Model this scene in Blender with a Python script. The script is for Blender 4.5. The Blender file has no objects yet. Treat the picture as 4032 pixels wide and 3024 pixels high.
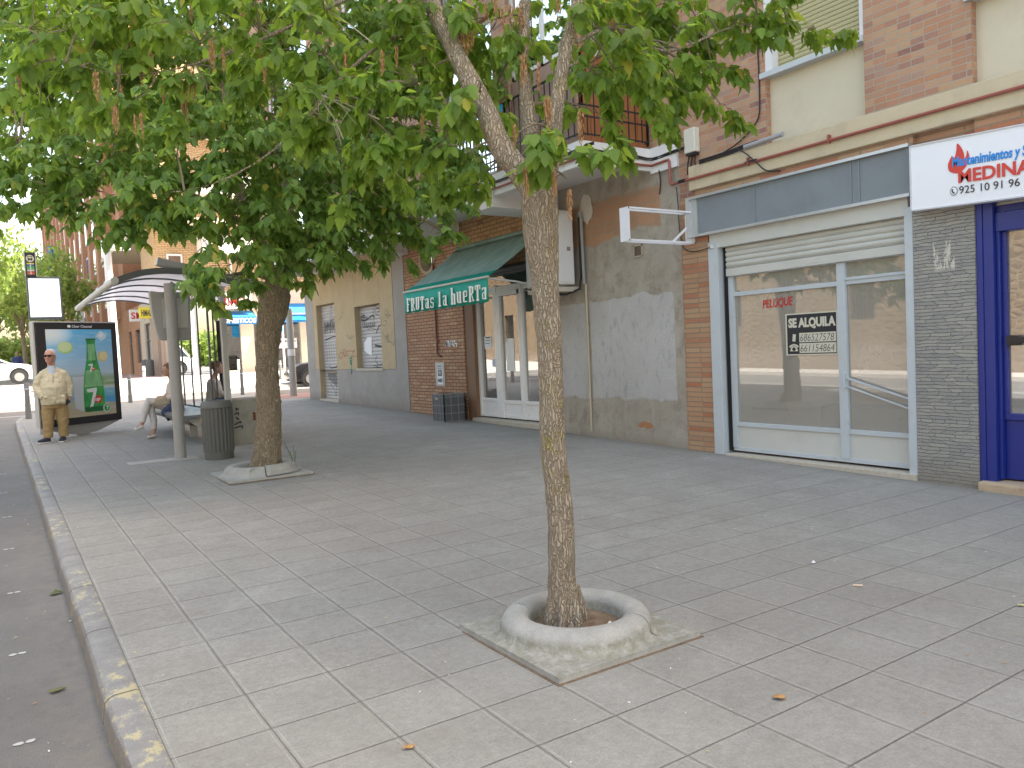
import bpy, bmesh, math, random
import numpy as np
from mathutils import Vector, Matrix
R = math.radians
random.seed(7)
SC = bpy.context.scene
COL = SC.collection

# ---------------------------------------------------------------- camera
cam_data = bpy.data.cameras.new("camera")
cam = bpy.data.objects.new("camera", cam_data)
COL.objects.link(cam)
SC.camera = cam
cam_data.sensor_width = 36.0
cam_data.lens = 27.604
cam_data.clip_start = 0.05
cam_data.clip_end = 3000
def camera_axes(yaw, pitch, roll):
    cy, sy = math.cos(yaw), math.sin(yaw)
    f = Vector((sy * math.cos(pitch), cy * math.cos(pitch), math.sin(pitch)))
    r = Vector((cy, -sy, 0)); u = r.cross(f)
    return r * math.cos(roll) + u * math.sin(roll), -r * math.sin(roll) + u * math.cos(roll), f
_r, _u, _f = camera_axes(R(33.335), R(-2.672), R(-2.640))
cam.matrix_world = Matrix.Translation((0, 0, 1.5)) @ Matrix((_r, _u, -_f)).transposed().to_4x4()

# ---------------------------------------------------------------- light
SUN_DIR = Vector((0.80, -0.42, 1.42)).normalized()      # towards the sun
elev = math.asin(SUN_DIR.z); azim = math.atan2(SUN_DIR.x, SUN_DIR.y)
world = bpy.data.worlds.new("World"); SC.world = world; world.use_nodes = True
wn = world.node_tree
bg = wn.nodes["Background"]
sky = wn.nodes.new("ShaderNodeTexSky"); sky.sky_type = 'NISHITA'; sky.sun_disc = False
sky.sun_elevation = elev; sky.sun_rotation = azim
sky.air_density = 1.3; sky.dust_density = 3.5; sky.ozone_density = 0.6
wbm = wn.nodes.new("ShaderNodeMix"); wbm.data_type = 'RGBA'; wbm.blend_type = 'MULTIPLY'; wbm.inputs[0].default_value = 1.0
wbm.inputs[7].default_value = (1.13, 1.0, .83, 1)          # thin summer haze, daylight balance
wn.links.new(sky.outputs[0], wbm.inputs[6]); wn.links.new(wbm.outputs[2], bg.inputs[0]); bg.inputs[1].default_value = 0.15
sl = bpy.data.lights.new("sun", 'SUN'); sl.energy = 4.2; sl.angle = R(0.6); sl.color = (1.0, 0.95, 0.87)
so = bpy.data.objects.new("sun", sl); COL.objects.link(so)
so.rotation_euler = SUN_DIR.to_track_quat('Z', 'Y').to_euler()
SC.view_settings.view_transform = 'Standard'; SC.view_settings.look = 'None'
SC.view_settings.exposure = 2.17; SC.view_settings.gamma = 1.0
SC.view_settings.use_curve_mapping = False
SC.cycles.use_denoising = True
SC.cycles.max_bounces = 8; SC.cycles.diffuse_bounces = 4; SC.cycles.transparent_max_bounces = 12
SC.cycles.sample_clamp_indirect = 6.0

# ---------------------------------------------------------------- helpers
def gz(y):                                             # the street climbs gently away from the camera
    if y < 3.4: return 0.0
    if y < 26: return (y - 3.4) * 0.0165
    if y < 40: return 0.373 + (y - 26) * 0.0348
    return 0.86

def tag(o, label=None, cat=None, group=None, kind=None):
    if label: o['label'] = label
    if cat: o['category'] = cat
    if group: o['group'] = group
    if kind: o['kind'] = kind
    return o

def thing(name, label, cat, loc, rz=0, group=None):
    o = bpy.data.objects.new(name, None); COL.objects.link(o)
    o.location = loc; o.rotation_euler = (0, 0, rz); o.empty_display_size = .1
    o['_m'] = 1
    o.matrix_world = Matrix.Translation(loc) @ Matrix.Rotation(rz, 4, 'Z')
    del o['_m']
    return tag(o, label, cat, group)

def put(o, parent):
    """o's mesh is in world coordinates; hang it under parent without moving it"""
    if parent is not None:
        o.parent = parent
        if parent.type == 'EMPTY':
            M = Matrix.Translation(parent.location) @ parent.rotation_euler.to_matrix().to_4x4()
            o.matrix_parent_inverse = M.inverted()
        elif parent.parent is None:
            o.matrix_parent_inverse = Matrix.Translation(parent.location).inverted()
    return o

def copy_tree(o, parent=None):
    c = o.copy(); COL.objects.link(c)
    if parent is not None: c.parent = parent
    for ch in list(o.children): copy_tree(ch, c)
    return c

class MB:
    def __init__(s): s.v = []; s.f = []; s.m = []; s.cur = 0
    def add(s, vs, fs):
        b = len(s.v); s.v.extend([tuple(p) for p in vs])
        for f in fs: s.f.append([b + i for i in f]); s.m.append(s.cur)
    def quad(s, a, b, c, d): s.add([a, b, c, d], [(0, 1, 2, 3)])
    def box(s, x0, x1, y0, y1, z0, z1):
        v = [(x0, y0, z0), (x1, y0, z0), (x1, y1, z0), (x0, y1, z0), (x0, y0, z1), (x1, y0, z1), (x1, y1, z1), (x0, y1, z1)]
        s.add(v, [(0, 3, 2, 1), (4, 5, 6, 7), (0, 1, 5, 4), (1, 2, 6, 5), (2, 3, 7, 6), (3, 0, 4, 7)])
    def obox(s, c, U, V, W):
        """box from centre c with half vectors"""
        c, U, V, W = map(Vector, (c, U, V, W))
        v = [c + a * U + b * V + d * W for d in (-1, 1) for a, b in ((-1, -1), (1, -1), (1, 1), (-1, 1))]
        s.add(v, [(0, 3, 2, 1), (4, 5, 6, 7), (0, 1, 5, 4), (1, 2, 6, 5), (2, 3, 7, 6), (3, 0, 4, 7)])
    def bar(s, a, b, w, h=None, up=(0, 0, 1)):
        a, b = Vector(a), Vector(b); d = (b - a); h = h or w
        up = Vector(up)
        if abs(d.normalized().dot(up)) > .98: up = Vector((1, 0, 0))
        U = d.cross(up).normalized() * w / 2; V = U.cross(d).normalized() * h / 2
        s.obox((a + b) / 2, d / 2, U, V)
    def tube(s, path, rad, n=10, caps=True, jit=0, seed=0, closed=False):
        path = [Vector(p) for p in path]; k = len(path)
        if not hasattr(rad, '__len__'): rad = [rad] * k
        rng = random.Random(seed)
        ref = Vector((0.31, 0.17, 0.93))
        d0 = (path[1] - path[0]).normalized()
        if abs(d0.dot(ref)) > .9: ref = Vector((1, .2, 0))
        rings = []; U = None
        for i, p in enumerate(path):
            d = (path[min(i + 1, k - 1)] - path[max(i - 1, 0)]).normalized()
            if U is None: U = d.cross(ref).normalized()
            else: U = (U - d * U.dot(d)).normalized()
            V = d.cross(U)
            rings.append([p + (U * math.cos(2 * math.pi * j / n) + V * math.sin(2 * math.pi * j / n)) * rad[i] * (1 + (rng.random() - .5) * jit) for j in range(n)])
        vs = [q for r_ in rings for q in r_]; fs = []
        for i in range(k - 1):
            for j in range(n):
                fs.append((i * n + j, i * n + (j + 1) % n, (i + 1) * n + (j + 1) % n, (i + 1) * n + j))
        if caps: fs.append(tuple(range(n - 1, -1, -1))); fs.append(tuple((k - 1) * n + j for j in range(n)))
        s.add(vs, fs)
    def lathe(s, prof, c, n=32, sy=1.0, a0=0, a1=2 * math.pi, caps=False):
        full = abs(a1 - a0 - 2 * math.pi) < 1e-6
        m = n if full else n + 1
        vs = []
        for j in range(m):
            a = a0 + (a1 - a0) * j / n
            for r, z in prof: vs.append((c[0] + r * math.cos(a), c[1] + r * sy * math.sin(a), c[2] + z))
        k = len(prof); fs = []
        for j in range(n):
            q = (j + 1) % m
            for i in range(k - 1): fs.append((j * k + i, q * k + i, q * k + i + 1, j * k + i + 1))
        if caps and not full:
            fs.append(tuple(range(k))); fs.append(tuple((m - 1) * k + i for i in range(k - 1, -1, -1)))
        s.add(vs, fs)
    def prism(s, pts, O, U, V, th=0.004, n=None):
        """polygon pts (in U,V units) at O, extruded th along the normal"""
        O, U, V = Vector(O), Vector(U), Vector(V)
        n = Vector(n) if n is not None else U.cross(V).normalized()
        k = len(pts)
        a = [O + U * p[0] + V * p[1] for p in pts]; b = [p + n * th for p in a]
        s.add(a + b, [tuple(range(k - 1, -1, -1)), tuple(range(k, 2 * k))] + [(i, (i + 1) % k, k + (i + 1) % k, k + i) for i in range(k)])
    def build(s, name, mats, parent=None, smooth=False, bevel=0, label=None):
        me = bpy.data.meshes.new(name)
        if not isinstance(mats, (list, tuple)): mats = [mats]
        vs = s.v; loc = None
        if parent is None:
            a = np.array(vs); mn, mx = a.min(0), a.max(0)
            loc = (float((mn[0] + mx[0]) / 2), float((mn[1] + mx[1]) / 2), float(mn[2]))
            vs = (a - np.array(loc)).tolist()
        me.from_pydata(vs, [], s.f)
        for m in mats: me.materials.append(m)
        me.polygons.foreach_set('material_index', s.m)
        me.update()
        o = bpy.data.objects.new(name, me); COL.objects.link(o)
        if loc: o.location = loc
        if smooth:
            me.polygons.foreach_set('use_smooth', [True] * len(me.polygons))
            try: me.set_sharp_from_angle(angle=R(smooth if smooth is not True else 40))
            except Exception: pass
        if bevel:
            md = o.modifiers.new('bevel', 'BEVEL'); md.width = bevel; md.segments = 2; md.limit_method = 'ANGLE'; md.angle_limit = R(40)
        put(o, parent)
        if label: o['label'] = label
        return o

def struct(o): o['kind'] = 'structure'; return o

# ---------------------------------------------------------------- materials
def S(nt, x, sock):
    if isinstance(x, (int, float)): sock.default_value = x
    elif isinstance(x, tuple): sock.default_value = x if len(x) == len(sock.default_value) else tuple(x) + (1,)
    else: nt.links.new(x, sock)
class G:
    """small node graph writer"""
    def __init__(s, name, rough=.8, spec=.5, metal=0):
        s.mat = bpy.data.materials.new(name); s.mat.use_nodes = True; s.nt = s.mat.node_tree
        s.b = s.nt.nodes['Principled BSDF']; s.out = s.nt.nodes['Material Output']
        s.b.inputs['Roughness'].default_value = rough; s.b.inputs['Metallic'].default_value = metal
        s.b.inputs['Specular IOR Level'].default_value = spec
        s._pos = None
    def n(s, t, **k):
        nd = s.nt.nodes.new(t)
        for a, b in k.items(): setattr(nd, a, b)
        return nd
    def pos(s):
        if s._pos is None:
            s._geo = s.n('ShaderNodeNewGeometry'); s._pos = s._geo.outputs['Position']
            sp = s.n('ShaderNodeSeparateXYZ'); s.nt.links.new(s._pos, sp.inputs[0]); s.x, s.y, s.z = sp.outputs
        return s._pos
    def obj(s): return s.n('ShaderNodeTexCoord').outputs['Object']
    def m(s, op, a, b=None, c=None):
        nd = s.n('ShaderNodeMath', operation=op); S(s.nt, a, nd.inputs[0])
        if b is not None: S(s.nt, b, nd.inputs[1])
        if c is not None: S(s.nt, c, nd.inputs[2])
        return nd.outputs[0]
    def vec(s, x, y, z=0.0):
        nd = s.n('ShaderNodeCombineXYZ'); S(s.nt, x, nd.inputs[0]); S(s.nt, y, nd.inputs[1]); S(s.nt, z, nd.inputs[2]); return nd.outputs[0]
    def scale(s, v, k):
        nd = s.n('ShaderNodeVectorMath', operation='MULTIPLY'); S(s.nt, v, nd.inputs[0]); nd.inputs[1].default_value = k if isinstance(k, tuple) else (k, k, k); return nd.outputs[0]
    def noise(s, v, sc, det=4, rough=.55, dist=0, out=0):
        nd = s.n('ShaderNodeTexNoise'); S(s.nt, v, nd.inputs['Vector']); nd.inputs['Scale'].default_value = sc
        nd.inputs['Detail'].default_value = det; nd.inputs['Roughness'].default_value = rough; nd.inputs['Distortion'].default_value = dist
        return nd.outputs[out]
    def white(s, v):
        nd = s.n('ShaderNodeTexWhiteNoise'); S(s.nt, v, nd.inputs['Vector']); return nd.outputs[0]
    def mr(s, x, a, b, c=0.0, d=1.0):
        nd = s.n('ShaderNodeMapRange'); S(s.nt, x, nd.inputs[0])
        for i, q in enumerate((a, b, c, d)): S(s.nt, q, nd.inputs[i + 1])
        return nd.outputs[0]
    def mix(s, f, a, b, mode='MIX'):
        nd = s.n('ShaderNodeMix', data_type='RGBA', blend_type=mode); S(s.nt, f, nd.inputs[0]); S(s.nt, a, nd.inputs[6]); S(s.nt, b, nd.inputs[7]); return nd.outputs[2]
    def ramp(s, x, pts):
        nd = s.n('ShaderNodeValToRGB'); S(s.nt, x, nd.inputs[0]); e = nd.color_ramp.elements
        e[0].position, e[0].color = pts[0][0], tuple(pts[0][1]) + (1,)
        e[1].position, e[1].color = pts[-1][0], tuple(pts[-1][1]) + (1,)
        for p, c in pts[1:-1]: q = e.new(p); q.color = tuple(c) + (1,)
        return nd.outputs[0]
    def col(s, c): S(s.nt, c, s.b.inputs['Base Color']); return s
    def bump(s, h, dist=.01, strength=1.0):
        nd = s.n('ShaderNodeBump'); nd.inputs['Strength'].default_value = strength; nd.inputs['Distance'].default_value = dist
        S(s.nt, h, nd.inputs['Height']); s.nt.links.new(nd.outputs[0], s.b.inputs['Normal']); return s

def paint(name, c, rough=.6, var=.12, sc=6, metal=0, spec=.5, bump=0, dirt=None):
    g = G(name, rough, spec, metal); p = g.obj()
    n1 = g.noise(p, sc, 5, .65); n2 = g.noise(p, sc * 9, 3)
    k = g.m('MULTIPLY_ADD', n1, var * 2, 1 - var)
    k = g.m('MULTIPLY_ADD', n2, var * .6, g.m('SUBTRACT', k, var * .3))
    cc = g.mix(1.0, c, g.vec(k, k, k), 'MULTIPLY')
    if dirt: cc = g.mix(g.m('MULTIPLY', g.mr(g.noise(p, sc * .8, 6, .7), .52, .75), dirt[1]), cc, dirt[0])
    g.col(cc)
    if bump: g.bump(n2, bump)
    return g.mat
def flatc(name, c, rough=.6, metal=0, emit=0):
    g = G(name, rough, .5, metal); g.col(c)
    if emit: g.b.inputs['Emission Color'].default_value = tuple(c) + (1,); g.b.inputs['Emission Strength'].default_value = emit
    return g.mat

def brick(name, c1, c2, mortar, bw=.25, rh=.062, ms=.006, bumpd=.006, dark=None, soft=.1, stag=.5, z0=0.0, cols=None):
    g = G(name, .88, .25); g.pos()
    nx = g.n('ShaderNodeSeparateXYZ'); g.nt.links.new(g._geo.outputs['True Normal'], nx.inputs[0])
    isx = g.m('GREATER_THAN', g.m('ABSOLUTE', nx.outputs[0]), .6)
    u = g.m('ADD', g.m('MULTIPLY', g.y, isx), g.m('MULTIPLY', g.x, g.m('SUBTRACT', 1.0, isx)))
    nz = g.noise(g._pos, 9, 3)
    v = g.m('ADD', g.m('SUBTRACT', g.z, z0), g.m('MULTIPLY', g.m('SUBTRACT', nz, .5), .004))
    vv = g.vec(u, v, 0.0)
    t = g.n('ShaderNodeTexBrick'); g.nt.links.new(vv, t.inputs['Vector'])
    t.offset = stag; t.inputs['Color1'].default_value = tuple(c1) + (1,); t.inputs['Color2'].default_value = tuple(c2) + (1,)
    t.inputs['Mortar'].default_value = tuple(mortar) + (1,); t.inputs['Scale'].default_value = 1
    t.inputs['Mortar Size'].default_value = ms; t.inputs['Mortar Smooth'].default_value = soft; t.inputs['Bias'].default_value = -.1
    t.inputs['Brick Width'].default_value = bw; t.inputs['Row Height'].default_value = rh
    # per brick value
    row = g.m('FLOOR', g.m('DIVIDE', v, rh)); par = g.m('MODULO', g.m('ABSOLUTE', row), 2.0)
    cell = g.m('FLOOR', g.m('DIVIDE', g.m('ADD', u, g.m('MULTIPLY', par, bw * stag)), bw))
    w = g.white(g.vec(cell, row, 3.0))
    c = g.mix(g.m('MULTIPLY', g.mr(w, .0, 1.0, -.5, .5), .0), t.outputs[0], t.outputs[0])
    odd = g.mr(w, .86, .9)
    if dark: c = g.mix(g.m('MULTIPLY', odd, g.m('SUBTRACT', 1.0, t.outputs['Fac'])), t.outputs[0], dark)
    if cols:
        cr = g.ramp(w, [(i / len(cols), q) for i, q in enumerate(cols)]); cr.node.color_ramp.interpolation = 'CONSTANT'
        blot = g.noise(g._pos, 26, 4, .7); cr = g.mix(g.m('MULTIPLY', g.mr(blot, .45, .7), .35), cr, cols[0])
        c = g.mix(g.mr(t.outputs['Fac'], .2, .6), cr, mortar)
    big = g.noise(g._pos, .9, 5, .6); fine = g.noise(g._pos, 70, 3, .7)
    k = g.m('ADD', g.m('MULTIPLY', big, .35), g.m('ADD', g.m('MULTIPLY', fine, .3), .61))
    c = g.mix(1.0, c, g.vec(k, k, k), 'MULTIPLY')
    g.col(c)
    g.bump(g.m('ADD', g.m('SUBTRACT', 1.0, t.outputs['Fac']), g.m('MULTIPLY', fine, .25)), bumpd)
    return g.mat

def glass(name, refl=.35, tint=(.9, .93, .93), wavy=.0, film=0):
    g = G(name); nt = g.nt; nt.nodes.remove(g.b)
    tr = g.n('ShaderNodeBsdfTransparent'); tr.inputs[0].default_value = tuple(tint) + (1,)
    gl = g.n('ShaderNodeBsdfGlossy'); gl.inputs['Roughness'].default_value = .01; gl.inputs['Color'].default_value = (.95, .97, 1, 1)
    if wavy:
        bp = g.n('ShaderNodeBump'); bp.inputs['Distance'].default_value = wavy; nt.links.new(g.noise(g.pos(), 2.2, 2), bp.inputs['Height']); nt.links.new(bp.outputs[0], gl.inputs['Normal'])
    fr = g.n('ShaderNodeFresnel'); fr.inputs[0].default_value = 1.5
    f = g.m('MINIMUM', g.m('MULTIPLY_ADD', fr.outputs[0], 1.6, refl), 1.0)
    mx = g.n('ShaderNodeMixShader'); S(nt, f, mx.inputs[0]); nt.links.new(tr.outputs[0], mx.inputs[1]); nt.links.new(gl.outputs[0], mx.inputs[2])
    last = mx.outputs[0]
    if film:                                        # dust and smears on old glass
        df = g.n('ShaderNodeBsdfDiffuse'); df.inputs[0].default_value = (.74, .70, .62, 1); m3 = g.n('ShaderNodeMixShader')
        S(nt, g.mr(g.noise(g.scale(g.pos(), (1, 1, .5)), 2.5, 5, .65), .3, .75, film * .85, film * 1.12), m3.inputs[0]); nt.links.new(last, m3.inputs[1]); nt.links.new(df.outputs[0], m3.inputs[2]); last = m3.outputs[0]
    nt.links.new(last, g.out.inputs[0]); return g.mat

# fonts and marks ------------------------------------------------------------
def text_mesh(body, shear=0, offset=0, space=1.0, res=3):
    cu = bpy.data.curves.new('lettering', 'FONT'); cu.body = body; cu.size = 1; cu.shear = shear; cu.offset = offset
    cu.space_character = space; cu.resolution_u = res; cu.fill_mode = 'FRONT'
    cu.extrude = .02
    o = bpy.data.objects.new('lettering_tmp', cu); COL.objects.link(o)
    dg = bpy.context.evaluated_depsgraph_get(); dg.update()
    me = bpy.data.meshes.new_from_object(o.evaluated_get(dg)); bpy.data.objects.remove(o); bpy.data.curves.remove(cu)
    return me
def text(body, O, U, V, mat, parent, th=.002, shear=0, offset=.015, space=1.0, name='lettering', warp=None):
    """text fitted to the parallelogram O, O+U, O+V; stands th proud"""
    me = text_mesh(body, shear, offset, space)
    k = len(me.vertices); a = np.empty(k * 3); me.vertices.foreach_get('co', a); a = a.reshape(-1, 3)
    mn, mx = a[:, :2].min(0), a[:, :2].max(0)
    uv = (a[:, :2] - mn) / (mx - mn)
    if warp: uv = warp(uv)
    O, U, V = (np.array(q, float) for q in (O, U, V)); N = np.cross(U, V); N /= np.linalg.norm(N)
    w = O + uv[:, :1] * U + uv[:, 1:2] * V + ((a[:, 2:3] + .02) / .04) * N * th
    me.vertices.foreach_set('co', w.ravel()); me.materials.clear(); me.materials.append(mat); me.update()
    me.polygons.foreach_set('material_index', [0] * len(me.polygons))
    o = bpy.data.objects.new(name, me); COL.objects.link(o); put(o, parent); return o
def ribbon(mb, pts, O, U, V, w, th=.002):
    """painted stroke as a thin ribbon; pts in U,V units"""
    O, U, V = Vector(O), Vector(U), Vector(V); N = U.cross(V).normalized()
    P = [O + U * a + V * b for a, b in pts]; k = len(P); L = []
    for i in range(k):
        d = (P[min(i + 1, k - 1)] - P[max(i - 1, 0)])
        d = d.normalized() if d.length > 1e-6 else Vector((0, 0, 1))
        s = d.cross(N).normalized() * w / 2; L += [P[i] + s + N * th, P[i] - s + N * th]
    mb.add(L, [(2 * i, 2 * i + 1, 2 * i + 3, 2 * i + 2) for i in range(k - 1)])
def smooth_pts(p, n=6):
    out = []
    for i in range(len(p) - 1):
        p0 = p[max(i - 1, 0)]; p1 = p[i]; p2 = p[i + 1]; p3 = p[min(i + 2, len(p) - 1)]
        for j in range(n):
            t = j / n
            out.append(tuple(.5 * ((2 * b) + (c - a) * t + (2 * a - 5 * b + 4 * c - d) * t * t + (-a + 3 * b - 3 * c + d) * t ** 3) for a, b, c, d in zip(p0, p1, p2, p3)))
    out.append(tuple(p[-1])); return out
def circle(cx, cy, rx, ry, n=28, a0=0, a1=2 * math.pi): return [(cx + rx * math.cos(a0 + (a1 - a0) * i / n), cy + ry * math.sin(a0 + (a1 - a0) * i / n)) for i in range(n)]
# ================================================================= GROUND
def mat_tiles():
    g = G('paving_tiles', .9, .15); g.pos()
    wob = g.m('MULTIPLY', g.m('SUBTRACT', g.noise(g._pos, 3.0, 2), .5), .008)
    x = g.m('ADD', g.x, wob); y = g.m('ADD', g.y, wob)
    u = g.m('DIVIDE', g.m('SUBTRACT', x, .463 - .384 * 40), .384); v = g.m('DIVIDE', g.m('SUBTRACT', y, 3.18 - .3936 * 60), .3936)
    fu, fv = g.m('FRACT', u), g.m('FRACT', v)
    du = g.m('MULTIPLY', g.m('MINIMUM', fu, g.m('SUBTRACT', 1.0, fu)), .384)
    dv = g.m('MULTIPLY', g.m('MINIMUM', fv, g.m('SUBTRACT', 1.0, fv)), .3936)
    cell = g.vec(g.m('FLOOR', u), g.m('FLOOR', v), 1.0); w = g.white(cell); w2 = g.white(g.vec(g.m('FLOOR', u), g.m('FLOOR', v), 9.0))
    p = g._pos
    n0 = g.noise(p, .55, 4, .6); n1 = g.noise(p, 2.6, 6, .68); n2 = g.noise(p, 85, 3, .8); n3 = g.noise(p, 260, 2, .6); n4 = g.noise(p, 24, 4, .7)
    base = g.mix(g.mr(n1, .3, .75), (.270, .262, .238), (.345, .335, .308))
    base = g.mix(g.mr(n0, .42, .68), base, (.285, .27, .245))
    k = g.m('ADD', g.m('MULTIPLY', w, .07), g.m('ADD', g.m('MULTIPLY', n2, .75), g.m('MULTIPLY_ADD', n4, .55, .33)))
    c = g.mix(1.0, base, g.vec(k, k, k), 'MULTIPLY')
    # joints
    jn = g.mr(g.noise(p, 7, 3), .35, .65)
    ju = g.m('MULTIPLY', g.mr(du, .001, .0035, 1.0, 0.0), .55); jv = g.mr(dv, .001, .0038, 1.0, 0.0)
    j = g.m('MAXIMUM', g.m('MULTIPLY', ju, .62), g.m('MULTIPLY', jv, .8))
    band = g.mr(g.m('ABSOLUTE', g.m('SUBTRACT', du, .017)), .0015, .004, 1.0, 0.0)
    bandv = g.mr(g.m('ABSOLUTE', g.m('SUBTRACT', dv, .013)), .001, .003, 1.0, 0.0)
    c = g.mix(g.m('MULTIPLY', band, g.m('MULTIPLY_ADD', jn, .55, .22)), c, (.45, .435, .39))
    c = g.mix(g.m('MULTIPLY', bandv, .14), c, (.45, .43, .39))
    c = g.mix(g.m('MULTIPLY', j, g.m('MULTIPLY_ADD', jn, .5, .14)), c, (.16, .14, .115))
    # spots: old gum, bird lime
    vo = g.n('ShaderNodeTexVoronoi'); S(g.nt, p, vo.inputs['Vector']); vo.inputs['Scale'].default_value = 1.7
    gum = g.m('MULTIPLY', g.mr(g.m('ADD', vo.outputs['Distance'], g.m('MULTIPLY', n2, .016)), .040, .047, 1.0, 0.0), g.m('GREATER_THAN', g.white(vo.outputs['Position']), .35))
    c = g.mix(g.m('MULTIPLY', gum, .8), c, (.085, .085, .085))
    st = g.mr(g.noise(g._pos, 1.15, 6, .72), .56, .70); c = g.mix(g.m('MULTIPLY', st, .30), c, (.20, .175, .145))
    ed = g.m('MULTIPLY', g.mr(g.m('ADD', g.x, g.m('MULTIPLY', n1, .35)), 7.35, 7.75), .5); c = g.mix(ed, c, (.17, .145, .115))
    v2 = g.n('ShaderNodeTexVoronoi'); S(g.nt, p, v2.inputs['Vector']); v2.inputs['Scale'].default_value = 2.3
    lime = g.m('MULTIPLY', g.mr(g.m('ADD', v2.outputs['Distance'], g.m('MULTIPLY', n1, .06)), .056, .062, 1.0, 0.0), g.m('GREATER_THAN', g.white(v2.outputs['Position']), .8))
    c = g.mix(g.m('MULTIPLY', lime, .8), c, (.72, .72, .70))
    g.col(c)
    hgt = g.m('SUBTRACT', g.m('ADD', g.m('MULTIPLY', n2, .35), g.m('MULTIPLY', w2, .5)), g.m('MULTIPLY', g.m('MAXIMUM', ju, jv), 1.8))
    hgt = g.m('SUBTRACT', hgt, g.m('MULTIPLY', g.mr(du, .016, .02, 1.0, 0.0), .35))
    g.bump(hgt, .0055); return g.mat
M_tiles = mat_tiles()
def mat_asphalt():
    g = G('asphalt', .85, .4); p = g.pos()
    n1 = g.noise(p, 1.3, 5, .6); n2 = g.noise(p, 140, 2, .7); n3 = g.noise(p, 12, 4)
    c = g.mix(g.mr(n1, .3, .7), (.135, .13, .124), (.178, .172, .163))
    k = g.m('MULTIPLY_ADD', n2, .9, .55); c = g.mix(1.0, c, g.vec(k, k, k), 'MULTIPLY')
    c = g.mix(g.m('MULTIPLY', g.mr(g.x, -.1, .33), g.m('MULTIPLY', g.mr(n3, .3, .7), .6)), c, (.25, .22, .18))
    vo = g.n('ShaderNodeTexVoronoi'); S(g.nt, p, vo.inputs['Vector']); vo.inputs['Scale'].default_value = 9
    sp = g.m('MULTIPLY', g.m('LESS_THAN', vo.outputs['Distance'], .05), g.m('GREATER_THAN', g.white(vo.outputs['Position']), .7))
    c = g.mix(g.m('MULTIPLY', sp, .5), c, (.4, .36, .26))
    g.col(c); g.bump(n2, .004); return g.mat
M_asph = mat_asphalt()

def ystations(y0, y1, st=1.0):
    ys = [y for y in (3.4, 26, 40) if y0 < y < y1] + [y0, y1]
    y = y0
    while y < y1: ys.append(y); y += st
    return sorted(set(round(q, 4) for q in ys))
mb = MB(); ys = [-120, 3.4, 26, 40, 140, 900]
for a, b in zip(ys[:-1], ys[1:]):
    mb.quad((-700, a, gz(a) - .11), (700, a, gz(a) - .11), (700, b, gz(b) - .11), (-700, b, gz(b) - .11))
struct(mb.build('ground_road', M_asph))

KC = [(.46, 20.0), (.47, 21.0), (.50, 22.0), (.62, 23.0), (.95, 24.1), (1.5, 25.0), (2.3, 25.8), (3.3, 26.3), (4.6, 26.55), (6, 26.6)]
KC = smooth_pts(KC, 4)
def xl(y):
    if y <= 20: return .46
    for (xa, ya), (xb, yb) in zip(KC[:-1], KC[1:]):
        if ya <= y <= yb: return xa + (xb - xa) * (y - ya) / max(yb - ya, 1e-6)
    return 6
mb = MB(); ys = ystations(-14, 20, 2) + [q[1] for q in KC[1:]]
for a, b in zip(ys[:-1], ys[1:]):
    mb.quad((xl(a), a, gz(a)), (30, a, gz(a)), (30, b, gz(b)), (xl(b), b, gz(b)))
struct(mb.build('pavement', M_tiles))

def mat_kerb():
    g = G('kerb_stone', .85, .35); p = g.pos()
    n1 = g.noise(p, 5, 5, .7); n2 = g.noise(p, 110, 3, .7); n3 = g.noise(g.scale(p, (1, .5, 1)), 16, 6, .8)
    c = g.mix(g.mr(n1, .3, .7), (.25, .245, .24), (.36, .355, .34))
    k = g.m('MULTIPLY_ADD', n2, .6, .7); c = g.mix(1.0, c, g.vec(k, k, k), 'MULTIPLY')
    ym = 0.0
    for a, b in ((2.2, 2.9), (3.13, 3.62), (3.66, 4.35), (5.1, 6.35), (7.65, 8.9), (10.4, 11.6), (13.2, 14.4), (15.8, 17.0), (18.6, 19.8), (21.2, 22.4)):
        q = g.m('MULTIPLY', g.mr(g.y, a - .05, a + .05), g.mr(g.y, b - .05, b + .05, 1.0, 0.0)); ym = g.m('MAXIMUM', q, ym)
    worn = g.mr(g.m('ADD', n3, g.m('MULTIPLY', n1, .5)), .78, .83)
    c = g.mix(g.m('MULTIPLY', g.m('MULTIPLY', ym, worn), .75), c, (.60, .53, .30))
    # side face grime and stone joints every 0.98 m
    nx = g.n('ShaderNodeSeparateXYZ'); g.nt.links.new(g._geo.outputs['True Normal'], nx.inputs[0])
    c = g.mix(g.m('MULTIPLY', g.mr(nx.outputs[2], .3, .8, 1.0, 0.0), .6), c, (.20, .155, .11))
    f = g.m('FRACT', g.m('DIVIDE', g.y, .98)); f = g.m('MINIMUM', f, g.m('SUBTRACT', 1.0, f))
    j = g.mr(f, .004, .01, 1.0, 0.0); c = g.mix(g.m('MULTIPLY', j, .7), c, (.1, .09, .08))
    g.col(c); g.bump(g.m('SUBTRACT', g.m('ADD', n2, g.m('MULTIPLY', n1, .6)), j), .008); return g.mat
M_kerb = mat_kerb()
path = [(.46, y) for y in np.arange(-12, 20, .49)] + [q for q in KC] + [(9, 26.6), (30, 26.6)]
vs, fs = [], []
rk = random.Random(4)
for i, (x, y) in enumerate(path):
    a = Vector((path[min(i + 1, len(path) - 1)][0] - path[max(i - 1, 0)][0], path[min(i + 1, len(path) - 1)][1] - path[max(i - 1, 0)][1])).normalized()
    nrm = Vector((-a.y, a.x)); z = gz(y); wv = rk.uniform(-.006, .006)
    for d, dz in ((0, -.02), (0, .004), (.012, .012), (.10, .010), (.125, .001), (.137 + wv, -.018), (.15 + wv, -.115)):
        vs.append((x + nrm.x * d, y + nrm.y * d, z + dz))
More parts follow.
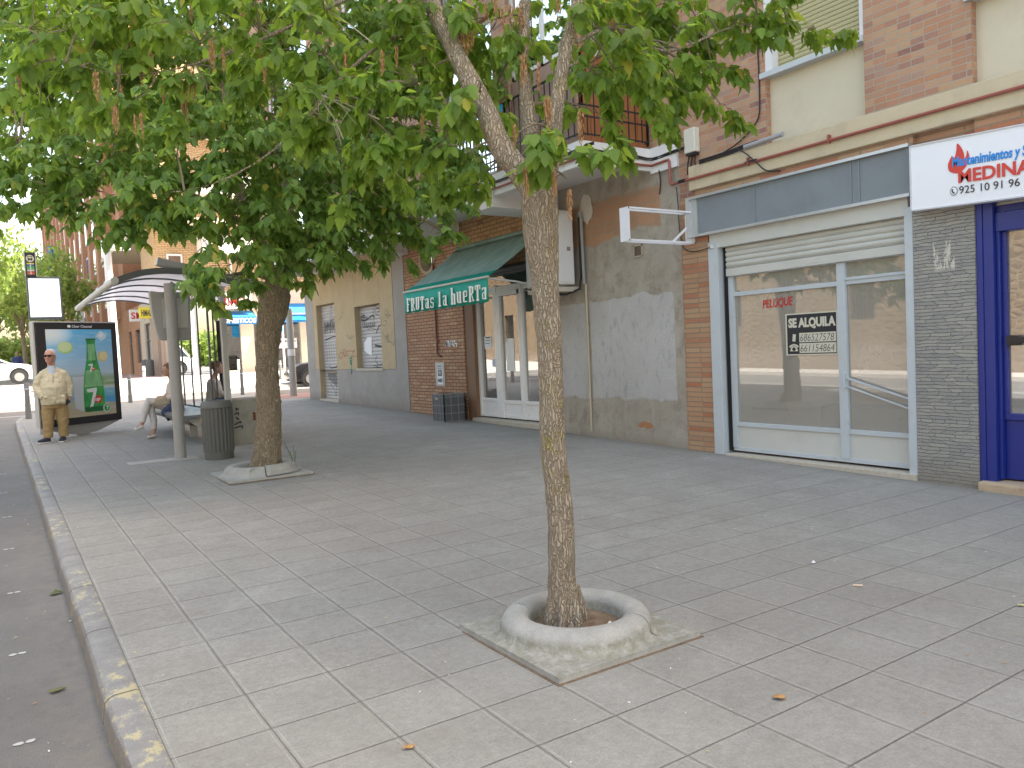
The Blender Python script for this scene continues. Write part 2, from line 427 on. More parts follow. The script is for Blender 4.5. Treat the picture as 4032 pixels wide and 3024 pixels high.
for i in range(len(path) - 1):
    for j in range(6): fs.append((i * 7 + j, (i + 1) * 7 + j, (i + 1) * 7 + j + 1, i * 7 + j + 1))
mb = MB(); mb.add(vs, fs); struct(mb.build('kerb', M_kerb, smooth=35))

# far pavement across the side street, pink paving by the shops
M_far = paint('far_paving', (.42, .40, .37), .9, .06, 3)
M_pink = paint('pink_paving', (.36, .21, .18), .9, .06, 3)
mb = MB()
for a, b in ((29.2, 40), (40, 160)):
    mb.quad((2.2, a, gz(a)), (60, a, gz(a)), (60, b, gz(b)), (2.2, b, gz(b)))
mb.quad((2.2, 29.2, gz(29.2) - .12), (60, 29.2, gz(29.2) - .12), (60, 29.2, gz(29.2)), (2.2, 29.2, gz(29.2)))
for a, b in ((29.2, 40), (40, 160)):
    mb.quad((2.2, b, gz(b) - .12), (2.2, a, gz(a) - .12), (2.2, a, gz(a)), (2.2, b, gz(b)))
struct(mb.build('far_pavement', M_far))
mb = MB(); mb.quad((4.6, 40.5, .866), (7.5, 40.5, .866), (7.5, 140, .866), (4.6, 140, .866))
mb.quad((6.2, 22.6, gz(22.6) + .004), (9.4, 22.6, gz(22.6) + .004), (9.4, 24.6, gz(24.6) + .004), (6.2, 24.6, gz(24.6) + .004))
struct(mb.build('pink_path', M_pink))
# traffic island / kerb line on the far left, lane paint, road studs
M_white = paint('road_paint', (.50, .50, .48), .8, .12, 20)
mb = MB()
for a, b in ((25.0, 25.16),):
    mb.quad((-40, a, gz(a) - .106), (1.2, a, gz(a) - .106), (1.2, b, gz(b) - .106), (-40, b, gz(b) - .106))
for a, b in ((-30, 3.4), (3.4, 22)):
    mb.quad((-3.7, a, gz(a) - .106), (-3.58, a, gz(a) - .106), (-3.58, b, gz(b) - .106), (-3.7, b, gz(b) - .106))
struct(mb.build('road_marking', M_white))
mb = MB()
for y in (3.95, 5.15, 6.5, 8.0, 9.6, 11.3, 13.1, 15, 17):
    rr = random.Random(int(y * 10)); cx = .02 + rr.uniform(-.02, .02)
    for k in (-1, 1):
        pts = [(cx + k * .022 + (.02 + rr.uniform(-.004, .004)) * math.cos(t) , y + (.016 + rr.uniform(-.003, .003)) * math.sin(t)) for t in np.arange(0, 6.28, .7)]
        mb.add([(a, b, gz(b) - .106) for a, b in pts], [tuple(range(len(pts)))])
struct(mb.build('road_marking', M_white))
mb = MB()
for a, b in ((28.4, 40.0),):
    mb.quad((-40, a, gz(a)), (1.1, a, gz(a)), (1.1, b, gz(b)), (-40, b, gz(b)))
    mb.quad((-40, a, gz(a) - .12), (1.1, a, gz(a) - .12), (1.1, a, gz(a)), (-40, a, gz(a)))
struct(mb.build('traffic_island_pavement', M_far))
# opposite pavement
mb = MB()
for a, b in ((-60, 3.4), (3.4, 26)):
    mb.quad((-9.0, a, gz(a)), (-7.2, a, gz(a)), (-7.2, b, gz(b)), (-9.0, b, gz(b)))
    mb.quad((-7.2, a, gz(a)), (-7.2, a, gz(a) - .12), (-7.2, b, gz(b) - .12), (-7.2, b, gz(b)))
struct(mb.build('opposite_pavement', M_far))

# ---------------------------------------------------------------- tree surrounds
def mat_conc():
    g = G('cast_concrete', .9, .3); p = g.pos()
    n1 = g.noise(p, 7, 6, .7); n2 = g.noise(p, 120, 3, .75); n3 = g.noise(p, 22, 5, .7)
    c = g.mix(g.mr(n1, .3, .72), (.33, .325, .30), (.47, .46, .43))
    k = g.m('MULTIPLY_ADD', n2, .5, .75); c = g.mix(1.0, c, g.vec(k, k, k), 'MULTIPLY')
    ob = g.n('ShaderNodeSeparateXYZ'); g.nt.links.new(g.obj(), ob.inputs[0])
    low = g.m('MULTIPLY', g.mr(g.m('ABSOLUTE', g.m('SUBTRACT', ob.outputs[2], .055)), .02, .05, 1.0, 0.0), g.mr(n3, .35, .6))
    c = g.mix(g.m('MULTIPLY', low, .65), c, (.20, .19, .115))
    g.col(c); g.bump(g.m('ADD', n2, n3), .004); return g.mat
M_conc = mat_conc()
def mat_soil():
    g = G('soil', .98, .1); p = g.pos(); n1 = g.noise(p, 14, 6, .7); n2 = g.noise(p, 90, 3, .8)
    c = g.mix(g.mr(n1, .3, .7), (.19, .135, .09), (.31, .235, .165)); k = g.m('MULTIPLY_ADD', n2, .8, .6)
    g.col(g.mix(1.0, c, g.vec(k, k, k), 'MULTIPLY')); g.bump(g.m('ADD', n1, g.m('MULTIPLY', n2, .5)), .02); return g.mat
M_soil = mat_soil()
def surround(cx, cy, k, cuts, label, lean=0):
    z = gz(cy); t = thing('tree_surround', label, 'tree surround', (cx, cy, z), 0, 'concrete rings around the street trees')
    def part(name, mb_, m, smooth=False):
        a = [(cx + p[0], cy + p[1], z + p[2]) for p in mb_.v]; mb_.v = a; return mb_.build(name, m, t, smooth)
    prof = [(.44, .030), (.415, .036), (.398, .048), (.392, .070), (.385, .095), (.366, .120), (.336, .134), (.306, .137), (.276, .130), (.254, .113), (.245, .085), (.24, .01)]
    prof = [(r * k, h) for r, h in prof]
    gap = .014
    for i in range(len(cuts)):
        a0 = cuts[i] + gap; a1 = cuts[(i + 1) % len(cuts)] - gap
        if a1 < a0: a1 += 2 * math.pi
        mb_ = MB(); mb_.lathe(prof, (0, 0, 0 if i else lean), 34, a0=a0, a1=a1, caps=True); part('ring_half', mb_, M_conc, 50)
    s = .445 * k; mb_ = MB()
    n = 48; r = .25 * k; sq = []; ci = []
    for i in range(n):
        a = 2 * math.pi * i / n; c_, s_ = math.cos(a), math.sin(a); q = s / max(abs(c_), abs(s_)); sq.append((c_ * q, s_ * q)); ci.append((c_ * r, s_ * r))
    mb_.add([(x, y, .030) for x, y in sq] + [(x, y, .032) for x, y in ci] + [(x, y, -.01) for x, y in sq],
            [(i, (i + 1) % n, n + (i + 1) % n, n + i) for i in range(n)] + [(2 * n + i, 2 * n + (i + 1) % n, (i + 1) % n, i) for i in range(n)])
    part('base_slab', mb_, M_conc)
    mb_ = MB()
    for a_, b_, c_, d_ in ((-s - .012, s + .012, -s - .014, -s), (-s - .012, s + .012, s, s + .010), (-s - .014, -s, -s, s), (s, s + .010, -s, s)): mb_.box(a_, b_, c_, d_, -.002, .0035)
    part('dirt_joint', mb_, M_soil)
    mb_ = MB(); rr = random.Random(3); vs = [(0, 0, .075)]; m = 26
    for j, rd in enumerate((.07, .14, .2, .25 * k)):
        for i in range(m):
            a = 2 * math.pi * i / m; vs.append((rd * math.cos(a), rd * math.sin(a), .06 - j * .006 + rr.uniform(-.006, .006)))
    fs = [(0, 1 + i, 1 + (i + 1) % m) for i in range(m)]
    for j in range(3):
        for i in range(m): fs.append((1 + j * m + i, 1 + (j + 1) * m + i, 1 + (j + 1) * m + (i + 1) % m, 1 + j * m + (i + 1) % m))
    mb_.add(vs, fs); part('soil', mb_, M_soil, True)
    return t
surround(2.44, 3.21, 1.0, [R(-58), R(128)], 'round raised concrete ring with earth inside, around the slim foreground tree trunk')
surround(2.62, 9.6, 1.08, [R(-98), R(85)], 'cracked concrete ring around the thick knobbly tree trunk near the bus shelter', .012)

# litter on the pavement: small countable bits
M_paper = paint('paper', (.8, .8, .8), .8, .05, 30); M_dry = paint('dry_leaf', (.42, .24, .10), .8, .3, 40); M_yel = paint('yellow_leaf', (.62, .60, .28), .7, .2, 40)
M_butt = paint('cigarette', (.72, .55, .42), .8, .1, 40)
def scrap(x, y, s, m, name, label, cat, z0=0, seed=1, flat=.35):
    rr = random.Random(seed); mb_ = MB(); n = 9; z = gz(y) + .006 + z0
    v = [(x, y, z + s * flat)] + [(x + s * rr.uniform(.6, 1) * math.cos(i * 6.283 / n), y + s * rr.uniform(.35, .7) * math.sin(i * 6.283 / n), z + s * rr.uniform(0, .25)) for i in range(n)]
    mb_.add(v, [(0, 1 + i, 1 + (i + 1) % n) for i in range(n)] + [tuple(range(n, 0, -1))])
    return tag(mb_.build(name, m), label, cat)
scrap(4.38, 3.18, .022, M_paper, 'paper_scrap', 'crumpled white paper scrap on the open pavement right of the front tree', 'litter', seed=2, flat=.8)
scrap(2.62, 2.08, .04, M_dry, 'dry_leaf', 'curled brown dry leaf on the paving in front of and right of the tree ring', 'leaf', seed=3)
scrap(1.22, 2.68, .03, M_dry, 'dry_leaf', 'small brown dry leaf on the nearest paving left of the front tree ring', 'leaf', seed=6)
scrap(2.56, 3.08, .016, M_paper, 'paper_scrap', 'tiny white paper scrap on the earth inside the front tree ring', 'litter', .055, seed=5, flat=.7)
scrap(4.47, 1.98, .03, M_yel, 'fallen_leaf', 'pale yellow fallen leaf on the pavement at the right edge of the photo', 'leaf', seed=7, flat=.2)
scrap(.26, 6.26, .06, flatc('clump_green', (.10, .13, .04), .9), 'leaf_clump', 'clump of dried green leaves lying in the gutter against the kerb', 'leaves', -.11, seed=8, flat=.5)
scrap(.16, 4.45, .05, flatc('clump_green2', (.13, .14, .05), .9), 'leaf_clump', 'flattened green leaf clump on the asphalt beside the yellow kerb paint', 'leaves', -.11, seed=9, flat=.2)
mb = MB(); mb.tube([(4.14, 2.74, .008), (4.175, 2.70, .008)], .006, 8); tag(mb.build('cigarette_butt', M_butt), 'discarded cigarette butt on the pavement right of the front tree', 'litter')
# scattered bits nobody would count
rr = random.Random(11); mb = MB()
for i in range(520):
    side = rr.random() < .3
    x = rr.uniform(-.25, .3) if side else rr.uniform(.5, 6.8); y = 1.2 + rr.random() ** 1.6 * 11; z = gz(y) + (-.103 if side else .004)
    a = rr.random() * 3.14; l = rr.uniform(.003, .012); w = l * rr.uniform(.15, .6)
    dx, dy = math.cos(a) * l, math.sin(a) * l; ex, ey = -math.sin(a) * w, math.cos(a) * w
    mb.cur = rr.choice((0, 1, 1, 2))
    mb.add([(x - dx, y - dy, z), (x + ex, y + ey, z + .002), (x + dx, y + dy, z), (x - ex, y - ey, z + .002)], [(0, 3, 2, 1)])
tag(mb.build('leaf_debris', [M_paper, M_dry, M_yel]), 'loose dry seeds and leaf crumbs scattered over the paving and gutter', 'debris', kind='stuff')
# ================================================================= BUILDINGS ON THE RIGHT
F = 7.5
M_brickA = brick('brick_upper', (.52, .265, .155), (.41, .20, .115), (.42, .36, .285), .255, .0640, .0058, .009, z0=3.62, cols=[(.475, .285, .185), (.44, .235, .155), (.49, .315, .195), (.45, .25, .17), (.40, .215, .15), (.475, .30, .19), (.36, .20, .155), (.455, .245, .155), (.485, .30, .20), (.29, .15, .125), (.44, .255, .17), (.46, .235, .14), (.41, .26, .20)])
M_brickB = brick('brick_lower', (.40, .215, .115), (.30, .150, .080), (.085, .05, .033), .25, .066, .0050, .014, soft=.2, cols=[(.43, .25, .155), (.45, .245, .145), (.42, .25, .16), (.46, .26, .155), (.53, .35, .22), (.41, .225, .14), (.45, .26, .165), (.48, .29, .185), (.44, .24, .15)])
M_brickO = brick('brick_over_shop', (.52, .33, .17), (.44, .27, .135), (.20, .13, .08), .22, .075, .006, .012, dark=(.36, .19, .10))
M_brickP = brick('brick_pilaster', (.40, .20, .12), (.32, .15, .09), (.30, .23, .165), .50, .063, .0065, .016, cols=[(.47, .29, .175), (.46, .265, .16), (.44, .20, .12), (.48, .31, .19), (.42, .255, .16), (.47, .28, .165), (.43, .18, .10)])
M_cream = paint('cream_render', (.60, .54, .415), .85, .07, 2.2, bump=.002, dirt=((.42, .36, .27), .35))
M_band = paint('cream_band', (.56, .475, .33), .85, .10, 3, bump=.003, dirt=((.33, .27, .19), .5))
M_wsoff = paint('white_render', (.72, .70, .68), .85, .05, 2)
M_wband = paint('white_band', (.74, .74, .74), .8, .05, 3, dirt=((.45, .43, .40), .3))
M_alu = paint('blue_grey_metal', (.50, .545, .58), .45, .06, 5, metal=.0, dirt=((.40, .38, .33), .4))
M_alup = paint('grey_white_panel', (.56, .56, .52), .55, .06, 3, dirt=((.42, .40, .33), .35))
M_dark = flatc('dark_gap', (.01, .01, .01), .9)
M_glass = glass('shop_glass', .10, (.93, .93, .9), film=.30)
M_glass2 = glass('dark_glass', .16, (.75, .8, .8))
M_redpipe = paint('red_oxide_paint', (.30, .085, .06), .5, .15, 12)
M_cable = flatc('black_cable', (.018, .018, .02), .6)
M_sill = paint('terrazzo_sill', (.50, .45, .37), .8, .2, 30, dirt=((.25, .19, .13), .6))

def wallY(mb, X, y0, y1, z0, z1, ops=(), depth=.15, zf=None):
    ys = sorted(set([y0, y1] + [q for o in ops for q in o[:2]])); zs = sorted(set([z0, z1] + [q for o in ops for q in o[2:4]]))
    for a, b in zip(ys[:-1], ys[1:]):
        for c, d in zip(zs[:-1], zs[1:]):
            m = ((a + b) / 2, (c + d) / 2)
            if any(o[0] < m[0] < o[1] and o[2] < m[1] < o[3] for o in ops): continue
            mb.quad((X, b, c), (X, a, c), (X, a, d), (X, b, d))
    for a, b, c, d in [o[:4] for o in ops]:
        e = X + depth
        mb.quad((X, a, c), (e, a, c), (e, a, d), (X, a, d)); mb.quad((X, b, c), (X, b, d), (e, b, d), (e, b, c))
        mb.quad((X, a, d), (e, a, d), (e, b, d), (X, b, d)); mb.quad((X, a, c), (X, b, c), (e, b, c), (e, a, c))

def slats(mb, X, y0, y1, z0, z1, pitch=.06, dep=.012):
    z = z1; 
    while z > z0 + 1e-4:
        zb = max(z - pitch, z0); h = z - zb; pr = [(0, 0), (-dep * .8, .15), (-dep, .45), (-dep * .7, .8), (.002, .93), (.004, 1)]
        vs = []
        for y in (y0, y1):
            for dx, t in pr: vs.append((X + dx, y, z - t * h))
        k = len(pr); mb.add(vs, [(i, i + 1, k + i + 1, k + i) for i in range(k - 1)]); z = zb

# ---------------- building A: brick block with the two shops on the right
bA = thing('apartment_building', 'orange brick apartment block with cream strips above the empty shop and blue shop', 'building', (F, 2, 0))
YA0, YA1 = -9.0, 7.27
mb = MB()
strips = [(4.69, 5.9), (2.1, 3.65), (-.6, .6), (-4, -2.6)]
zt = 17.5
cur = YA1
for a, b in strips + [(YA0, YA0)]:
    if cur > b: mb.quad((F, cur, 3.6), (F, b, 3.6), (F, b, zt), (F, cur, zt))
    cur = a
for a, b in strips:    # brick reveals of the recessed strips
    mb.quad((F, b, 3.6), (F + .09, b, 3.6), (F + .09, b, zt), (F, b, zt)); mb.quad((F, a, 3.6), (F, a, zt), (F + .09, a, zt), (F + .09, a, 3.6))
mb.quad((F, 7.27, 3.3), (F, 6.2, 3.3), (F, 6.2, 3.6), (F, 7.27, 3.6))
mb.quad((F, YA0, 3.6), (30, YA0, 3.6), (30, YA0, zt), (F, YA0, zt)); mb.quad((F, YA0, 0), (30, YA0, 0), (30, YA0, 3.6), (F, YA0, 3.6))
mb.quad((F, YA0, zt), (30, YA0, zt), (30, YA1, zt), (F, YA1, zt)); mb.quad((30, YA0, 0), (30, YA1, 0), (30, YA1, zt), (30, YA0, zt))
mb.build('brick_wall', M_brickA, bA)
winA = []
for a, b in strips:
    z = 3.6; mb = MB()
    for fl in range(5):
        zs = 4.44 + fl * 2.75; ze = zs + 1.35
        mb.quad((F + .088, b, z), (F + .088, a, z), (F + .088, a, zs), (F + .088, b, zs)); mb.build('render_strip', M_cream, bA); mb = MB(); z = ze; winA.append((a, b, zs, ze))
    mb.quad((F + .088, b, z), (F + .088, a, z), (F + .088, a, zt), (F + .088, b, zt))
    mb.build('render_strip', M_cream, bA)
M_shut = paint('olive_roller_shutter', (.42, .39, .22), .6, .05, 4)
M_wframe = paint('white_window_frame', (.70, .70, .72), .5, .05, 8)
for a, b, c, d in winA:
    if c > 7.5 and a < 0: continue
    m1 = MB(); m1.box(F + .01, F + .14, b - .10, b - .002, c + .03, d); m1.box(F + .03, F + .14, a + .002, a + .06, c + .03, d); m1.box(F + .03, F + .14, a + .06, b - .10, d - .05, d - .002)
    w = m1.build('window', M_wframe, bA)
    m2 = MB(); slats(m2, F + .12, a + .06, b - .10, c + .05, d - .05, .048, .009); m2.build('roller_shutter', M_shut, w)
    m3 = MB(); m3.box(F - .035, F + .14, a - .0, b + .05, c - .03, c + .028); m3.build('sill', M_alu, w)
# cream band running over the shops
mb = MB(); mb.box(F - .06, F + .02, YA0 + .01, 7.06, 3.36, 3.66); mb.build('cream_band', M_band, bA, bevel=.008)
# stone pilaster
def mat_slate():
    g = G('ledge_stone', .85, .3); p = g.pos()
    t = g.n('ShaderNodeTexBrick'); wob = g.m('MULTIPLY', g.m('SUBTRACT', g.noise(g.scale(p, (1, 1, 2)), 4, 3), .5), .03)
    S(g.nt, g.vec(g.m('ADD', g.y, g.m('MULTIPLY', g.m('SINE', g.m('MULTIPLY', g.z, 23.0)), .12)), g.m('ADD', g.z, wob)), t.inputs['Vector'])
    t.inputs['Scale'].default_value = 1; t.inputs['Brick Width'].default_value = .19; t.inputs['Row Height'].default_value = .033; t.inputs['Mortar Size'].default_value = .0026
    t.inputs['Color1'].default_value = (.37, .355, .315, 1); t.inputs['Color2'].default_value = (.28, .275, .265, 1); t.inputs['Mortar'].default_value = (.13, .12, .105, 1)
    t.squash = .6; t.squash_frequency = 3; t.offset = .37
    n2 = g.noise(p, 55, 4, .7); k = g.m('MULTIPLY_ADD', n2, .5, .75)
    row = g.m('FLOOR', g.m('DIVIDE', g.m('ADD', g.z, wob), .033)); w = g.white(g.vec(g.m('FLOOR', g.m('DIVIDE', g.y, .13)), row, 2.0))
    c = g.mix(1.0, t.outputs[0], g.vec(k, k, k), 'MULTIPLY')
    nd = g.mr(g.z, 0.02, .3, .55, 0.0); c = g.mix(nd, c, (.235, .20, .15))
    rem = g.m('MULTIPLY', g.m('MULTIPLY', g.mr(g.z, 2.02, 2.06), g.mr(g.z, 2.3, 2.34, 1.0, 0.0)), g.m('MULTIPLY', g.mr(g.noise(g.scale(p, (1, 3, 1)), 9, 4, .8), .52, .56), g.m('MULTIPLY', g.m('GREATER_THAN', g.y, 3.82), g.m('LESS_THAN', g.y, 4.02))))
    c = g.mix(rem, c, (.62, .58, .50))
    g.col(c); g.bump(g.m('ADD', g.m('MULTIPLY', w, 1.2), g.m('ADD', g.m('SUBTRACT', 1.0, t.outputs['Fac']), g.m('MULTIPLY', n2, .4))), .012); return g.mat
mb = MB(); mb.box(F - .03, F + .3, 3.64, 4.21, -.05, 2.9); mb.build('stone_pilaster', mat_slate(), bA)
mb = MB(); mb.box(F - .012, F + .3, 6.81, 7.27, .0, 3.3); mb.box(F - .01, F + .3, 4.2, 6.82, 3.24, 3.38); mb.build('brick_pilaster', M_brickP, bA)

# empty shop ------------------------------------------------------------
sh = thing('shopfront', 'empty shop with pale blue grey metal frame, half raised shutter and big window to let', 'shopfront', (F, 5.5, 0))
for b_ in ((F - .025, F + .16, 6.66, 6.81, .03, 2.68), (F - .025, F + .10, 4.215, 4.30, .0, 2.68)):
    mb = MB(); mb.box(*b_); mb.build('door_jamb', M_alu, sh, bevel=.004)
mb = MB(); mb.box(F + .06, F + .12, 6.60, 6.64, .1, 2.62); mb.build('shutter_guide', M_dark, sh)
mb = MB(); mb.box(F - .02, F + .1, 4.26, 6.79, 2.60, 2.775); mb.build('shutter_box', M_alup, sh, bevel=.006)
mb = MB(); slats(mb, F + .07, 4.3, 6.6, 2.34, 2.60, .062, .02); mb.box(F + .05, F + .075, 4.3, 6.6, 2.245, 2.338)
mb.box(F + .045, F + .05, 5.30, 5.46, 2.27, 2.32); mb.build('roller_shutter', M_alup, sh, smooth=50)
# sign box above, grey sheet with aluminium border
mb = MB(); mb.box(F - .10, F - .02, 7.03, 7.09, 2.77, 3.27); mb.box(F - .10, F - .02, 4.2, 7.03, 3.24, 3.27); mb.box(F - .10, F - .02, 4.2, 7.03, 2.77, 2.80)
mb.box(F - .07, F - .02, 6.93, 7.03, 2.80, 3.24)
fas = mb.build('sign_frame', paint('bare_aluminium', (.55, .56, .58), .35, .1, 8, metal=.6), sh)
mb = MB(); mb.box(F - .055, F - .02, 4.2, 6.93, 2.80, 3.24)
for y in (6.05, 4.74, 4.83): mb.box(F - .066, F - .055, y - .012, y + .012, 2.80, 3.24)
mb.build('sign_panel', paint('grey_sign_sheet', (.20, .225, .245), .55, .15, 2.5, dirt=((.15, .16, .16), .5)), sh)
X1 = F + .12
mb = MB()
def fb(y0, y1, z0, z1, d=.04, o=0): mb.box(X1 - d - o, X1 + .02, y0, y1, z0, z1)
fb(6.53, 6.61, .14, 2.24); fb(4.24, 4.30, .08, 2.24); fb(5.02, 5.12, .14, 2.24); fb(4.30, 5.02, 2.0, 2.07, .03); fb(5.12, 6.53, 1.995, 2.045, .03)
fb(5.12, 6.53, .405, .455, .03); fb(4.30, 5.02, .405, .455, .03); fb(4.30, 6.61, .10, .145, .03); fb(4.30, 5.02, 2.045, 2.075, .045); fb(4.30, 6.61, 2.235, 2.30, .03)
mb.build('window_frame', M_alu, sh, bevel=.003)
mb = MB(); mb.box(X1 - .012, X1 + .01, 4.30, 5.02, .145, .405); mb.box(X1 - .012, X1 + .01, 5.12, 6.53, .145, .405); mb.build('lower_panel', M_alup, sh)
for a, b, c, d in ((5.12, 6.53, .455, 1.995), (5.12, 6.53, 2.045, 2.24), (4.30, 5.02, .455, 2.0), (4.30, 5.02, 2.07, 2.24)):
    mb = MB(); mb.box(X1 - .004, X1 + .002, a, b, c, d); mb.build('pane', M_glass, sh)
mb = MB(); mb.bar((X1 - .05, 5.05, 1.02), (X1 - .05, 4.28, .79), .018); mb.bar((X1 - .05, 5.05, .93), (X1 - .05, 4.28, .69), .014); mb.box(X1 - .06, X1 - .035, 5.035, 5.065, .9, 1.06)
mb.build('door_bar', M_alu, sh)
mb = MB(); mb.box(F - .05, F + .2, 4.22, 6.62, -.02, .075); mb.build('doorstep', M_sill, sh, bevel=.01)
# room behind
M_room = paint('beige_room', (.78, .58, .38), .9, .03, 1)
mb = MB(); a, b, c, d, x0, x1 = 3.9, 6.9, .05, 2.7, F + .15, F + 1.5
mb.quad((x1, a, c), (x1, b, c), (x1, b, d), (x1, a, d)); mb.quad((x0, a, c), (x1, a, c), (x1, a, d), (x0, a, d)); mb.quad((x0, b, c), (x0, b, d), (x1, b, d), (x1, b, c))
mb.quad((x0, a, c), (x0, b, c), (x1, b, c), (x1, a, c)); mb.quad((x0, a, d), (x1, a, d), (x1, b, d), (x0, b, d)); mb.build('room', M_room, sh)
mb = MB(); mb.box(x0 + .7, x0 + 1.1, 5.0, 5.9, .05, .62); mb.build('counter', paint('dim_wood', (.10, .06, .04), .6), sh)
# red window letters
M_red = flatc('red_vinyl', (.50, .02, .02), .5)
text('PELUQUE', (X1 - .006, 6.12, 1.80), (0, -.42, .015), (0, 0, .12), M_red, sh, .001, shear=.15, offset=.02)
# to-let poster in the window
ps = thing('to_let_sign', 'black and cream to let poster with two handwritten phone numbers inside the empty shop window', 'sign', (X1, 5.4, 1.25))
M_blk = flatc('poster_black', (.02, .02, .025), .6); M_crm = flatc('poster_cream', (.62, .59, .48), .6); M_ink = flatc('ink', (.03, .035, .05), .6)
PO, PU, PV = (X1 - .012, 5.80, 1.26), (0, -.67, 0), (0, 0, .475)
mb = MB(); mb.prism([(0, 0), (1, 0), (1, 1), (0, 1)], PO, PU, PV, .003); mb.build('card', M_crm, ps)
def PP(u, v, o=.004): return (PO[0] - o, PO[1] + PU[1] * u, PO[2] + PV[2] * v)
mb = MB(); mb.prism([(.03, .03), (.97, .03), (.97, .97), (.03, .97)], PP(0, 0, .003), PU, PV, .001); mb.build('print', M_blk, ps)
mb = MB(); mb.prism([(.27, .31), (.96, .31), (.96, .53), (.27, .53)], PP(0, 0, .0045), PU, PV, .001); mb.prism([(.27, .055), (.96, .055), (.96, .285), (.27, .285)], PP(0, 0, .0045), PU, PV, .001); mb.build('number_field', M_crm, ps)
text('SE ALQUILA', PP(.06, .62), (0, -.67 * .9, 0), (0, 0, .475 * .27), M_crm, ps, .001, offset=.05)
text('686527578', PP(.29, .335, .006), (0, -.67 * .64, 0), (0, 0, .475 * .165), M_ink, ps, .001, shear=.2, offset=-.012)
text('661154864', PP(.29, .085, .006), (0, -.67 * .64, 0), (0, 0, .475 * .165), M_ink, ps, .001, shear=.2, offset=-.012)
mb = MB(); mb.prism([(.13, .34), (.19, .33), (.205, .5), (.145, .51)], PP(0, 0, .0045), PU, PV, .001)
mb.prism([(.08, .10), (.24, .10), (.22, .18), (.19, .22), (.13, .22), (.10, .18)], PP(0, 0, .0045), PU, PV, .001)
mb.prism([(.06, .2), (.09, .25), (.16, .275), (.23, .25), (.26, .2), (.22, .19), (.19, .235), (.13, .235), (.10, .19)], PP(0, 0, .0050), PU, PV, .001); mb.build('phone_symbol', M_crm, ps)
mb = MB(); mb.prism(circle(.16, .15, .035, .045, 14), PP(0, 0, .0062), PU, PV, .001); mb.build('phone_dial', M_blk, ps)

# blue shop --------------------------------------------------------------
bs = thing('shopfront', 'blue painted shopfront with glass door and stone step at the right edge', 'shopfront', (F, 2.4, 0))
M_blue = paint('royal_blue_paint', (.010, .024, .215), .38, .08, 3, spec=.6)
mb = MB(); mb.box(F - .012, F + .14, 3.585, 3.64, .06, 2.75); mb.box(F + .0, F + .14, 3.50, 3.585, .06, 2.62); mb.box(F + .05, F + .16, 3.47, 3.50, .1, 2.42); mb.box(F + .04, F + .2, 1.0, 3.50, 2.33, 2.50); mb.box(F + .06, F + .2, 1.0, 3.50, 2.50, 2.56)
mb.box(F + .09, F + .16, 1.0, 3.47, .64, .70); mb.box(F + .11, F + .15, 1.0, 3.47, .1, .64); mb.box(F + .09, F + .16, 3.435, 3.47, .70, 2.33)
mb.build('door_frame', M_blue, bs, bevel=.005)
mb = MB(); mb.box(F + .125, F + .132, 1.0, 3.435, .70, 2.33); mb.build('pane', glass('blue_shop_glass', .2, film=.15), bs)
mb = MB(); slats(mb, F + .1, 1.0, 3.56, 2.50, 2.72, .06, .02); mb.build('roller_shutter', M_alup, bs, smooth=50)
mb = MB(); mb.box(F + .07, F + .10, 3.34, 3.43, 1.31, 1.40); mb.box(F + .03, F + .07, 3.22, 3.36, 1.33, 1.39); mb.build('handle', flatc('dark_metal', (.05, .05, .05), .4, .7), bs)
mb = MB(); mb.box(F - .09, F + .3, .8, 3.63, -.06, .085); mb.build('doorstep', paint('worn_stone', (.50, .38, .26), .9, .2, 12, bump=.006, dirt=((.28, .17, .10), .6)), bs, bevel=.02)
mb = MB(); mb.quad((F + 2.5, .5, 0), (F + 2.5, 3.7, 0), (F + 2.5, 3.7, 2.6), (F + 2.5, .5, 2.6)); mb.quad((F + .2, 3.55, 0), (F + .2, 3.55, 2.6), (F + 2.5, 3.55, 2.6), (F + 2.5, 3.55, 0)); mb.quad((F + .2, .5, .05), (F + .2, 3.7, .05), (F + 2.5, 3.7, .05), (F + 2.5, .5, .05)); mb.quad((F + .2, .5, 2.6), (F + 2.5, .5, 2.6), (F + 2.5, 3.7, 2.6), (F + .2, 3.7, 2.6))
mb.build('room', paint('pale_room', (.42, .40, .33), .9, .03, 1), bs)
# wall to the right of it, out of frame
mb = MB(); mb.quad((F, 1.0, -.05), (F, YA0, -.05), (F, YA0, 3.4), (F, 1.0, 3.4)); mb.quad((F, 3.64, 2.72), (F, 1.0, 2.72), (F, 1.0, 3.4), (F, 3.64, 3.4)); mb.quad((F + .05, 4.3, 2.7), (F + .05, 3.6, 2.7), (F + .05, 3.6, 3.4), (F + .05, 4.3, 3.4)); mb.build('lower_wall', M_brickP, bA)

# illuminated-box sign of the heating firm
sg = thing('shop_sign', 'white box sign with red flame and heating firm lettering above the blue shop', 'sign', (F, 3.3, 2.6))
SX = 7.35; SY0, SY1 = 4.15, 1.55
M_signw = flatc('sign_white', (.82, .83, .88), .35)
mb = MB(); mb.prism([(0, 0), (1, .0), (1, 1), (0, 1)], (SX, SY0, 2.615), (0, SY1 - SY0, -.117), (0, 0, .605), -.13, n=(-1, 0, 0)); mb.build('sign_box', M_signw, sg, bevel=.006)
mb = MB(); 
for v in (0, .6): mb.bar((SX - .004, SY0, 2.618 + v), (SX - .004, SY1, 2.501 + v), .012, .012)
mb.bar((SX - .004, SY0, 2.615), (SX - .004, SY0, 3.225), .012, .012); mb.build('sign_edge', paint('sign_edge', (.6, .6, .64), .4), sg)
M_sr = flatc('sign_red', (.62, .045, .03), .4); M_sb = flatc('sign_blue', (.01, .25, .70), .4); M_sk = flatc('sign_black', (.02, .02, .02), .4)
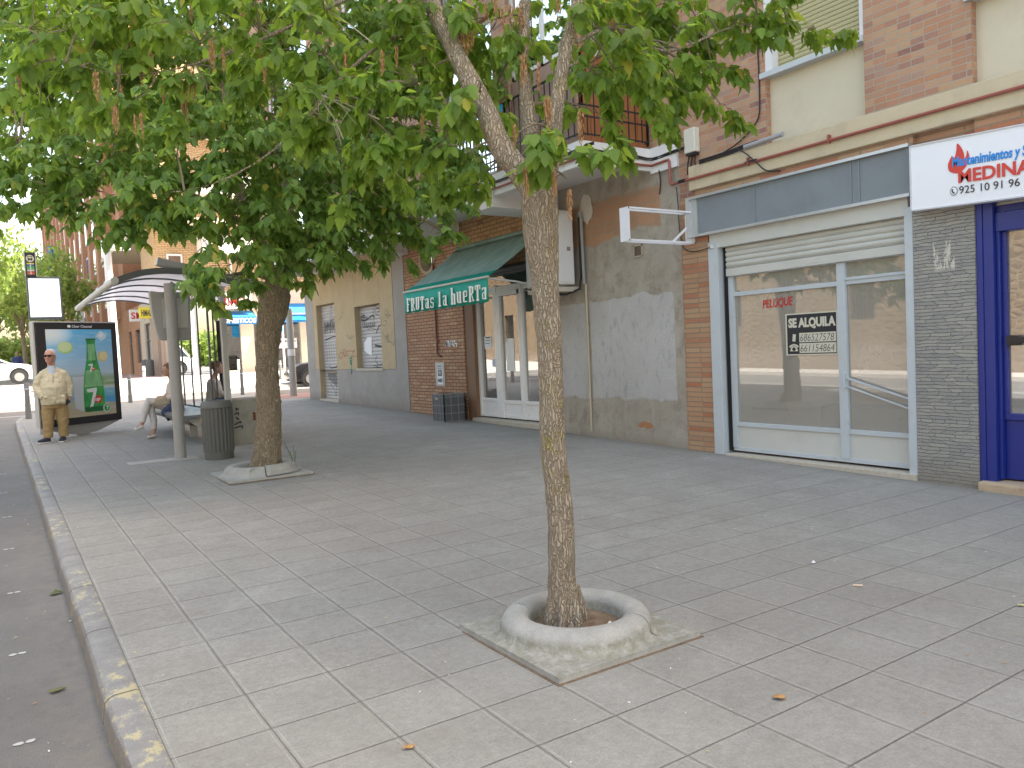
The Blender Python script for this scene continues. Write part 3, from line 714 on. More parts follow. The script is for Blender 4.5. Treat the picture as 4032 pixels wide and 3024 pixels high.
def SP(y, z, o=.003): return (SX - o, y, z - (4.15 - y) * .045)
fl = smooth_pts([(.30, 0), (.05, .12), (.0, .35), (.10, .55), (.17, .62), (.22, .45), (.28, .60), (.33, .80), (.36, 1.0), (.50, .85), (.60, .62), (.62, .45), (.70, .55), (.72, .70), (.80, .50), (.76, .30), (.60, .10), (.45, .02)], 3)
mb = MB(); mb.prism(fl, SP(3.80, 2.895), (0, -.235, 0), (0, 0, .265), .002, n=(-1, 0, 0)); mb.build('flame', M_sr, sg)
text('Mantenimientos y Servicios', SP(3.762, 2.93, .005), (0, -.86, -.04), (0, 0, .12), M_sb, sg, .002, shear=.12, offset=.03)
text('MEDINA', SP(3.71, 2.808, .007), (0, -.60, -.03), (0, 0, .118), M_sr, sg, .002, offset=.03)
text('3', SP(3.16, 2.775, .006), (0, -.06, 0), (0, 0, .10), M_sb, sg, .002, shear=.2, offset=.03)
text('925 10 91 96', SP(3.705, 2.712, .004), (0, -.50, -.025), (0, 0, .068), M_sk, sg, .002, offset=.0)
mb = MB(); mb.prism(circle(0, 0, 1, 1, 20), SP(3.752, 2.745), (0, -.032, 0), (0, 0, .040), .002, n=(-1, 0, 0)); mb.build('phone_ring', M_sk, sg)
mb = MB(); mb.prism(circle(0, 0, .86, .86, 20), SP(3.752, 2.745, .0045), (0, -.032, 0), (0, 0, .040), .001, n=(-1, 0, 0)); mb.build('phone_disc', M_signw, sg)
mb = MB(); ribbon(mb, [(-.3, .5), (-.45, .1), (-.1, -.45), (.3, -.45)], SP(3.752, 2.745, .006), (0, -.032, 0), (0, 0, .040), .012); mb.build('phone_handset', M_sk, sg)

# ---------------- building B: block with projecting upper floors
bB = thing('apartment_building', 'brick apartment block with white edged projecting floors and railed balconies over the fruit shop', 'building', (F, 15, 0))
YB0, YB1 = 7.27, 21.9
SO = 3.80                                               # soffit level at the wall
# render wall between the pilaster and the fruit shop
def mat_stucco():
    g = G('patched_render', .92, .2); p = g.pos()
    n0 = g.noise(p, 1.1, 5, .6); n1 = g.noise(p, 4.5, 6, .7); n2 = g.noise(p, 60, 3, .7)
    wz = g.m('ADD', g.z, g.m('MULTIPLY', g.m('SUBTRACT', g.noise(g.scale(p, (1, 1, .3)), 2.4, 5, .6), .5), .22)); wy = g.m('ADD', g.y, g.m('MULTIPLY', g.m('SUBTRACT', n1, .5), .07))
    base = g.mix(g.mr(n0, .3, .7), (.34, .30, .245), (.44, .40, .34))
    base = g.mix(g.m('MULTIPLY', g.mr(n1, .48, .66), .6), base, (.225, .19, .15)); base = g.mix(g.m('MULTIPLY', g.mr(g.noise(g.scale(p, (1, 2.2, .35)), 3.2, 6, .7), .52, .68), .4), base, (.46, .42, .36))
    gm = g.m('MULTIPLY', g.mr(wz, .66, .70), g.m('MULTIPLY', g.mr(wz, 2.12, 2.14, 1.0, 0.0), g.m('MAXIMUM', g.m('MULTIPLY', g.mr(wy, 7.44, 7.47), g.mr(wy, 9.19, 9.22, 1.0, 0.0)), g.m('GREATER_THAN', wy, 9.3))))
    gp = g.mix(g.mr(n0, .35, .65), (.44, .425, .41), (.50, .485, .47))
    gp = g.mix(g.m('MULTIPLY', g.mr(g.noise(g.scale(p, (1, 2.2, 1)), 5.5, 5, .7), .54, .66), .55), gp, (.29, .29, .30)); gp = g.mix(g.m('MULTIPLY', g.mr(g.noise(p, 9, 5, .7), .56, .66), .4), gp, (.54, .52, .50))
    c = g.mix(gm, base, gp)
    # hollow bricks laid bare at the top
    t = g.n('ShaderNodeTexBrick'); S(g.nt, g.vec(g.y, g.z), t.inputs['Vector']); t.inputs['Scale'].default_value = 1; t.inputs['Brick Width'].default_value = .33; t.inputs['Row Height'].default_value = .14; t.inputs['Mortar Size'].default_value = .006
    t.inputs['Color1'].default_value = (.44, .235, .13, 1); t.inputs['Color2'].default_value = (.36, .20, .12, 1); t.inputs['Mortar'].default_value = (.30, .24, .18, 1)
    slope = g.m('ADD', 3.02, g.m('MULTIPLY', g.m('SUBTRACT', g.y, 7.27), .045)); slope = g.m('SUBTRACT', slope, g.m('MULTIPLY', g.mr(g.y, 8.05, 9.0), .16))
    top = g.m('MULTIPLY', g.m('MULTIPLY', g.mr(g.m('SUBTRACT', wz, slope), -.01, .03), g.mr(g.m('ADD', g.z, g.m('MULTIPLY', n1, .25)), 3.66, 3.72, 1.0, 0.0)), g.mr(g.y, 7.62, 7.66))
    c = g.mix(g.m('MULTIPLY', top, .85), c, t.outputs[0])
    hole = g.mr(g.m('ADD', g.m('POWER', g.m('DIVIDE', g.m('SUBTRACT', wy, 8.08), .16), 2.0), g.m('POWER', g.m('DIVIDE', g.m('SUBTRACT', wz, .30), .045), 2.0)), .8, 1.0, 1.0, 0.0)
    c = g.mix(hole, c, (.40, .20, .10))
    gr = g.mr(g.m('ADD', g.z, g.m('MULTIPLY', n1, .2)), .1, .32, .6, 0.0); c = g.mix(gr, c, (.22, .185, .14))
    k = g.m('MULTIPLY_ADD', n2, .4, .8); c = g.mix(1.0, c, g.vec(k, k, k), 'MULTIPLY')
    g.col(c); g.bump(g.m('ADD', n2, g.m('ADD', g.m('MULTIPLY', n1, 2.0), g.m('MULTIPLY', gm, .6))), .006); return g.mat
M_stucco = mat_stucco()
mb = MB(); wallY(mb, F + .005, 7.27, 10.05, -.05, 4.1, [], .1); mb.build('render_wall', M_stucco, bB)
# fruit shop walls
mb = MB(); wallY(mb, F, 10.05, 12.98, 2.92, 4.1, []); mb.build('brick_wall', M_brickO, bB)
mb = MB()
# wall with round window: polygonal ring around the opening
yc, zc, rr_ = 14.31, 3.40, .28
y0, y1, z0, z1 = 12.98, 15.44, 0.0, 4.1
mb.quad((F, y1, z0), (F, y0, z0), (F, y0, zc - .45), (F, y1, zc - .45)); mb.quad((F, y1, zc + .45), (F, y0, zc + .45), (F, y0, z1), (F, y1, z1))
mb.quad((F, y1, zc - .45), (F, yc + .45, zc - .45), (F, yc + .45, zc + .45), (F, y1, zc + .45)); mb.quad((F, yc - .45, zc - .45), (F, y0, zc - .45), (F, y0, zc + .45), (F, yc - .45, zc + .45))
n = 32; sq, ci = [], []
for i in range(n):
    a = 2 * math.pi * i / n; c_, s_ = math.cos(a), math.sin(a); q = .45 / max(abs(c_), abs(s_)); sq.append((F, yc + c_ * q, zc + s_ * q)); ci.append((F, yc + c_ * rr_, zc + s_ * rr_))
mb.add(sq + ci, [(i, n + i, n + (i + 1) % n, (i + 1) % n) for i in range(n)])
mb.quad((F, 12.98, 0), (F + .25, 12.98, 0), (F + .25, 12.98, 2.92), (F, 12.98, 2.92)); mb.quad((F, 12.70, 0), (F, 12.98, 0), (F, 12.98, 0), (F, 12.70, 0)) if False else None
mb.build('brick_wall', M_brickB, bB)
rw = MB(); prof = [(.28, .02), (.28, -.03), (.31, -.045), (.345, -.03), (.345, .01)]; vs = []; m = 36
for i in range(m):
    a = 2 * math.pi * i / m
    for r_, x_ in [(.25, .14)] + prof: vs.append((F + x_, yc + r_ * math.cos(a), zc + r_ * math.sin(a)))
k = len(prof) + 1; rw.add(vs, [(i * k + j, ((i + 1) % m) * k + j, ((i + 1) % m) * k + j + 1, i * k + j + 1) for i in range(m) for j in range(k - 1)])
rwo = rw.build('round_window', paint('window_cement', (.42, .34, .24), .8, .1, 8), bB, smooth=50)
mb = MB(); mb.add([(F + .10, yc + .29 * math.cos(a), zc + .29 * math.sin(a)) for a in np.arange(0, 6.28, .2)][::-1], [tuple(range(32))]); mb.build('pane', glass('round_glass', .5), rwo)
mb = MB(); mb.add([(F + .3, yc + .4 * math.cos(a), zc + .4 * math.sin(a)) for a in np.arange(0, 6.28, .2)][::-1], [tuple(range(32))]); mb.build('dark_room', M_dark, rwo)
# brown jamb left of the fruit shop door
mb = MB(); mb.box(F + .02, F + .3, 12.66, 12.98, .1, 2.92); mb.build('door_reveal', paint('brown_reveal', (.22, .125, .075), .7, .1, 3), bB)
# concrete strips, panels and plinth
def mat_panel(nm, c1, c2, sc=90):
    g = G(nm, .9, .2); p = g.pos(); n0 = g.noise(p, 1.2, 5, .65); n1 = g.noise(p, 5, 5, .7); n2 = g.noise(p, sc, 3, .8)
    c = g.mix(g.mr(n0, .3, .7), c1, c2); k = g.m('ADD', g.m('MULTIPLY', n2, .55), g.m('MULTIPLY_ADD', n1, .3, .58)); c = g.mix(1.0, c, g.vec(k, k, k), 'MULTIPLY')
    d = g.m('MULTIPLY', g.mr(g.m('ADD', g.m('SUBTRACT', g.z, g.m('MULTIPLY', g.y, .0165)), g.m('MULTIPLY', n1, .25)), .05, .35, .55, 0.0), 1.0); c = g.mix(d, c, (.20, .165, .13)); g.col(c); g.bump(n2, .004); return g.mat
M_pconc = mat_panel('pebble_concrete', (.33, .30, .27), (.38, .355, .33)); M_panel = mat_panel('beige_panel', (.52, .42, .27), (.47, .36, .22))
PX_ = F - .015
mb = MB(); mb.box(PX_, F + .25, 15.44, 16.02, 0, 4.1)
mb.box(PX_, F + .25, 21.25, 21.9, 0, 4.1)
wallY(mb, PX_, 16.02, 21.25, 0, 1.13, [(19.62, 20.98, .0, 1.13)], .2)
mb.quad((PX_ + .5, 21.9, 0), (30, 21.9, 0), (30, 21.9, 4.1), (PX_ + .5, 21.9, 4.1)) ; mb.build('concrete_wall', M_pconc, bB)
mb = MB(); g_ = .006
wallY(mb, PX_ - .004, 16.03, 16.75 - g_, 1.135, 4.1, []); wallY(mb, PX_ - .004, 16.75, 18.28 - g_, 2.66, 4.1, []); wallY(mb, PX_ - .004, 18.28, 19.62 - g_, 1.135, 4.1, []); wallY(mb, PX_ - .004, 19.62, 20.98 - g_, 2.88, 4.1, []); wallY(mb, PX_ - .004, 20.98, 21.24, 1.135, 4.1, [])
mb.box(PX_ - .003, PX_ + .2, 16.745, 16.76, 1.135, 2.66); mb.box(PX_ - .003, PX_ + .22, 18.27, 18.285, 1.135, 2.66); mb.box(PX_ - .003, PX_ + .22, 19.61, 19.63, .3, 2.88); mb.box(PX_ - .003, PX_ + .22, 20.97, 20.99, .3, 2.88); mb.quad((PX_, 16.75, 2.66), (PX_ + .2, 16.75, 2.66), (PX_ + .2, 18.28, 2.66), (PX_, 18.28, 2.66)); mb.quad((PX_, 19.62, 2.88), (PX_ + .2, 19.62, 2.88), (PX_ + .2, 20.98, 2.88), (PX_, 20.98, 2.88))
mb.build('beige_panels', M_panel, bB)
M_joint = flatc('joint_dark', (.12, .10, .08), .9)
for y in (16.03 - .004, 16.75 - .003, 18.28 - .003, 19.62 - .003, 20.98 - .003, 21.245):
    mb = MB(); mb.box(PX_ - .003, PX_ + .01, y - .004, y + .004, 2.9 if 19 < y < 20.9 else 2.68 if 16.5 < y < 18.4 else 1.13, 4.0); mb.build('panel_joint', M_joint, bB)
M_gshut = paint('grey_roller_shutter', (.46, .44, .43), .5, .1, 6, dirt=((.28, .26, .24), .4)); M_tag = flatc('spray_black', (.055, .05, .055), .8)
def scribble(mb_, O, U, V, n, w, seed, big=False):
    rr2 = random.Random(seed)
    for k in range(n):
        cx, cy = rr2.random() * .8 + .1, rr2.random(); s = rr2.uniform(.06, .16) * (2 if big else 1); pts = [(cx, cy)]
        a = rr2.random() * 6.28
        for i in range(rr2.randint(4, 9)):
            a += rr2.uniform(-2.2, 2.2); cx = min(max(cx + math.cos(a) * s, .04), .96); cy = cy + math.sin(a) * s * .3; pts.append((cx, min(max(cy, .01), .99)))
        ribbon(mb_, smooth_pts(pts, 5), O, U, V, w)
for (a, b, c, d, sd) in ((19.63, 20.97, .33, 2.87, 1), (16.77, 18.27, 1.16, 2.65, 5)):
    mb = MB(); slats(mb, PX_ + .15, a, b, c, d, .085, .014); so_ = mb.build('roller_shutter', M_gshut, bB, smooth=50)
    mb = MB(); O, U, V = (PX_ + .134, b, c), (0, a - b, 0), (0, 0, d - c)
    if sd == 1:
        ribbon(mb, smooth_pts([(.2, .78), (.5, .80), (.62, .95), (.55, .97), (.5, .82), (.8, .88), (.95, .9)], 6), O, U, V, .018)
        for i in range(9): ribbon(mb, smooth_pts([(.12 + i * .09, .70), (.14 + i * .09, .83), (.20 + i * .09, .70 + .02 * (i % 3)), (.24 + i * .09, .80)], 4), O, U, V, .02)
        ribbon(mb, smooth_pts([(.15, .63), (.7, .66), (.88, .60), (.9, .48), (.8, .36), (.4, .33), (.3, .36)], 6), O, U, V, .03)
        for i in range(5): ribbon(mb, [(.2 + i * .13, .60), (.22 + i * .13, .40)], O, U, V, .012)
        for i in range(8): ribbon(mb, smooth_pts([(.2 + i * .06, .24), (.24 + i * .06, .28), (.22 + i * .06, .20 - .01 * i), (.28 + i * .06, .23)], 4), O, U, V, .014)
        ribbon(mb, smooth_pts([(.3, .16), (.5, .10), (.6, .04), (.66, .16)], 5), O, U, V, .016)
    else:
        ribbon(mb, smooth_pts([(.08, .78), (.05, .84), (.2, .86), (.1, .78), (.35, .80), (.5, .84), (.6, .80)], 6), O, U, V, .03)
        ribbon(mb, [(.55, .98), (.56, .66)], O, U, V, .014)
        for i in range(6): ribbon(mb, smooth_pts([(.1 + i * .08, .74), (.14 + i * .08, .66), (.2 + i * .08, .72)], 5), O, U, V, .018)
        ribbon(mb, smooth_pts([(.62, .55), (.75, .66), (.95, .68), (.97, .8)], 6), O, U, V, .03)
        ribbon(mb, smooth_pts([(.55, .36), (.75, .34), (.95, .32)], 5), O, U, V, .05)
        ribbon(mb, smooth_pts([(.6, .2), (.55, .1), (.75, .05), (.9, .18), (.8, .28), (.95, .3)], 6), O, U, V, .016)
        scribble(mb, O, U, V, 5, .012, 21)
    mb.build('graffiti', M_tag, so_)
    if sd == 5:
        mb = MB(); pts = [(.12, .28), (.30, .22), (.42, .20), (.44, .50), (.26, .50), (.22, .46), (.12, .42)]; mb.prism(pts, (PX_ + .13, b, c), U, V, .002, n=(-1, 0, 0)); mb.build('torn_poster', M_paper, so_)
mb = MB(); mb.box(PX_ - .03, F + .15, 19.6, 21.0, .24, .33); mb.build('sill', M_sill, bB); mb = MB(); mb.box(PX_ - .025, F + .15, 16.7, 18.32, 1.10, 1.155); mb.build('sill', M_sill, bB)
# graffiti tags on the panels
mb = MB(); O, U, V = (PX_ - .006, 19.5, 1.1), (0, -2.8, 0), (0, 0, 1.6); ribbon(mb, smooth_pts([(.10, .30), (.02, .26), (.04, .20), (.10, .22), (.12, .30), (.16, .22), (.18, .33), (.14, .33), (.15, .24), (.24, .25), (.20, .30), (.30, .31), (.38, .29), (.40, .33), (.33, .22), (.42, .23)], 6), O, U, V, .014)
mb.build('graffiti', flatc('spray_red', (.38, .07, .04), .8), bB, label='red sprayed tag')
mb = MB(); r3 = random.Random(5); p_ = [(.30 + r3.uniform(-.04, .04) * (1 - i / 40), .22 - i * .008 + r3.uniform(-.02, .02)) for i in range(36)]; ribbon(mb, p_, O, U, V, .03); mb.build('graffiti', flatc('spray_green', (.03, .30, .20), .8), bB, label='green sprayed drip')
mb = MB(); scribble(mb, (PX_ - .006, 16.7, 1.5), (0, -.65, 0), (0, 0, 1.2), 5, .02, 9, True); M_faint = flatc('spray_faint', (.30, .25, .18), .9); mb.build('graffiti', M_faint, bB, label='faint tags'); mb = MB(); scribble(mb, (PX_ - .006, 19.5, 1.9), (0, -1.1, 0), (0, 0, .8), 4, .012, 14); mb.build('graffiti', M_faint, bB, label='faint tags')
# soffit, white fascia, beams
XF = 6.3
mb = MB(); mb.quad((XF, 7.76, SO), (F + .05, 7.76, SO + .1), (F + .05, 21.9, SO + .1), (XF, 21.9, SO)); mb.build('soffit', M_wsoff, bB)
mb = MB(); mb.box(F - .035, F + .02, 7.27, 7.7595, 3.72, 4.05); mb.box(XF, F + .02, 7.76, 7.82, 3.76, 4.05); mb.box(XF, XF + .06, 7.82, 21.9, 3.74, 4.05); mb.box(XF, F, 21.84, 21.9, 3.76, 4.05); mb.build('fascia', M_wband, bB)
for a, b in ((9.85, 10.5), (12.98, 13.45), (15.2, 15.55), (19.03, 19.3)):
    mb = MB(); mb.box(XF - .03, F, a, b, 3.58, 3.90); mb.build('beam', M_wsoff, bB, bevel=.004)
# upper floors
mb = MB()
def upper_open(z): return [(7.82, 9.4, z, z + 2.45)]
ops = []
for fl_ in range(4):
    zf = 4.05 + fl_ * 2.75
    ops += [(7.86, 9.35, zf + .02, zf + 2.4), (9.75, 11.2, zf + .02, zf + 2.3), (14.0, 15.4, zf + .9, zf + 2.1), (17.4, 20.6, zf + .02, zf + 2.3)]
ops = [o for o in ops]
wallY(mb, XF + .02, 7.80, 21.88, 4.05, 17.5, ops, .12)
mb.quad((XF + .02, 7.80, 4.05), (F + .1, 7.80, 4.05), (F + .1, 7.80, 4.3), (XF + .02, 7.80, 4.3)) if False else None
for fl_ in range(1, 4): mb.quad((XF + .02, 7.80, 4.05 + fl_ * 2.75 - .35), (F + .1, 7.80, 4.05 + fl_ * 2.75 - .35), (F + .1, 7.80, 4.05 + fl_ * 2.75), (XF + .02, 7.80, 4.05 + fl_ * 2.75))
mb.quad((XF + .02, 21.88, 4.05), (XF + .02, 21.88, 17.5), (30, 21.88, 17.5), (30, 21.88, 4.05))
mb.quad((F, 7.80, 4.05), (F, 7.27, 4.05), (F, 7.27, 17.5), (F, 7.80, 17.5))
mb.quad((XF, 7.27, 17.5), (30, 7.27, 17.5), (30, 21.9, 17.5), (XF, 21.9, 17.5)); mb.quad((30, 7.27, 0), (30, 21.9, 0), (30, 21.9, 17.5), (30, 7.27, 17.5))
mb.quad((F + 1.4, 7.27, 4.05), (30, 7.27, 4.05), (30, 7.27, 17.5), (F + 1.4, 7.27, 17.5)) if False else None
mb.build('upper_wall', M_brickA, bB)
M_wood = paint('orange_wood', (.34, .135, .05), .55, .15, 3); M_pinkw = paint('grey_brown_wood', (.30, .20, .17), .6, .1, 3)
M_iron = flatc('dark_iron', (.035, .035, .04), .5, .4)
for fl_ in range(3):
    z = 4.06 + fl_ * 2.75
    mb = MB()
    for i in range(7): mb.box(XF + .10 + i * .16, XF + .253 + i * .16, 7.86, 7.89, z, z + 1.15)
    mb.box(XF + .08, F - .002, 7.84, 7.90, z + 1.15, z + 1.2); mb.box(XF + .1, F, 7.93, 7.96, z + 1.2, z + 2.35); mb.build('wood_screen', M_wood, bB)
    mb = MB()
    for i in range(9): mb.box(XF + .05, XF + .08, 7.9 + i * .16, 8.053 + i * .16, z, z + 1.15)
    mb.build('wood_screen', M_pinkw, bB, label='grey brown boarded balcony front')
    mb = MB()
    for (p, q) in (((XF - .03, 7.72), (F - .08, 7.72)), ((XF - .03, 7.72), (XF - .03, 9.4))):
        for zz in (.06, .28, .42): mb.bar((p[0], p[1], z + zz), (q[0], q[1], z + zz), .018, .018)
        L = math.dist(p, q); nb = int(L / .115)
        for i in range(nb + 1):
            x = p[0] + (q[0] - p[0]) * i / nb; y = p[1] + (q[1] - p[1]) * i / nb; mb.bar((x, y, z + .04), (x, y, z + (.9 if i % 1 == 0 else .5)), .012, .012)
        mb.bar((p[0], p[1], z + .9), (q[0], q[1], z + .9), .03, .02)
    for zz in (.06, .42): mb.bar((F - .08, 7.72, z + zz), (F - .08, 7.80, z + zz), .018, .018)
    mb.bar((XF - .03, 9.4, z + .9), (XF - .03, 11.2, z + .9), .03, .02)
    for zz in (.06, .28, .42): mb.bar((XF - .03, 9.4, z + zz), (XF - .03, 11.2, z + zz), .018, .018)
    for i in range(17): mb.bar((XF - .03, 9.4 + i * .11, z + .04), (XF - .03, 9.4 + i * .11, z + .9), .012, .012)
    mb.build('balcony_railing', M_iron, bB)
    mb = MB(); mb.box(XF - .08, F - .0, 7.70, 7.84, z + 2.36, z + 2.42) if False else None
    mb = MB()
    for a, b, c, d in ((9.75, 11.2, z + .02, z + 2.28), (14.0, 15.4, z + .9, z + 2.1), (17.4, 20.6, z, z + 2.28), (7.9, 9.35, z + 1.2, z + 2.38)):
        w = MB(); t_ = .05
        w.box(XF + .09, XF + .14, a, b, d - t_, d); w.box(XF + .09, XF + .14, a, b, c, c + t_); w.box(XF + .09, XF + .14, a, a + t_, c, d); w.box(XF + .09, XF + .14, b - t_, b, c, d); w.box(XF + .09, XF + .14, (a + b) / 2 - .03, (a + b) / 2 + .03, c, d)
        wo = w.build('window', M_wframe, bB); w = MB(); w.box(XF + .11, XF + .12, a + t_, b - t_, c + t_, d - t_); w.build('pane', glass('upper_glass_%d' % len(bpy.data.materials), .75), wo)
        w = MB(); w.box(XF + .35, XF + .37, a - .2, b + .2, c - .1, d + .1); w.build('curtain', paint('net_curtain', (.75, .75, .78), .9), wo)
# blue cloth drying on the railing
mb = MB(); pts = [(XF - .05, 9.42 + i * .07, 4.96 - (abs(i - 3) % 2) * .015) for i in range(7)]
vs = pts + [(XF - .06 - .02 * (i % 2), 9.42 + i * .07, 4.70 + .03 * (i % 3)) for i in range(7)]; mb.add(vs, [(i, i + 1, 8 + i, 7 + i) for i in range(6)])
cl_ = mb.build('cloth', paint('blue_cloth', (.02, .36, .62), .8, .1, 9)); tag(cl_, 'bright blue cloth hung over the balcony railing behind the front tree', 'cloth')
md = cl_.modifiers.new('thickness', 'SOLIDIFY'); md.thickness = .01

# fruit shop front --------------------------------------------------------
fs_ = thing('shopfront', 'fruit shop front with white aluminium glazed doors under the green awning', 'shopfront', (F, 11.4, .15))
M_whal = paint('white_aluminium', (.82, .80, .79), .4, .05, 6, dirt=((.5, .47, .43), .3))
X2 = F + .15; mb = MB()
def fb2(y0, y1, z0, z1, d=.05): mb.box(X2 - d, X2 + .02, y0, y1, z0, z1)
zb = .24
fb2(12.60, 12.90, zb, 2.62, .06); fb2(11.96, 12.07, zb, 2.62); fb2(11.15, 11.22, zb, 2.56); fb2(10.12, 10.2, zb, 2.62)
fb2(10.2, 12.6, 2.50, 2.60, .04); fb2(12.07, 12.6, .53, .58, .04); fb2(11.22, 11.86, .50, .56, .04); fb2(10.2, 11.15, .50, .56, .04); fb2(10.2, 12.6, zb, zb + .06, .04); fb2(11.22, 11.28, zb, 2.5, .055); fb2(11.86, 11.95, zb, 2.5, .055); fb2(11.22, 11.86, 2.42, 2.5, .055)
mb.build('door_frame', M_whal, fs_, bevel=.003)
mb = MB(); mb.box(X2 - .02, X2 + .01, 12.07, 12.6, zb, .53); mb.box(X2 - .02, X2 + .01, 11.22, 11.86, zb, .50); mb.box(X2 - .02, X2 + .01, 10.2, 11.15, zb, .50); mb.build('lower_panel', M_whal, fs_)
for a, b in ((12.07, 12.6), (11.28, 11.86), (10.2, 11.15)):
    mb = MB(); mb.box(X2 - .004, X2 + .002, a, b, .56, 2.5); mb.build('pane', glass('fruit_glass_%d' % int(a * 10), .26, film=.10), fs_)
mb = MB(); mb.box(X2 - .004, X2 + .002, 10.2, 12.5, 2.6, 2.85); mb.build('transom_pane', M_glass2, fs_)
mb = MB(); mb.box(F + .02, F + .3, 10.1, 12.66, 2.80, 2.95); mb.tube([(F - .02, 10.1, 2.86), (F - .02, 12.9, 2.86)], .05, 12); mb.build('shutter_box', paint('dark_shutter_box', (.09, .09, .09), .5, .1, 5), fs_)
mb = MB(); mb.box(F - .06, F + .22, 10.1, 12.72, .12, .215); mb.build('doorstep', M_sill, fs_, bevel=.01)
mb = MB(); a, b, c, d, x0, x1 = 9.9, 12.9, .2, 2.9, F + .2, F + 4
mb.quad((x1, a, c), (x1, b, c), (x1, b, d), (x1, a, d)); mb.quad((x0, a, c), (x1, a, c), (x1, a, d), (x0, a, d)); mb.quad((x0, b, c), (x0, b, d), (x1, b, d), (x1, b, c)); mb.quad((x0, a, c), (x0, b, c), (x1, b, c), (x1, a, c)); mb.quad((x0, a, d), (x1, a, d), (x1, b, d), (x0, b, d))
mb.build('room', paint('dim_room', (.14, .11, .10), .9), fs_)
mb = MB()
for y in (12.42, 12.05): mb.tube([(X2 + .12, y, .35), (X2 + .12, y, 2.15), (X2 + .2, y - .05, 2.25), (X2 + .6, y - .05, 2.25)], .018, 8)
mb.box(X2 + .05, X2 + .5, 11.5, 12.45, .56, .62); mb.build('display_rack', flatc('red_rack', (.22, .015, .02), .5), fs_)
for b_ in ((11.50, 11.75, 1.08, 1.66), (12.24, 12.48, 1.50, 1.72)):
    mb = MB(); mb.box(X2 - .011, X2 - .006, *b_); mb.build('notice', M_paper, fs_)
mb = MB(); mb.box(X2 - .011, X2 - .006, 12.10, 12.24, 1.16, 1.30) ; mb.build('notice', paint('blue_paper', (.55, .62, .72), .8), fs_, label='pale blue notice')
text('PRODUCTOS DE', (X2 - .012, 12.43, 1.685), (0, -.14, 0), (0, 0, .022), M_ink, fs_, .001); text('PRIMERA CALIDAD', (X2 - .012, 12.43, 1.64), (0, -.11, 0), (0, 0, .02), M_ink, fs_, .001) if False else None
mb = MB()
for z in (1.72, 1.67, 1.62): mb.box(X2 - .013, X2 - .011, 12.28, 12.44, z - .03, z - .018)
for z in (1.66, 1.64, 1.62, 1.60): mb.box(X2 - .013, X2 - .011, 11.70, 11.76, z, z + .006)
mb.build('notice_text', M_ink, fs_)

# awning ------------------------------------------------------------------
aw = thing('awning', 'sloping green awning with wavy edge and white lettering over the fruit shop door', 'awning', (F, 11.6, 2.5))
def mat_awn():
    g = G('awning_cloth', .8, .2); p = g.pos(); n = g.noise(p, 3, 4); n2 = g.noise(p, 40, 3)
    wv = g.n('ShaderNodeTexChecker'); S(g.nt, g.vec(g.y, g.z), wv.inputs['Vector']); wv.inputs['Scale'].default_value = 6
    c = g.mix(g.mr(n, .3, .7), (.24, .35, .29), (.36, .47, .42)); c = g.mix(g.m('MULTIPLY', wv.outputs['Fac'], .12), c, (.07, .12, .10))
    c = g.mix(g.m('MULTIPLY', g.mr(g.z, 2.685, 2.70, 1.0, 0.0), 1.0), c, (.0, .26, .19)); k = g.m('MULTIPLY_ADD', n2, .2, .9)
    g.col(g.mix(1.0, c, g.vec(k, k, k), 'MULTIPLY')); g.bump(n, .01)
    tr = g.n('ShaderNodeBsdfTranslucent'); tr.inputs[0].default_value = (.10, .30, .20, 1); mx = g.n('ShaderNodeMixShader'); mx.inputs[0].default_value = .25
    g.nt.links.new(g.b.outputs[0], mx.inputs[1]); g.nt.links.new(tr.outputs[0], mx.inputs[2]); g.nt.links.new(mx.outputs[0], g.out.inputs[0]); return g.mat
M_awn = mat_awn(); M_val = paint('valance_green', (.0, .30, .225), .75, .08, 10)
ya, yb = 10.16, 13.06; XT, ZT, XB, ZB = F - .02, 3.40, 6.33, 2.585
vs = []; nu, nv = 24, 8
for i in range(nu + 1):
    for j in range(nv + 1):
        t = j / nv; y = ya + (yb - ya) * i / nu; vs.append((XT + (XB - XT) * t, y, ZT + (ZB - ZT) * t - .025 * math.sin(math.pi * t) + .004 * math.sin(i * 1.9)))
mb = MB(); mb.add(vs, [(i * (nv + 1) + j, (i + 1) * (nv + 1) + j, (i + 1) * (nv + 1) + j + 1, i * (nv + 1) + j + 1) for i in range(nu) for j in range(nv)])
o = mb.build('awning_cloth', M_awn, aw, smooth=True); md = o.modifiers.new('t', 'SOLIDIFY'); md.thickness = .004
mb = MB(); mb.tube([(XB, ya - .02, ZB), (XB, yb + .02, ZB)], .020, 10); mb.build('front_bar', paint('beige_bar', (.52, .49, .42), .5), aw)
mb = MB(); mb.tube([(XT, ya - .02, ZT), (XT, yb, ZT)], .045, 12); mb.build('roller', M_awn, aw)
vs = []; nu = 72
def vx(i): 
    y = ya + (yb - ya) * i / nu; t = i / nu
    flare = max(0, .12 - t) / .12
    return y - flare * .10, XB - .005 - .05 * flare + .008 * math.sin(i * .8)
for i in range(nu + 1):
    y, x = vx(i); y0_ = ya + (yb - ya) * i / nu
    sc = .020 * abs(math.sin(math.pi * i / nu * 9)) 
    vs += [(XB, y0_, ZB - .01), ((XB + x) / 2, (y0_ + y) / 2, ZB - .19), (x, y, ZB - .40 - sc + .03)]
mb = MB(); mb.add(vs, [(i * 3 + j, i * 3 + j + 1, i * 3 + 4 + j, i * 3 + 3 + j) for i in range(nu) for j in range(2)])
o = mb.build('valance', M_val, aw, smooth=True); md = o.modifiers.new('t', 'SOLIDIFY'); md.thickness = .004
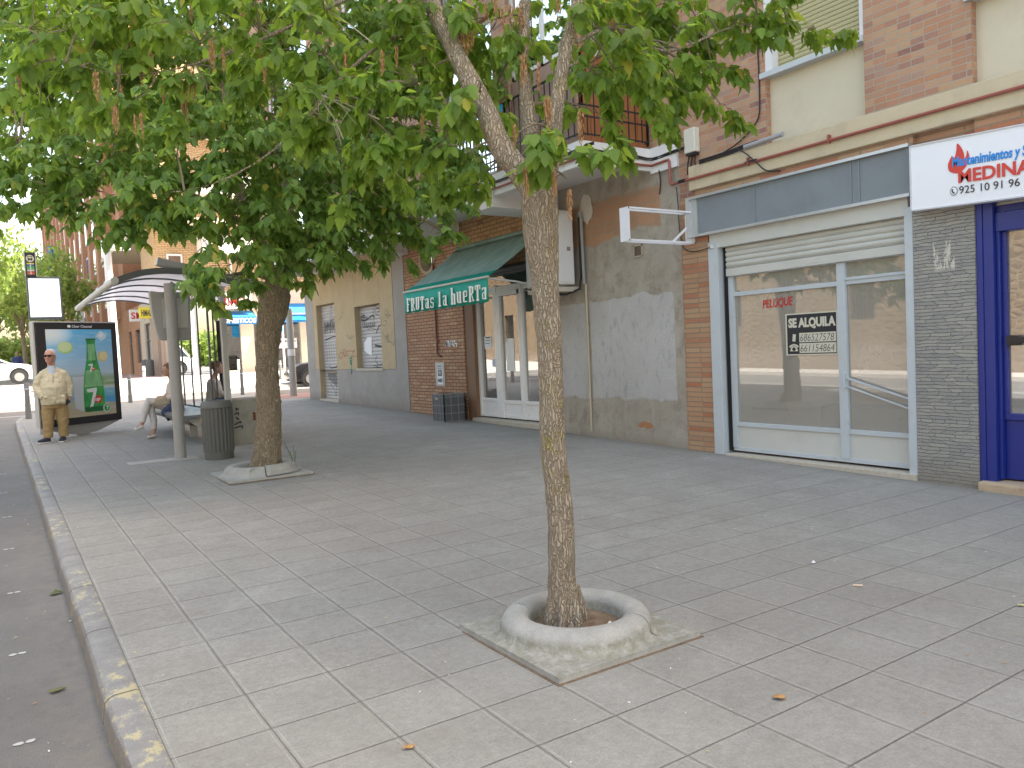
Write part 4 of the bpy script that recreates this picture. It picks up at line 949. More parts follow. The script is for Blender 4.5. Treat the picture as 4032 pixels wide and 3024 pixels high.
# western style lettering drawn as slab letters
def slab(ch):
    w = .27; s = .13
    def st(x0, y0, x1, y1, t=w): return (x0, y0, x1, y1, t)
    D = {'F': [st(.3, 0, .3, 1), st(.1, .04, .55, .04, s), st(.1, .95, .95, .95, s), st(.3, .52, .7, .52, s), st(.93, .95, .93, .78, s)],
     'R': [st(.25, 0, .25, .95), st(.05, .04, .48, .04, s), st(.05, .93, .7, .93, s), st(.75, .88, .75, .55, w), st(.25, .5, .75, .5, s), st(.5, .5, .85, .05, .13), st(.7, .04, 1, .04, s)],
     'U': [st(.25, .9, .25, .15), st(.75, .9, .75, .15), st(.25, .06, .75, .06, .13), st(.05, .95, .45, .95, s), st(.55, .95, .95, .95, s)],
     'T': [st(.5, .0, .5, .95), st(.25, .04, .75, .04, s), st(.05, .93, .95, .93, .12), st(.08, .93, .08, .7, s), st(.92, .93, .92, .7, s)],
     'a': [st(.72, .7, .72, .05), st(.25, .72, .7, .72, .12), st(.22, .38, .22, .08, .14), st(.25, .43, .7, .43, .1), st(.25, .05, .68, .05, .1), st(.7, .04, .98, .04, s), st(.18, .72, .18, .6, .1)],
     's': [st(.25, .72, .78, .72, .12), st(.22, .68, .22, .46, .14), st(.22, .40, .76, .36, .12), st(.76, .34, .76, .08, .14), st(.2, .04, .74, .04, .12), st(.16, .04, .16, .2, .1), st(.82, .72, .82, .56, .1)],
     'l': [st(.5, .0, .5, 1.05), st(.2, .04, .8, .04, s), st(.25, 1.05, .5, 1.05, s)],
     'h': [st(.25, .0, .25, 1.05), st(.05, .04, .45, .04, s), st(.05, 1.05, .25, 1.05, s), st(.25, .66, .72, .66, .12), st(.76, .64, .76, 0), st(.58, .04, .96, .04, s)],
     'u': [st(.22, .7, .22, .12), st(.74, .72, .74, .04), st(.22, .06, .72, .06, .12), st(.04, .72, .25, .72, s), st(.56, .72, .74, .72, s), st(.74, .04, .96, .04, s)],
     'e': [st(.22, .66, .22, .08), st(.25, .72, .75, .72, .12), st(.78, .68, .78, .42, .14), st(.25, .38, .78, .38, .1), st(.25, .05, .82, .05, .12)]}
    return D[ch]
M_letter = flatc('letter_white', (.88, .88, .83), .7)
def slab_word(word, y0, y1, zlo, zhi):
    mb_ = MB(); n_ = len(word); cw = (y0 - y1) / n_; hh = zhi - zlo; wy_ = cw * .84
    for i, ch in enumerate(word):
        yy = y0 - i * cw
        for (a, b_, c, d, t) in slab(ch):
            def P(u, v):
                y = yy - u * wy_; z = zlo + v * hh * .86; tt = (ZB - z) / .35
                return Vector((XB - .026 - .01 * tt, y, z))
            A, B = P(a, b_), P(c, d); dd = (B - A); L = dd.length
            if L < 1e-5: continue
            dd.normalize(); T = t * cw * (.95 if abs(dd.z) > .5 else .8); e = dd * T * .18
            nn = Vector((-1, 0, 0)).cross(dd).normalized() * T / 2
            q = [A - e + nn, B + e + nn, B + e - nn, A - e - nn]
            mb_.add([p for p in q] + [p + Vector((.006, 0, 0)) for p in q], [(0, 3, 2, 1), (4, 5, 6, 7), (0, 1, 5, 4), (1, 5, 6, 2), (2, 6, 7, 3), (3, 7, 4, 0)])
    return mb_.build('lettering', M_letter, aw)
slab_word('FRUTas', 12.93, 11.83, 2.235, 2.50); slab_word('la', 11.74, 11.38, 2.24, 2.50); slab_word('hueRTa', 11.28, 10.12, 2.245, 2.53)
mb = MB()
for y in (ya + .05, yb - .06):
    mb = MB(); mb.tube([(F - .02, y + .02, 2.42), (6.9, y, 2.52), (XB + .02, y, ZB - .015)], .016, 8); mb.bar((F, y + .02, 2.35), (F, y + .02, 2.5), .04); mb.build('folding_arm', M_alup, aw)

# things fixed to the walls ------------------------------------------------
t = thing('air_conditioner', 'white outdoor air conditioning unit on a bracket behind the front tree trunk', 'air conditioner', (7.2, 9.8, 2.3))
mb = MB(); mb.box(7.03, 7.38, 9.36, 10.15, 2.40, 3.50); mb.build('casing', paint('ac_white', (.66, .65, .64), .5, .04, 4), t, bevel=.02)
mb = MB(); mb.box(7.10, 7.355, 9.352, 9.36, 2.45, 3.44); mb.build('side_panel', paint('ac_side', (.72, .71, .72), .5, .03, 4), t)
mb = MB(); mb.box(7.22, 7.27, 9.344, 9.352, 2.78, 2.86) if False else mb.box(7.24, 7.30, 9.345, 9.352, 2.90, 2.96); mb.build('grip', flatc('grip', (.25, .22, .2), .7), t)
for zc_ in (2.68, 3.22):
    mb = MB()
    for r_ in (.06, .12, .18, .23): mb.tube([(7.02, 9.78 + r_ * math.cos(a), zc_ + r_ * math.sin(a)) for a in np.arange(0, 6.4, .3)], .006, 5)
    mb.tube([(7.026, 9.78 + .245 * math.cos(a), zc_ + .245 * math.sin(a)) for a in np.arange(0, 6.4, .25)], .012, 6); mb.build('fan_grille', paint('ac_grille', (.5, .47, .42), .6), t)
mb = MB(); mb.box(6.98, 7.5, 9.40, 9.45, 2.30, 2.37); mb.box(6.98, 7.5, 10.05, 10.10, 2.30, 2.37); mb.box(6.98, 7.02, 9.40, 10.10, 2.30, 2.36); mb.build('bracket', paint('ac_bracket', (.52, .48, .40), .6), t)
t = thing('drain_pipe', 'grey hose and thin cream pipe running down the rendered wall beside the air conditioner', 'pipe', (F, 9.22, 0))
mb = MB(); mb.tube([(F - .03, 9.34, 3.42), (F - .05, 9.28, 3.46), (F - .05, 9.25, 3.38), (F - .045, 9.24, 2.40)], .024, 10); mb.build('grey_hose', paint('grey_hose', (.30, .29, .28), .6, .15, 20), t, smooth=True)
mb = MB(); mb.tube([(F - .04, 9.31, 3.40), (F - .06, 9.29, 2.5), (F - .06, 9.34, 2.33), (7.3, 9.5, 2.26), (7.1, 9.8, 2.3)], .018, 8); mb.build('black_hose', M_cable, t, smooth=True)
mb = MB(); mb.tube([(F - .02, 9.235, 2.40), (F - .02, 9.24, .18)], .016, 8); mb.build('cream_pipe', paint('cream_pipe', (.50, .42, .30), .6, .1, 10), t, smooth=True)
mb = MB(); v = []; rr = random.Random(9); pp = [(0, -.02)] + [((.15 + rr.uniform(-.03, .05)) * math.cos(a), (.19 + rr.uniform(-.03, .05)) * math.sin(a)) for a in np.arange(0, 6.28, .35)]
mb.add([(F - .006, 9.18 + a, 3.5 + b * 1.1) for a, b in pp[1:]], [tuple(range(len(pp) - 1))[::-1]]); mb.build('plaster_patch', paint('plaster', (.60, .55, .48), .9, .1, 9), bB)
t = thing('sign_frame', 'empty white rectangular sign frame sticking out from the wall beside the brick pilaster', 'sign frame', (F, 7.06, 2.7))
mb = MB(); xa, xb, za, zb_ = 6.37, F - .012, 2.70, 3.10; ya_, yb_ = 7.02, 7.17
mb.box(xa, xa + .012, ya_, yb_, za, zb_); mb.box(xb - .012, xb, ya_, yb_, za, zb_)
for y in (ya_ + .01, yb_ - .01):
    mb.bar((xa, y, za + .01), (xb, y, za + .01), .022); mb.bar((xa, y, zb_ - .01), (xb, y, zb_ - .01), .022); mb.bar((xa + .01, y, za), (xa + .01, y, zb_), .022); mb.bar((xb - .01, y, za), (xb - .01, y, zb_), .022)
mb.build('frame', paint('white_steel', (.76, .76, .80), .4, .05, 9), t)
mb = MB(); mb.bar((xb - .03, 7.09, za + .24), (xb - .33, 7.09, za + .02), .022); mb.build('brace', paint('white_steel2', (.76, .76, .80), .4), t)
t = thing('vent_grille', 'small square brown vent grille in the rendered wall below the empty sign frame', 'vent', (F, 8.1, 2.7))
mb = MB(); mb.box(F - .012, F + .004, 8.0, 8.02, 2.67, 2.83); mb.box(F - .012, F + .004, 8.16, 8.18, 2.67, 2.83); mb.box(F - .012, F + .004, 8.0, 8.18, 2.81, 2.83); mb.box(F - .012, F + .004, 8.0, 8.18, 2.66, 2.68); mb.build('frame', paint('vent_frame', (.40, .34, .26), .7), t)
mb = MB()
for i in range(9): mb.box(F - .008, F + .003, 8.02, 8.16, 2.685 + i * .0145, 2.693 + i * .0145)
mb.build('louvre', flatc('vent_dark', (.16, .12, .09), .8), t)
t = thing('junction_box', 'cream plastic telephone box on the brick wall above the cream band with cables below', 'junction box', (F, 7.0, 3.8))
mb = MB(); mb.box(F - .10, F - .001, 6.90, 7.08, 3.82, 4.12); mb.build('cover', paint('cream_plastic', (.64, .62, .54), .5, .04, 5), t, bevel=.012)
mb = MB(); mb.box(F - .09, F - .001, 6.92, 7.06, 3.79, 3.82); mb.build('cable_entry', M_cable, t)
mb = MB()
for k in range(3): mb.tube([(F - .05, 6.94 + k * .05, 3.80), (F - .04, 6.96 + k * .06, 3.70), (F - .03, 7.02 + k * .04 - .1 * (k == 0), 3.52 + .03 * k), (F - .03, 6.90 + k * .06, 3.60), (F - .04, 6.8, 3.69)], .009, 6)
mb.build('loose_cable', M_cable, t, smooth=True)
def rod(name, pts, r, m, label, cat, n=8, group=None):
    mb_ = MB(); mb_.tube(smooth_pts(pts, 4), r, n); o_ = mb_.build(name, m, smooth=True); return tag(o_, label, cat, group)
rod('wall_cable', [(F - .012, 6.0, 7.0), (F - .012, 5.98, 5.0), (F - .015, 5.97, 4.2), (F - .02, 6.02, 3.95), (F - .02, 6.3, 3.78), (F - .05, 6.55, 3.70)], .008, M_cable, 'thin black cable hanging down the upper brick wall to the cream band', 'cable')
mb = MB()
for dz in (0, .02, .036): mb.tube(smooth_pts([(F - .07, 6.86, 3.66 + dz), (F - .075, 6.4, 3.665 + dz), (F - .075, 6.2, 3.68 + dz), (F - .075, 5.98, 3.69 + dz)], 4), .009, 6)
tag(mb.build('cable_bundle', M_cable, smooth=True), 'bundle of black cables resting on top of the cream band', 'cable')
rod('cable_sleeve', [(F - .08, 6.15, 3.69), (F - .08, 5.9, 3.70), (F - .08, 5.62, 3.71)], .028, paint('grey_tape', (.34, .34, .36), .5, .2, 30), 'grey taped sleeve on the cream band with a dark open end', 'cable sleeve', 10)
mb = MB(); 
for dz in (0, .022): mb.tube(smooth_pts([(F - .05, 6.98, 3.9 + dz), (F - .05, 7.3, 3.90 + dz), (F - .05, 7.70, 3.89 + dz), (7.2, 7.735, 3.91 + dz), (6.9, 7.735, 3.90 + dz), (6.3, 7.735, 3.93 + dz), (XF - .02, 7.8, 3.92 + dz), (XF - .02, 12, 3.90 + dz), (XF - .02, 21, 3.90 + dz)], 3), .010, 6)
tag(mb.build('cable_bundle', M_cable, smooth=True), 'pair of black cables along the white edge of the projecting floor', 'cable')
t = thing('gas_pipe', 'red oxide gas pipe running along the cream band and up round the white floor edge', 'pipe', (F, 6, 3.5))
mb = MB(); z = 3.50
mb.tube([(F - .085, YA0 + .5, 3.535), (F - .085, 6.98, z - .005), (F - .07, 7.10, z), (F - .055, 7.36, z), (F - .055, 7.385, z + .02), (F - .055, 7.385, 3.80), (F - .055, 7.40, 3.83), (F - .055, 7.69, 3.82), (F - .06, 7.72, 3.82), (7.3, 7.73, 3.82), (XF - .03, 7.73, 3.83), (XF - .03, 7.78, 3.83), (XF - .03, 21, 3.83)], .017, 8); mb.build('pipe_run', M_redpipe, t, smooth=50)
for y in (5.05, 6.1, 2.8):
    mb = MB(); mb.box(F - .105, F - .06, y - .01, y + .01, 3.475, 3.56); mb.build('clamp', M_redpipe, t)
for y0_, y1_ in ((5.98, 6.14), (7.1, 7.2)):
    mb = MB(); mb.tube([(F - .084, y0_, 3.506), (F - .084, y1_, 3.503)], .020, 8); mb.build('tape', M_cable, t)
rod('loose_wire', [(F - .10, 6.25, 3.70), (F - .115, 6.1, 3.60), (F - .115, 5.95, 3.46), (F - .09, 5.85, 3.36), (F - .03, 5.7, 3.33)], .008, M_cable, 'loose black wire looping down over the cream band and gas pipe', 'cable')
rod('wall_wire', [(F - .03, 7.60, 3.74), (F - .05, 7.56, 3.60), (F - .04, 7.58, 3.50), (F - .04, 7.6, 3.42)], .010, M_cable, 'short dangling wire below the white floor edge at the corner', 'cable')
rod('wall_wire', [(F - .03, 7.30, 3.46), (F - .03, 7.28, 3.2), (F - .04, 7.26, 2.9), (F - .03, 7.2, 2.66), (F - .03, 7.0, 2.60), (F - .04, 6.75, 2.62)], .006, M_cable, 'thin wire running down behind the empty sign frame to the insulator', 'cable')
mb = MB(); mb.lathe([(.001, 0), (.022, .004), (.026, .02), (.016, .034), (.022, .05), (.001, .054)], (F - .03, 6.74, 2.60), 12); tag(mb.build('insulator', paint('porcelain', (.7, .68, .62), .3), smooth=True), 'small white porcelain insulator on the shop frame corner', 'insulator')
t = thing('gas_riser', 'dark red gas pipe down the brick wall to the meter door beside the fruit shop', 'pipe', (F, 13.97, 1.3))
mb = MB(); mb.tube([(F - .035, 14.03, 3.70), (F - .035, 14.03, 1.46), (F - .035, 14.01, 1.41), (F - .03, 13.93, 1.39), (F + .01, 13.91, 1.39)], .02, 8); mb.build('pipe_run', paint('dark_red_paint', (.17, .05, .035), .5), t, smooth=True)
mb = MB(); mb.box(F - .05, F, 13.97, 14.07, 1.70, 1.72); mb.build('clamp', M_redpipe, t)
t = thing('meter_door', 'grey metal gas meter door with stickers low on the brick wall above the crate', 'meter door', (F, 13.9, .8))
mb = MB(); mb.box(F - .022, F + .01, 13.80, 14.19, .78, 1.27); mb.build('door', paint('meter_grey', (.42, .40, .36), .5, .08, 8), t, bevel=.006)
mb = MB(); mb.box(F - .026, F - .022, 13.87, 14.10, .82, 1.23); mb.build('sticker', M_paper, t)
mb = MB(); mb.box(F - .029, F - .026, 13.90, 14.06, .99, 1.12); 
for z in (1.14, 1.17, 1.20): mb.box(F - .029, F - .026, 13.89, 14.08, z, z + .016)
mb.build('print', flatc('print_grey', (.08, .08, .09), .7), t)
mb = MB(); mb.prism([(.1, .5), (.25, .9), (.7, .95), (.9, .6), (.75, .15), (.5, .1), (.3, .3)], (F - .030, 14.05, .995), (0, -.14, 0), (0, 0, .12), .001, n=(-1, 0, 0)); mb.build('print_shape', flatc('print_light', (.4, .4, .4), .7), t)
text('HARD', (F - .029, 14.08, .865), (0, -.19, 0), (0, 0, .075), M_ink, t, .001, shear=.2, offset=.03)
mb = MB(); rr = random.Random(2)
for i in range(26):
    y = 13.25 + rr.random() * .44; z = 1.56 + rr.random() * .10; mb.box(F - .006, F - .0025 + i * 1e-5, y, y + rr.uniform(.02, .07), z, z + rr.uniform(.02, .05))
tag(mb.build('torn_sticker', M_paper), 'remains of a torn white bill on the brick wall right of the red pipe', 'sticker')
# grey plastic crate
t = thing('crate', 'grey ribbed plastic crate standing upright against the brick wall by the fruit shop', 'crate', (7.2, 13.3, .16))
M_cr = paint('crate_grey', (.10, .105, .115), .5, .1, 12); M_cr2 = paint('crate_rib', (.22, .225, .24), .5, .1, 12)
cx0, cx1, cy0, cy1, cz0, cz1 = 6.95, 7.40, 12.90, 13.34, gz(13) - .0, gz(13) + .53
mb = MB(); mb.box(cx0, cx0 + .012, cy0, cy1, cz0, cz1 - .05); mb.box(cx1 - .012, cx1, cy0, cy1, cz0, cz1 - .05); mb.box(cx0, cx1, cy0, cy0 + .012, cz0, cz1 - .05); mb.box(cx0, cx1, cy1 - .012, cy1, cz0, cz1 - .05); mb.box(cx0, cx1, cy0, cy1, cz0, cz0 + .015); mb.build('wall', M_cr, t)
mb = MB()
for z in (cz0 + .01, cz0 + .16, cz0 + .31, cz1 - .065, cz1 - .015):
    for (a, b) in (((cx0, cy0), (cx1, cy0)), ((cx1, cy0), (cx1, cy1)), ((cx1, cy1), (cx0, cy1)), ((cx0, cy1), (cx0, cy0))): mb.bar((a[0], a[1], z), (b[0], b[1], z), .022, .016)
for f_ in (0, .33, .67, 1):
    for (a, b) in (((cx0, cy0), (cx1, cy0)), ((cx0, cy1), (cx0, cy0)), ((cx1, cy0), (cx1, cy1))):
        x = a[0] + (b[0] - a[0]) * f_; y = a[1] + (b[1] - a[1]) * f_; mb.bar((x, y, cz0), (x, y, cz1), .014, .018)
for i in range(16):
    y = cy0 + .02 + i * .03; mb.bar((cx0, y, cz1 - .06), (cx0, y, cz1 - .015), .008, .008)
    x = cx0 + .02 + i * .026; mb.bar((x, cy0, cz1 - .06), (x, cy0, cz1 - .015), .008, .008)
mb.build('rib', M_cr2, t)
mb = MB(); mb.box(cx0 - .016, cx0 - .012, 13.10, 13.22, cz0 + .42, cz0 + .45); mb.build('label_plate', paint('plate', (.4, .4, .4), .6), t)

# ---------------- across the street: rubble wall seen mirrored in the windows
def mat_rubble():
    g = G('rubble_stone', .95, .1); p = g.pos(); vo = g.n('ShaderNodeTexVoronoi'); vo.feature = 'DISTANCE_TO_EDGE'; S(g.nt, g.scale(p, (1, 1, 1.5)), vo.inputs['Vector']); vo.inputs['Scale'].default_value = 3
    n = g.noise(p, 3, 5, .7); c = g.mix(g.mr(n, .3, .7), (.20, .145, .09), (.13, .095, .065)); c = g.mix(g.mr(vo.outputs['Distance'], .02, .06, 1.0, 0.0), c, (.22, .18, .13))
    low = g.mr(g.m('ADD', g.z, g.m('MULTIPLY', n, .8)), 1.3, 1.6, 1.0, 0.0); c = g.mix(low, c, (.22, .18, .14)); g.col(c); g.bump(vo.outputs['Distance'], .05); return g.mat
o = thing('stone_house', 'long old rubble stone house across the street, mirrored in the shop windows', 'building', (-9, 10, 0))
mb = MB(); ops = [(y, y + .9, 1.9, 3.3) for y in (-2, 4, 9.5, 15, 20.5, 26, 31, 36.5, 42)]
def wallYr(mb, X, y0, y1, z0, z1, ops, dep):
    m2 = MB(); wallY(m2, 0, y0, y1, z0, z1, ops, dep); mb.add([(X - p[0], p[1], p[2]) for p in m2.v], [tuple(reversed(f)) for f in m2.f])
wallYr(mb, -9.0, -14, 50, -.1, 5.6, ops, .3); mb.quad((-9, 50, -.1), (-20, 50, -.1), (-20, 50, 5.6), (-9, 50, 5.6)); mb.quad((-9, -14, 5.6), (-9, 50, 5.6), (-20, 50, 7.5), (-20, -14, 7.5)); mb.build('wall', mat_rubble(), o)
for a, b, c, d in ops:
    mb = MB(); mb.box(-9.31, -9.28, a, b, c, d); w = mb.build('window', M_dark, o)
    mb = MB(); [mb.bar((-9.05, a + .1 + i * .14, c), (-9.05, a + .1 + i * .14, d), .02) for i in range(6)]; mb.bar((-9.05, a, (c + d) / 2), (-9.05, b, (c + d) / 2), .02); mb.build('window_bars', M_iron, w)
# ================================================================= TREES
def mat_bark(name, c1, c2, lichen=.0, sc=1.0):
    g = G(name, .95, .15); p = g.pos()
    q = g.scale(p, (1, 1, .28)); n1 = g.noise(q, 34 * sc, 5, .65, 1.2); n2 = g.noise(p, 5, 5, .65); n3 = g.noise(q, 90 * sc, 3, .7)
    vo = g.n('ShaderNodeTexVoronoi'); vo.feature = 'DISTANCE_TO_EDGE'; S(g.nt, g.mix(.05, g.scale(p, (1, 1, .13)), g.noise(p, 14, 3, out=1)), vo.inputs['Vector']); vo.inputs['Scale'].default_value = 75 * sc
    h = g.m('ADD', g.m('MULTIPLY', g.mr(vo.outputs['Distance'], 0, .22), 1.0), g.m('MULTIPLY', n1, .9))
    c = g.mix(g.mr(h, .45, 1.35), c1, c2); c = g.mix(g.m('MULTIPLY', g.mr(n2, .35, .7), .45), c, (.34, .27, .19))
    k = g.m('MULTIPLY_ADD', n3, .5, .75); c = g.mix(1.0, c, g.vec(k, k, k), 'MULTIPLY')
    if lichen:
        m = g.m('MULTIPLY', g.mr(g.noise(p, 7, 5, .75), .52, .62), g.mr(g.noise(p, 60, 3, .7), .4, .6))
        zz = g.m('MAXIMUM', g.m('MULTIPLY', g.mr(g.z, .72, .80), g.mr(g.z, 1.0, 1.1, 1.0, .35)), 0.0)
        c = g.mix(g.m('MULTIPLY', g.m('MULTIPLY', m, zz), lichen * .8), c, (.30, .26, .07))
        m2 = g.mr(g.noise(p, 12, 4, .7), .58, .70); c = g.mix(g.m('MULTIPLY', m2, .35), c, (.42, .42, .38))
    g.col(c); g.bump(h, .010 / sc); return g.mat
M_bark1 = mat_bark('bark_slim', (.30, .245, .18), (.44, .37, .285), 1.6)
M_bark2 = mat_bark('bark_knobbly', (.21, .165, .115), (.42, .345, .245), .12, .9)
M_twig = paint('twig', (.17, .135, .09), .85, .2, 20)
def mat_leaf(name, c1, c2, tr=.45, tcol=(.22, .36, .05)):
    g = G(name, .50, .35); nt = g.nt
    at = g.n('ShaderNodeAttribute'); at.attribute_name = 'leafvar'
    sp = g.n('ShaderNodeSeparateColor'); nt.links.new(at.outputs['Color'], sp.inputs[0])
    c = g.mix(sp.outputs[0], c1, c2); c = g.mix(g.mr(sp.outputs[1], .975, .985), c, (.38, .33, .05))
    k = g.mr(sp.outputs[2], 0, 1, .75, 1.25); c = g.mix(1.0, c, g.vec(k, k, k), 'MULTIPLY'); g.col(c)
    t = g.n('ShaderNodeBsdfTranslucent'); nt.links.new(g.mix(1.0, g.mix(sp.outputs[0], tcol, tuple(v * 1.25 for v in tcol)), g.vec(k, k, k), 'MULTIPLY'), t.inputs[0])
    mx = g.n('ShaderNodeMixShader'); mx.inputs[0].default_value = tr; nt.links.new(g.b.outputs[0], mx.inputs[1]); nt.links.new(t.outputs[0], mx.inputs[2]); nt.links.new(mx.outputs[0], g.out.inputs[0]); return g.mat
M_leaf = mat_leaf('maple_leaf', (.08, .155, .025), (.17, .27, .05), .5, (.36, .50, .06)); M_leafd = mat_leaf('maple_leaf_deep', (.075, .155, .032), (.16, .26, .06), .48, (.36, .50, .08))
M_seed = paint('dry_seed', (.36, .20, .09), .85, .25, 60)

TPL = np.array([(0, 0, 0), (.5, 0, 0), (1, 0, 0), (.12, .20, 0), (.34, .34, 0), (.50, .22, 0), (.60, .24, 0), (.12, -.20, 0), (.34, -.36, 0), (.48, -.20, 0), (.58, -.24, 0)], float)
FC = [(0, 3, 4, 5, 6, 2, 1), (0, 1, 2, 10, 9, 8, 7)]
def leaves_mesh(name, P, D, N, L, seed=0):
    """P base, D axis, N normal, L length; all arrays"""
    rg = np.random.default_rng(seed); n = len(P)
    D = D / np.linalg.norm(D, axis=1, keepdims=True); S_ = np.cross(N, D); S_ /= np.linalg.norm(S_, axis=1, keepdims=True) + 1e-9; N = np.cross(D, S_)
    fold = rg.uniform(-.05, .45, n)[:, None]; curl = rg.uniform(.0, .35, n)[:, None]; wd = rg.uniform(.8, 1.15, n)[:, None]
    t = TPL[:, 0][None]; s = TPL[:, 1][None] * wd; z = -fold * np.abs(s) - curl * t * t + .03
    V = P[:, None] + L[:, None, None] * (t[..., None] * D[:, None] + s[..., None] * S_[:, None] + z[..., None] * N[:, None])
    k = len(TPL); V = V.reshape(-1, 3)
    me = bpy.data.meshes.new(name); me.vertices.add(n * k); me.vertices.foreach_set('co', V.ravel())
    fc = np.array(FC); loops = (np.arange(n)[:, None, None] * k + fc[None]).reshape(-1)
    me.loops.add(len(loops)); me.loops.foreach_set('vertex_index', loops.astype(np.int32))
    me.polygons.add(n * 2); me.polygons.foreach_set('loop_start', np.arange(0, n * 14, 7, dtype=np.int32)); me.polygons.foreach_set('loop_total', np.full(n * 2, 7, np.int32))
    me.update(calc_edges=True)
    ca = me.color_attributes.new('leafvar', 'FLOAT_COLOR', 'POINT'); c = np.ones((n, k, 4)); c[:, :, :3] = rg.random((n, 3))[:, None]; ca.data.foreach_set('color', c.ravel())
    return me
def spray(rg, p, d, ln, ll, acc, tw, nodes=5):
    """a hanging twig with opposite compound leaves"""
    d = d / np.linalg.norm(d); pts = [p.copy()]; q = p.copy(); dd = d.copy()
    for i in range(nodes):
        dd = dd + np.array([0, 0, -.16]) + rg.normal(0, .12, 3); dd /= np.linalg.norm(dd); q = q + dd * ln / nodes; pts.append(q.copy())
        side = np.cross(dd, [0, 0, 1.0]); side /= np.linalg.norm(side) + 1e-6
        if i % 2: side = side * .5 + np.cross(dd, side) * .8
        for sg in ((1, -1) if i < nodes - 1 else (0, 1, -1)):
            o = side * sg * 1.0 + dd * .6 + rg.normal(0, .22, 3); o /= np.linalg.norm(o); pe = q + o * ll * rg.uniform(.35, .8) + np.array([0, 0, -.015])
            m = 3 if rg.random() < .75 else 5
            for j in range(m):
                b = pe if j == 0 else pe - o * ll * .22 * ((j + 1) // 2)
                lat = np.cross(o, [0, 0, 1.0]) * (0 if j == 0 else (1 if j % 2 else -1)) * .95
                ax = o * (.75 if j == 0 else .35) + lat + np.array([0, 0, -rg.uniform(.45, 1.35)]) + rg.normal(0, .18, 3)
                nn = o * .55 + np.array([0, 0, 1.0]) + rg.normal(0, .38, 3)
                acc.append((b, ax, nn, ll * (rg.uniform(.85, 1.2) if j == 0 else rg.uniform(.6, .95))))
    tw.append(pts)
def grow(tree, trunk_mat, limbs, blobs, axis, ll, cov, seed, leafmat, twigmat, top=None):
    rg = np.random.default_rng(seed); acc, tw = [], []
    sk = np.array([p for l, r in limbs for p in l]); skr = [r0 for l, r in limbs for r0 in r]
    link = MB()
    for (x, y, z, r) in blobs:
        c = np.array([x, y, z]); n = cov * math.pi * r * r / (.24 * ll * ll)
        k = max(1, int(round(n / 30)))
        j = int(np.argmin(np.linalg.norm(sk - c, axis=1) + (sk[:, 2] > c[2] + .3) * .3)); a = sk[j]
        m1 = a + (c - a) * .5 + np.array([0, 0, .10 * np.linalg.norm(c - a)]); L = np.linalg.norm(c - a)
        link.tube(smooth_pts([tuple(a), tuple(m1), tuple(c)], 5), list(np.linspace(min(.006 + .005 * L, .016), .003, 11)), 6)
        for i in range(k):
            v = rg.normal(0, 1, 3); v /= np.linalg.norm(v); p = c + v * r * rg.random() ** .5 * .85 * np.array([1, 1, .75])
            out = np.array([c[0] - axis[0], c[1] - axis[1], 0]); out /= np.linalg.norm(out) + 1e-6
            d = out * .5 + v * .7 + np.array([0, 0, .25]); ln = min(.34, r * .9 + .06)
            if L > 1e-3: 
                s0 = p - (p - c) * .5; tw.append([c + (p - c) * .05, s0 + np.array([0, 0, .02]), p])
            spray(rg, p, d, ln, ll, acc, tw)
    if top:
        for (cx, cy, cz, rx, rz, n) in top:
            for i in range(n):
                v = rg.normal(0, 1, 3); v /= np.linalg.norm(v); rr_ = rg.uniform(.55, 1.0); p = np.array([cx, cy, cz]) + v * rr_ * np.array([rx, rx, rz])
                spray(rg, p, v + np.array([0, 0, .2]), .45, ll * 1.25, acc, tw)
    twm = MB()
    for pts in tw: twm.tube([tuple(p) for p in pts], list(np.linspace(.0042, .0016, len(pts))), 3, caps=False)
    twm.v += []; b = len(twm.v); twm.v += link.v; twm.f += [[b + i for i in f] for f in link.f]; twm.m += link.m
    P, D, N, L = (np.array([a[i] for a in acc]) for i in range(4))
    me = leaves_mesh('crown', P, D, N, L, seed); me.materials.append(leafmat)
    o = bpy.data.objects.new('crown', me); COL.objects.link(o); put(o, tree)
    t = twm.build('twigs', twigmat, tree); t['kind'] = 'stuff'
    return len(P)
def knots(mb_, pts, n, r, seed, big=.03):
    rr_ = random.Random(seed)
    for i in range(n):
        k = rr_.randrange(len(pts) - 1); t = rr_.random(); a, b = Vector(pts[k]), Vector(pts[k + 1]); c = a + (b - a) * t; an = rr_.random() * 6.28
        d = Vector((math.cos(an), math.sin(an), rr_.uniform(-.1, .3))); s = rr_.uniform(.5, 1) * big
        mb_.tube([c + d * (r * .5), c + d * (r * .92), c + d * (r + s * .25), c + d * (r + s * .5)], [s * 1.5, s * 1.25, s * .8, s * .25], 9, jit=.25, seed=i)
def finish_trunk(o, strength, size, sub=2, tree=None):
    md = o.modifiers.new('remesh', 'REMESH'); md.mode = 'VOXEL'; md.voxel_size = size; md.use_smooth_shade = True
    tx = bpy.data.textures.new('bark_noise', 'CLOUDS'); tx.noise_scale = .06; tx.noise_depth = 3
    dm = o.modifiers.new('lumps', 'DISPLACE'); dm.texture = tx; dm.strength = strength; dm.mid_level = .5; dm.texture_coords = 'LOCAL'
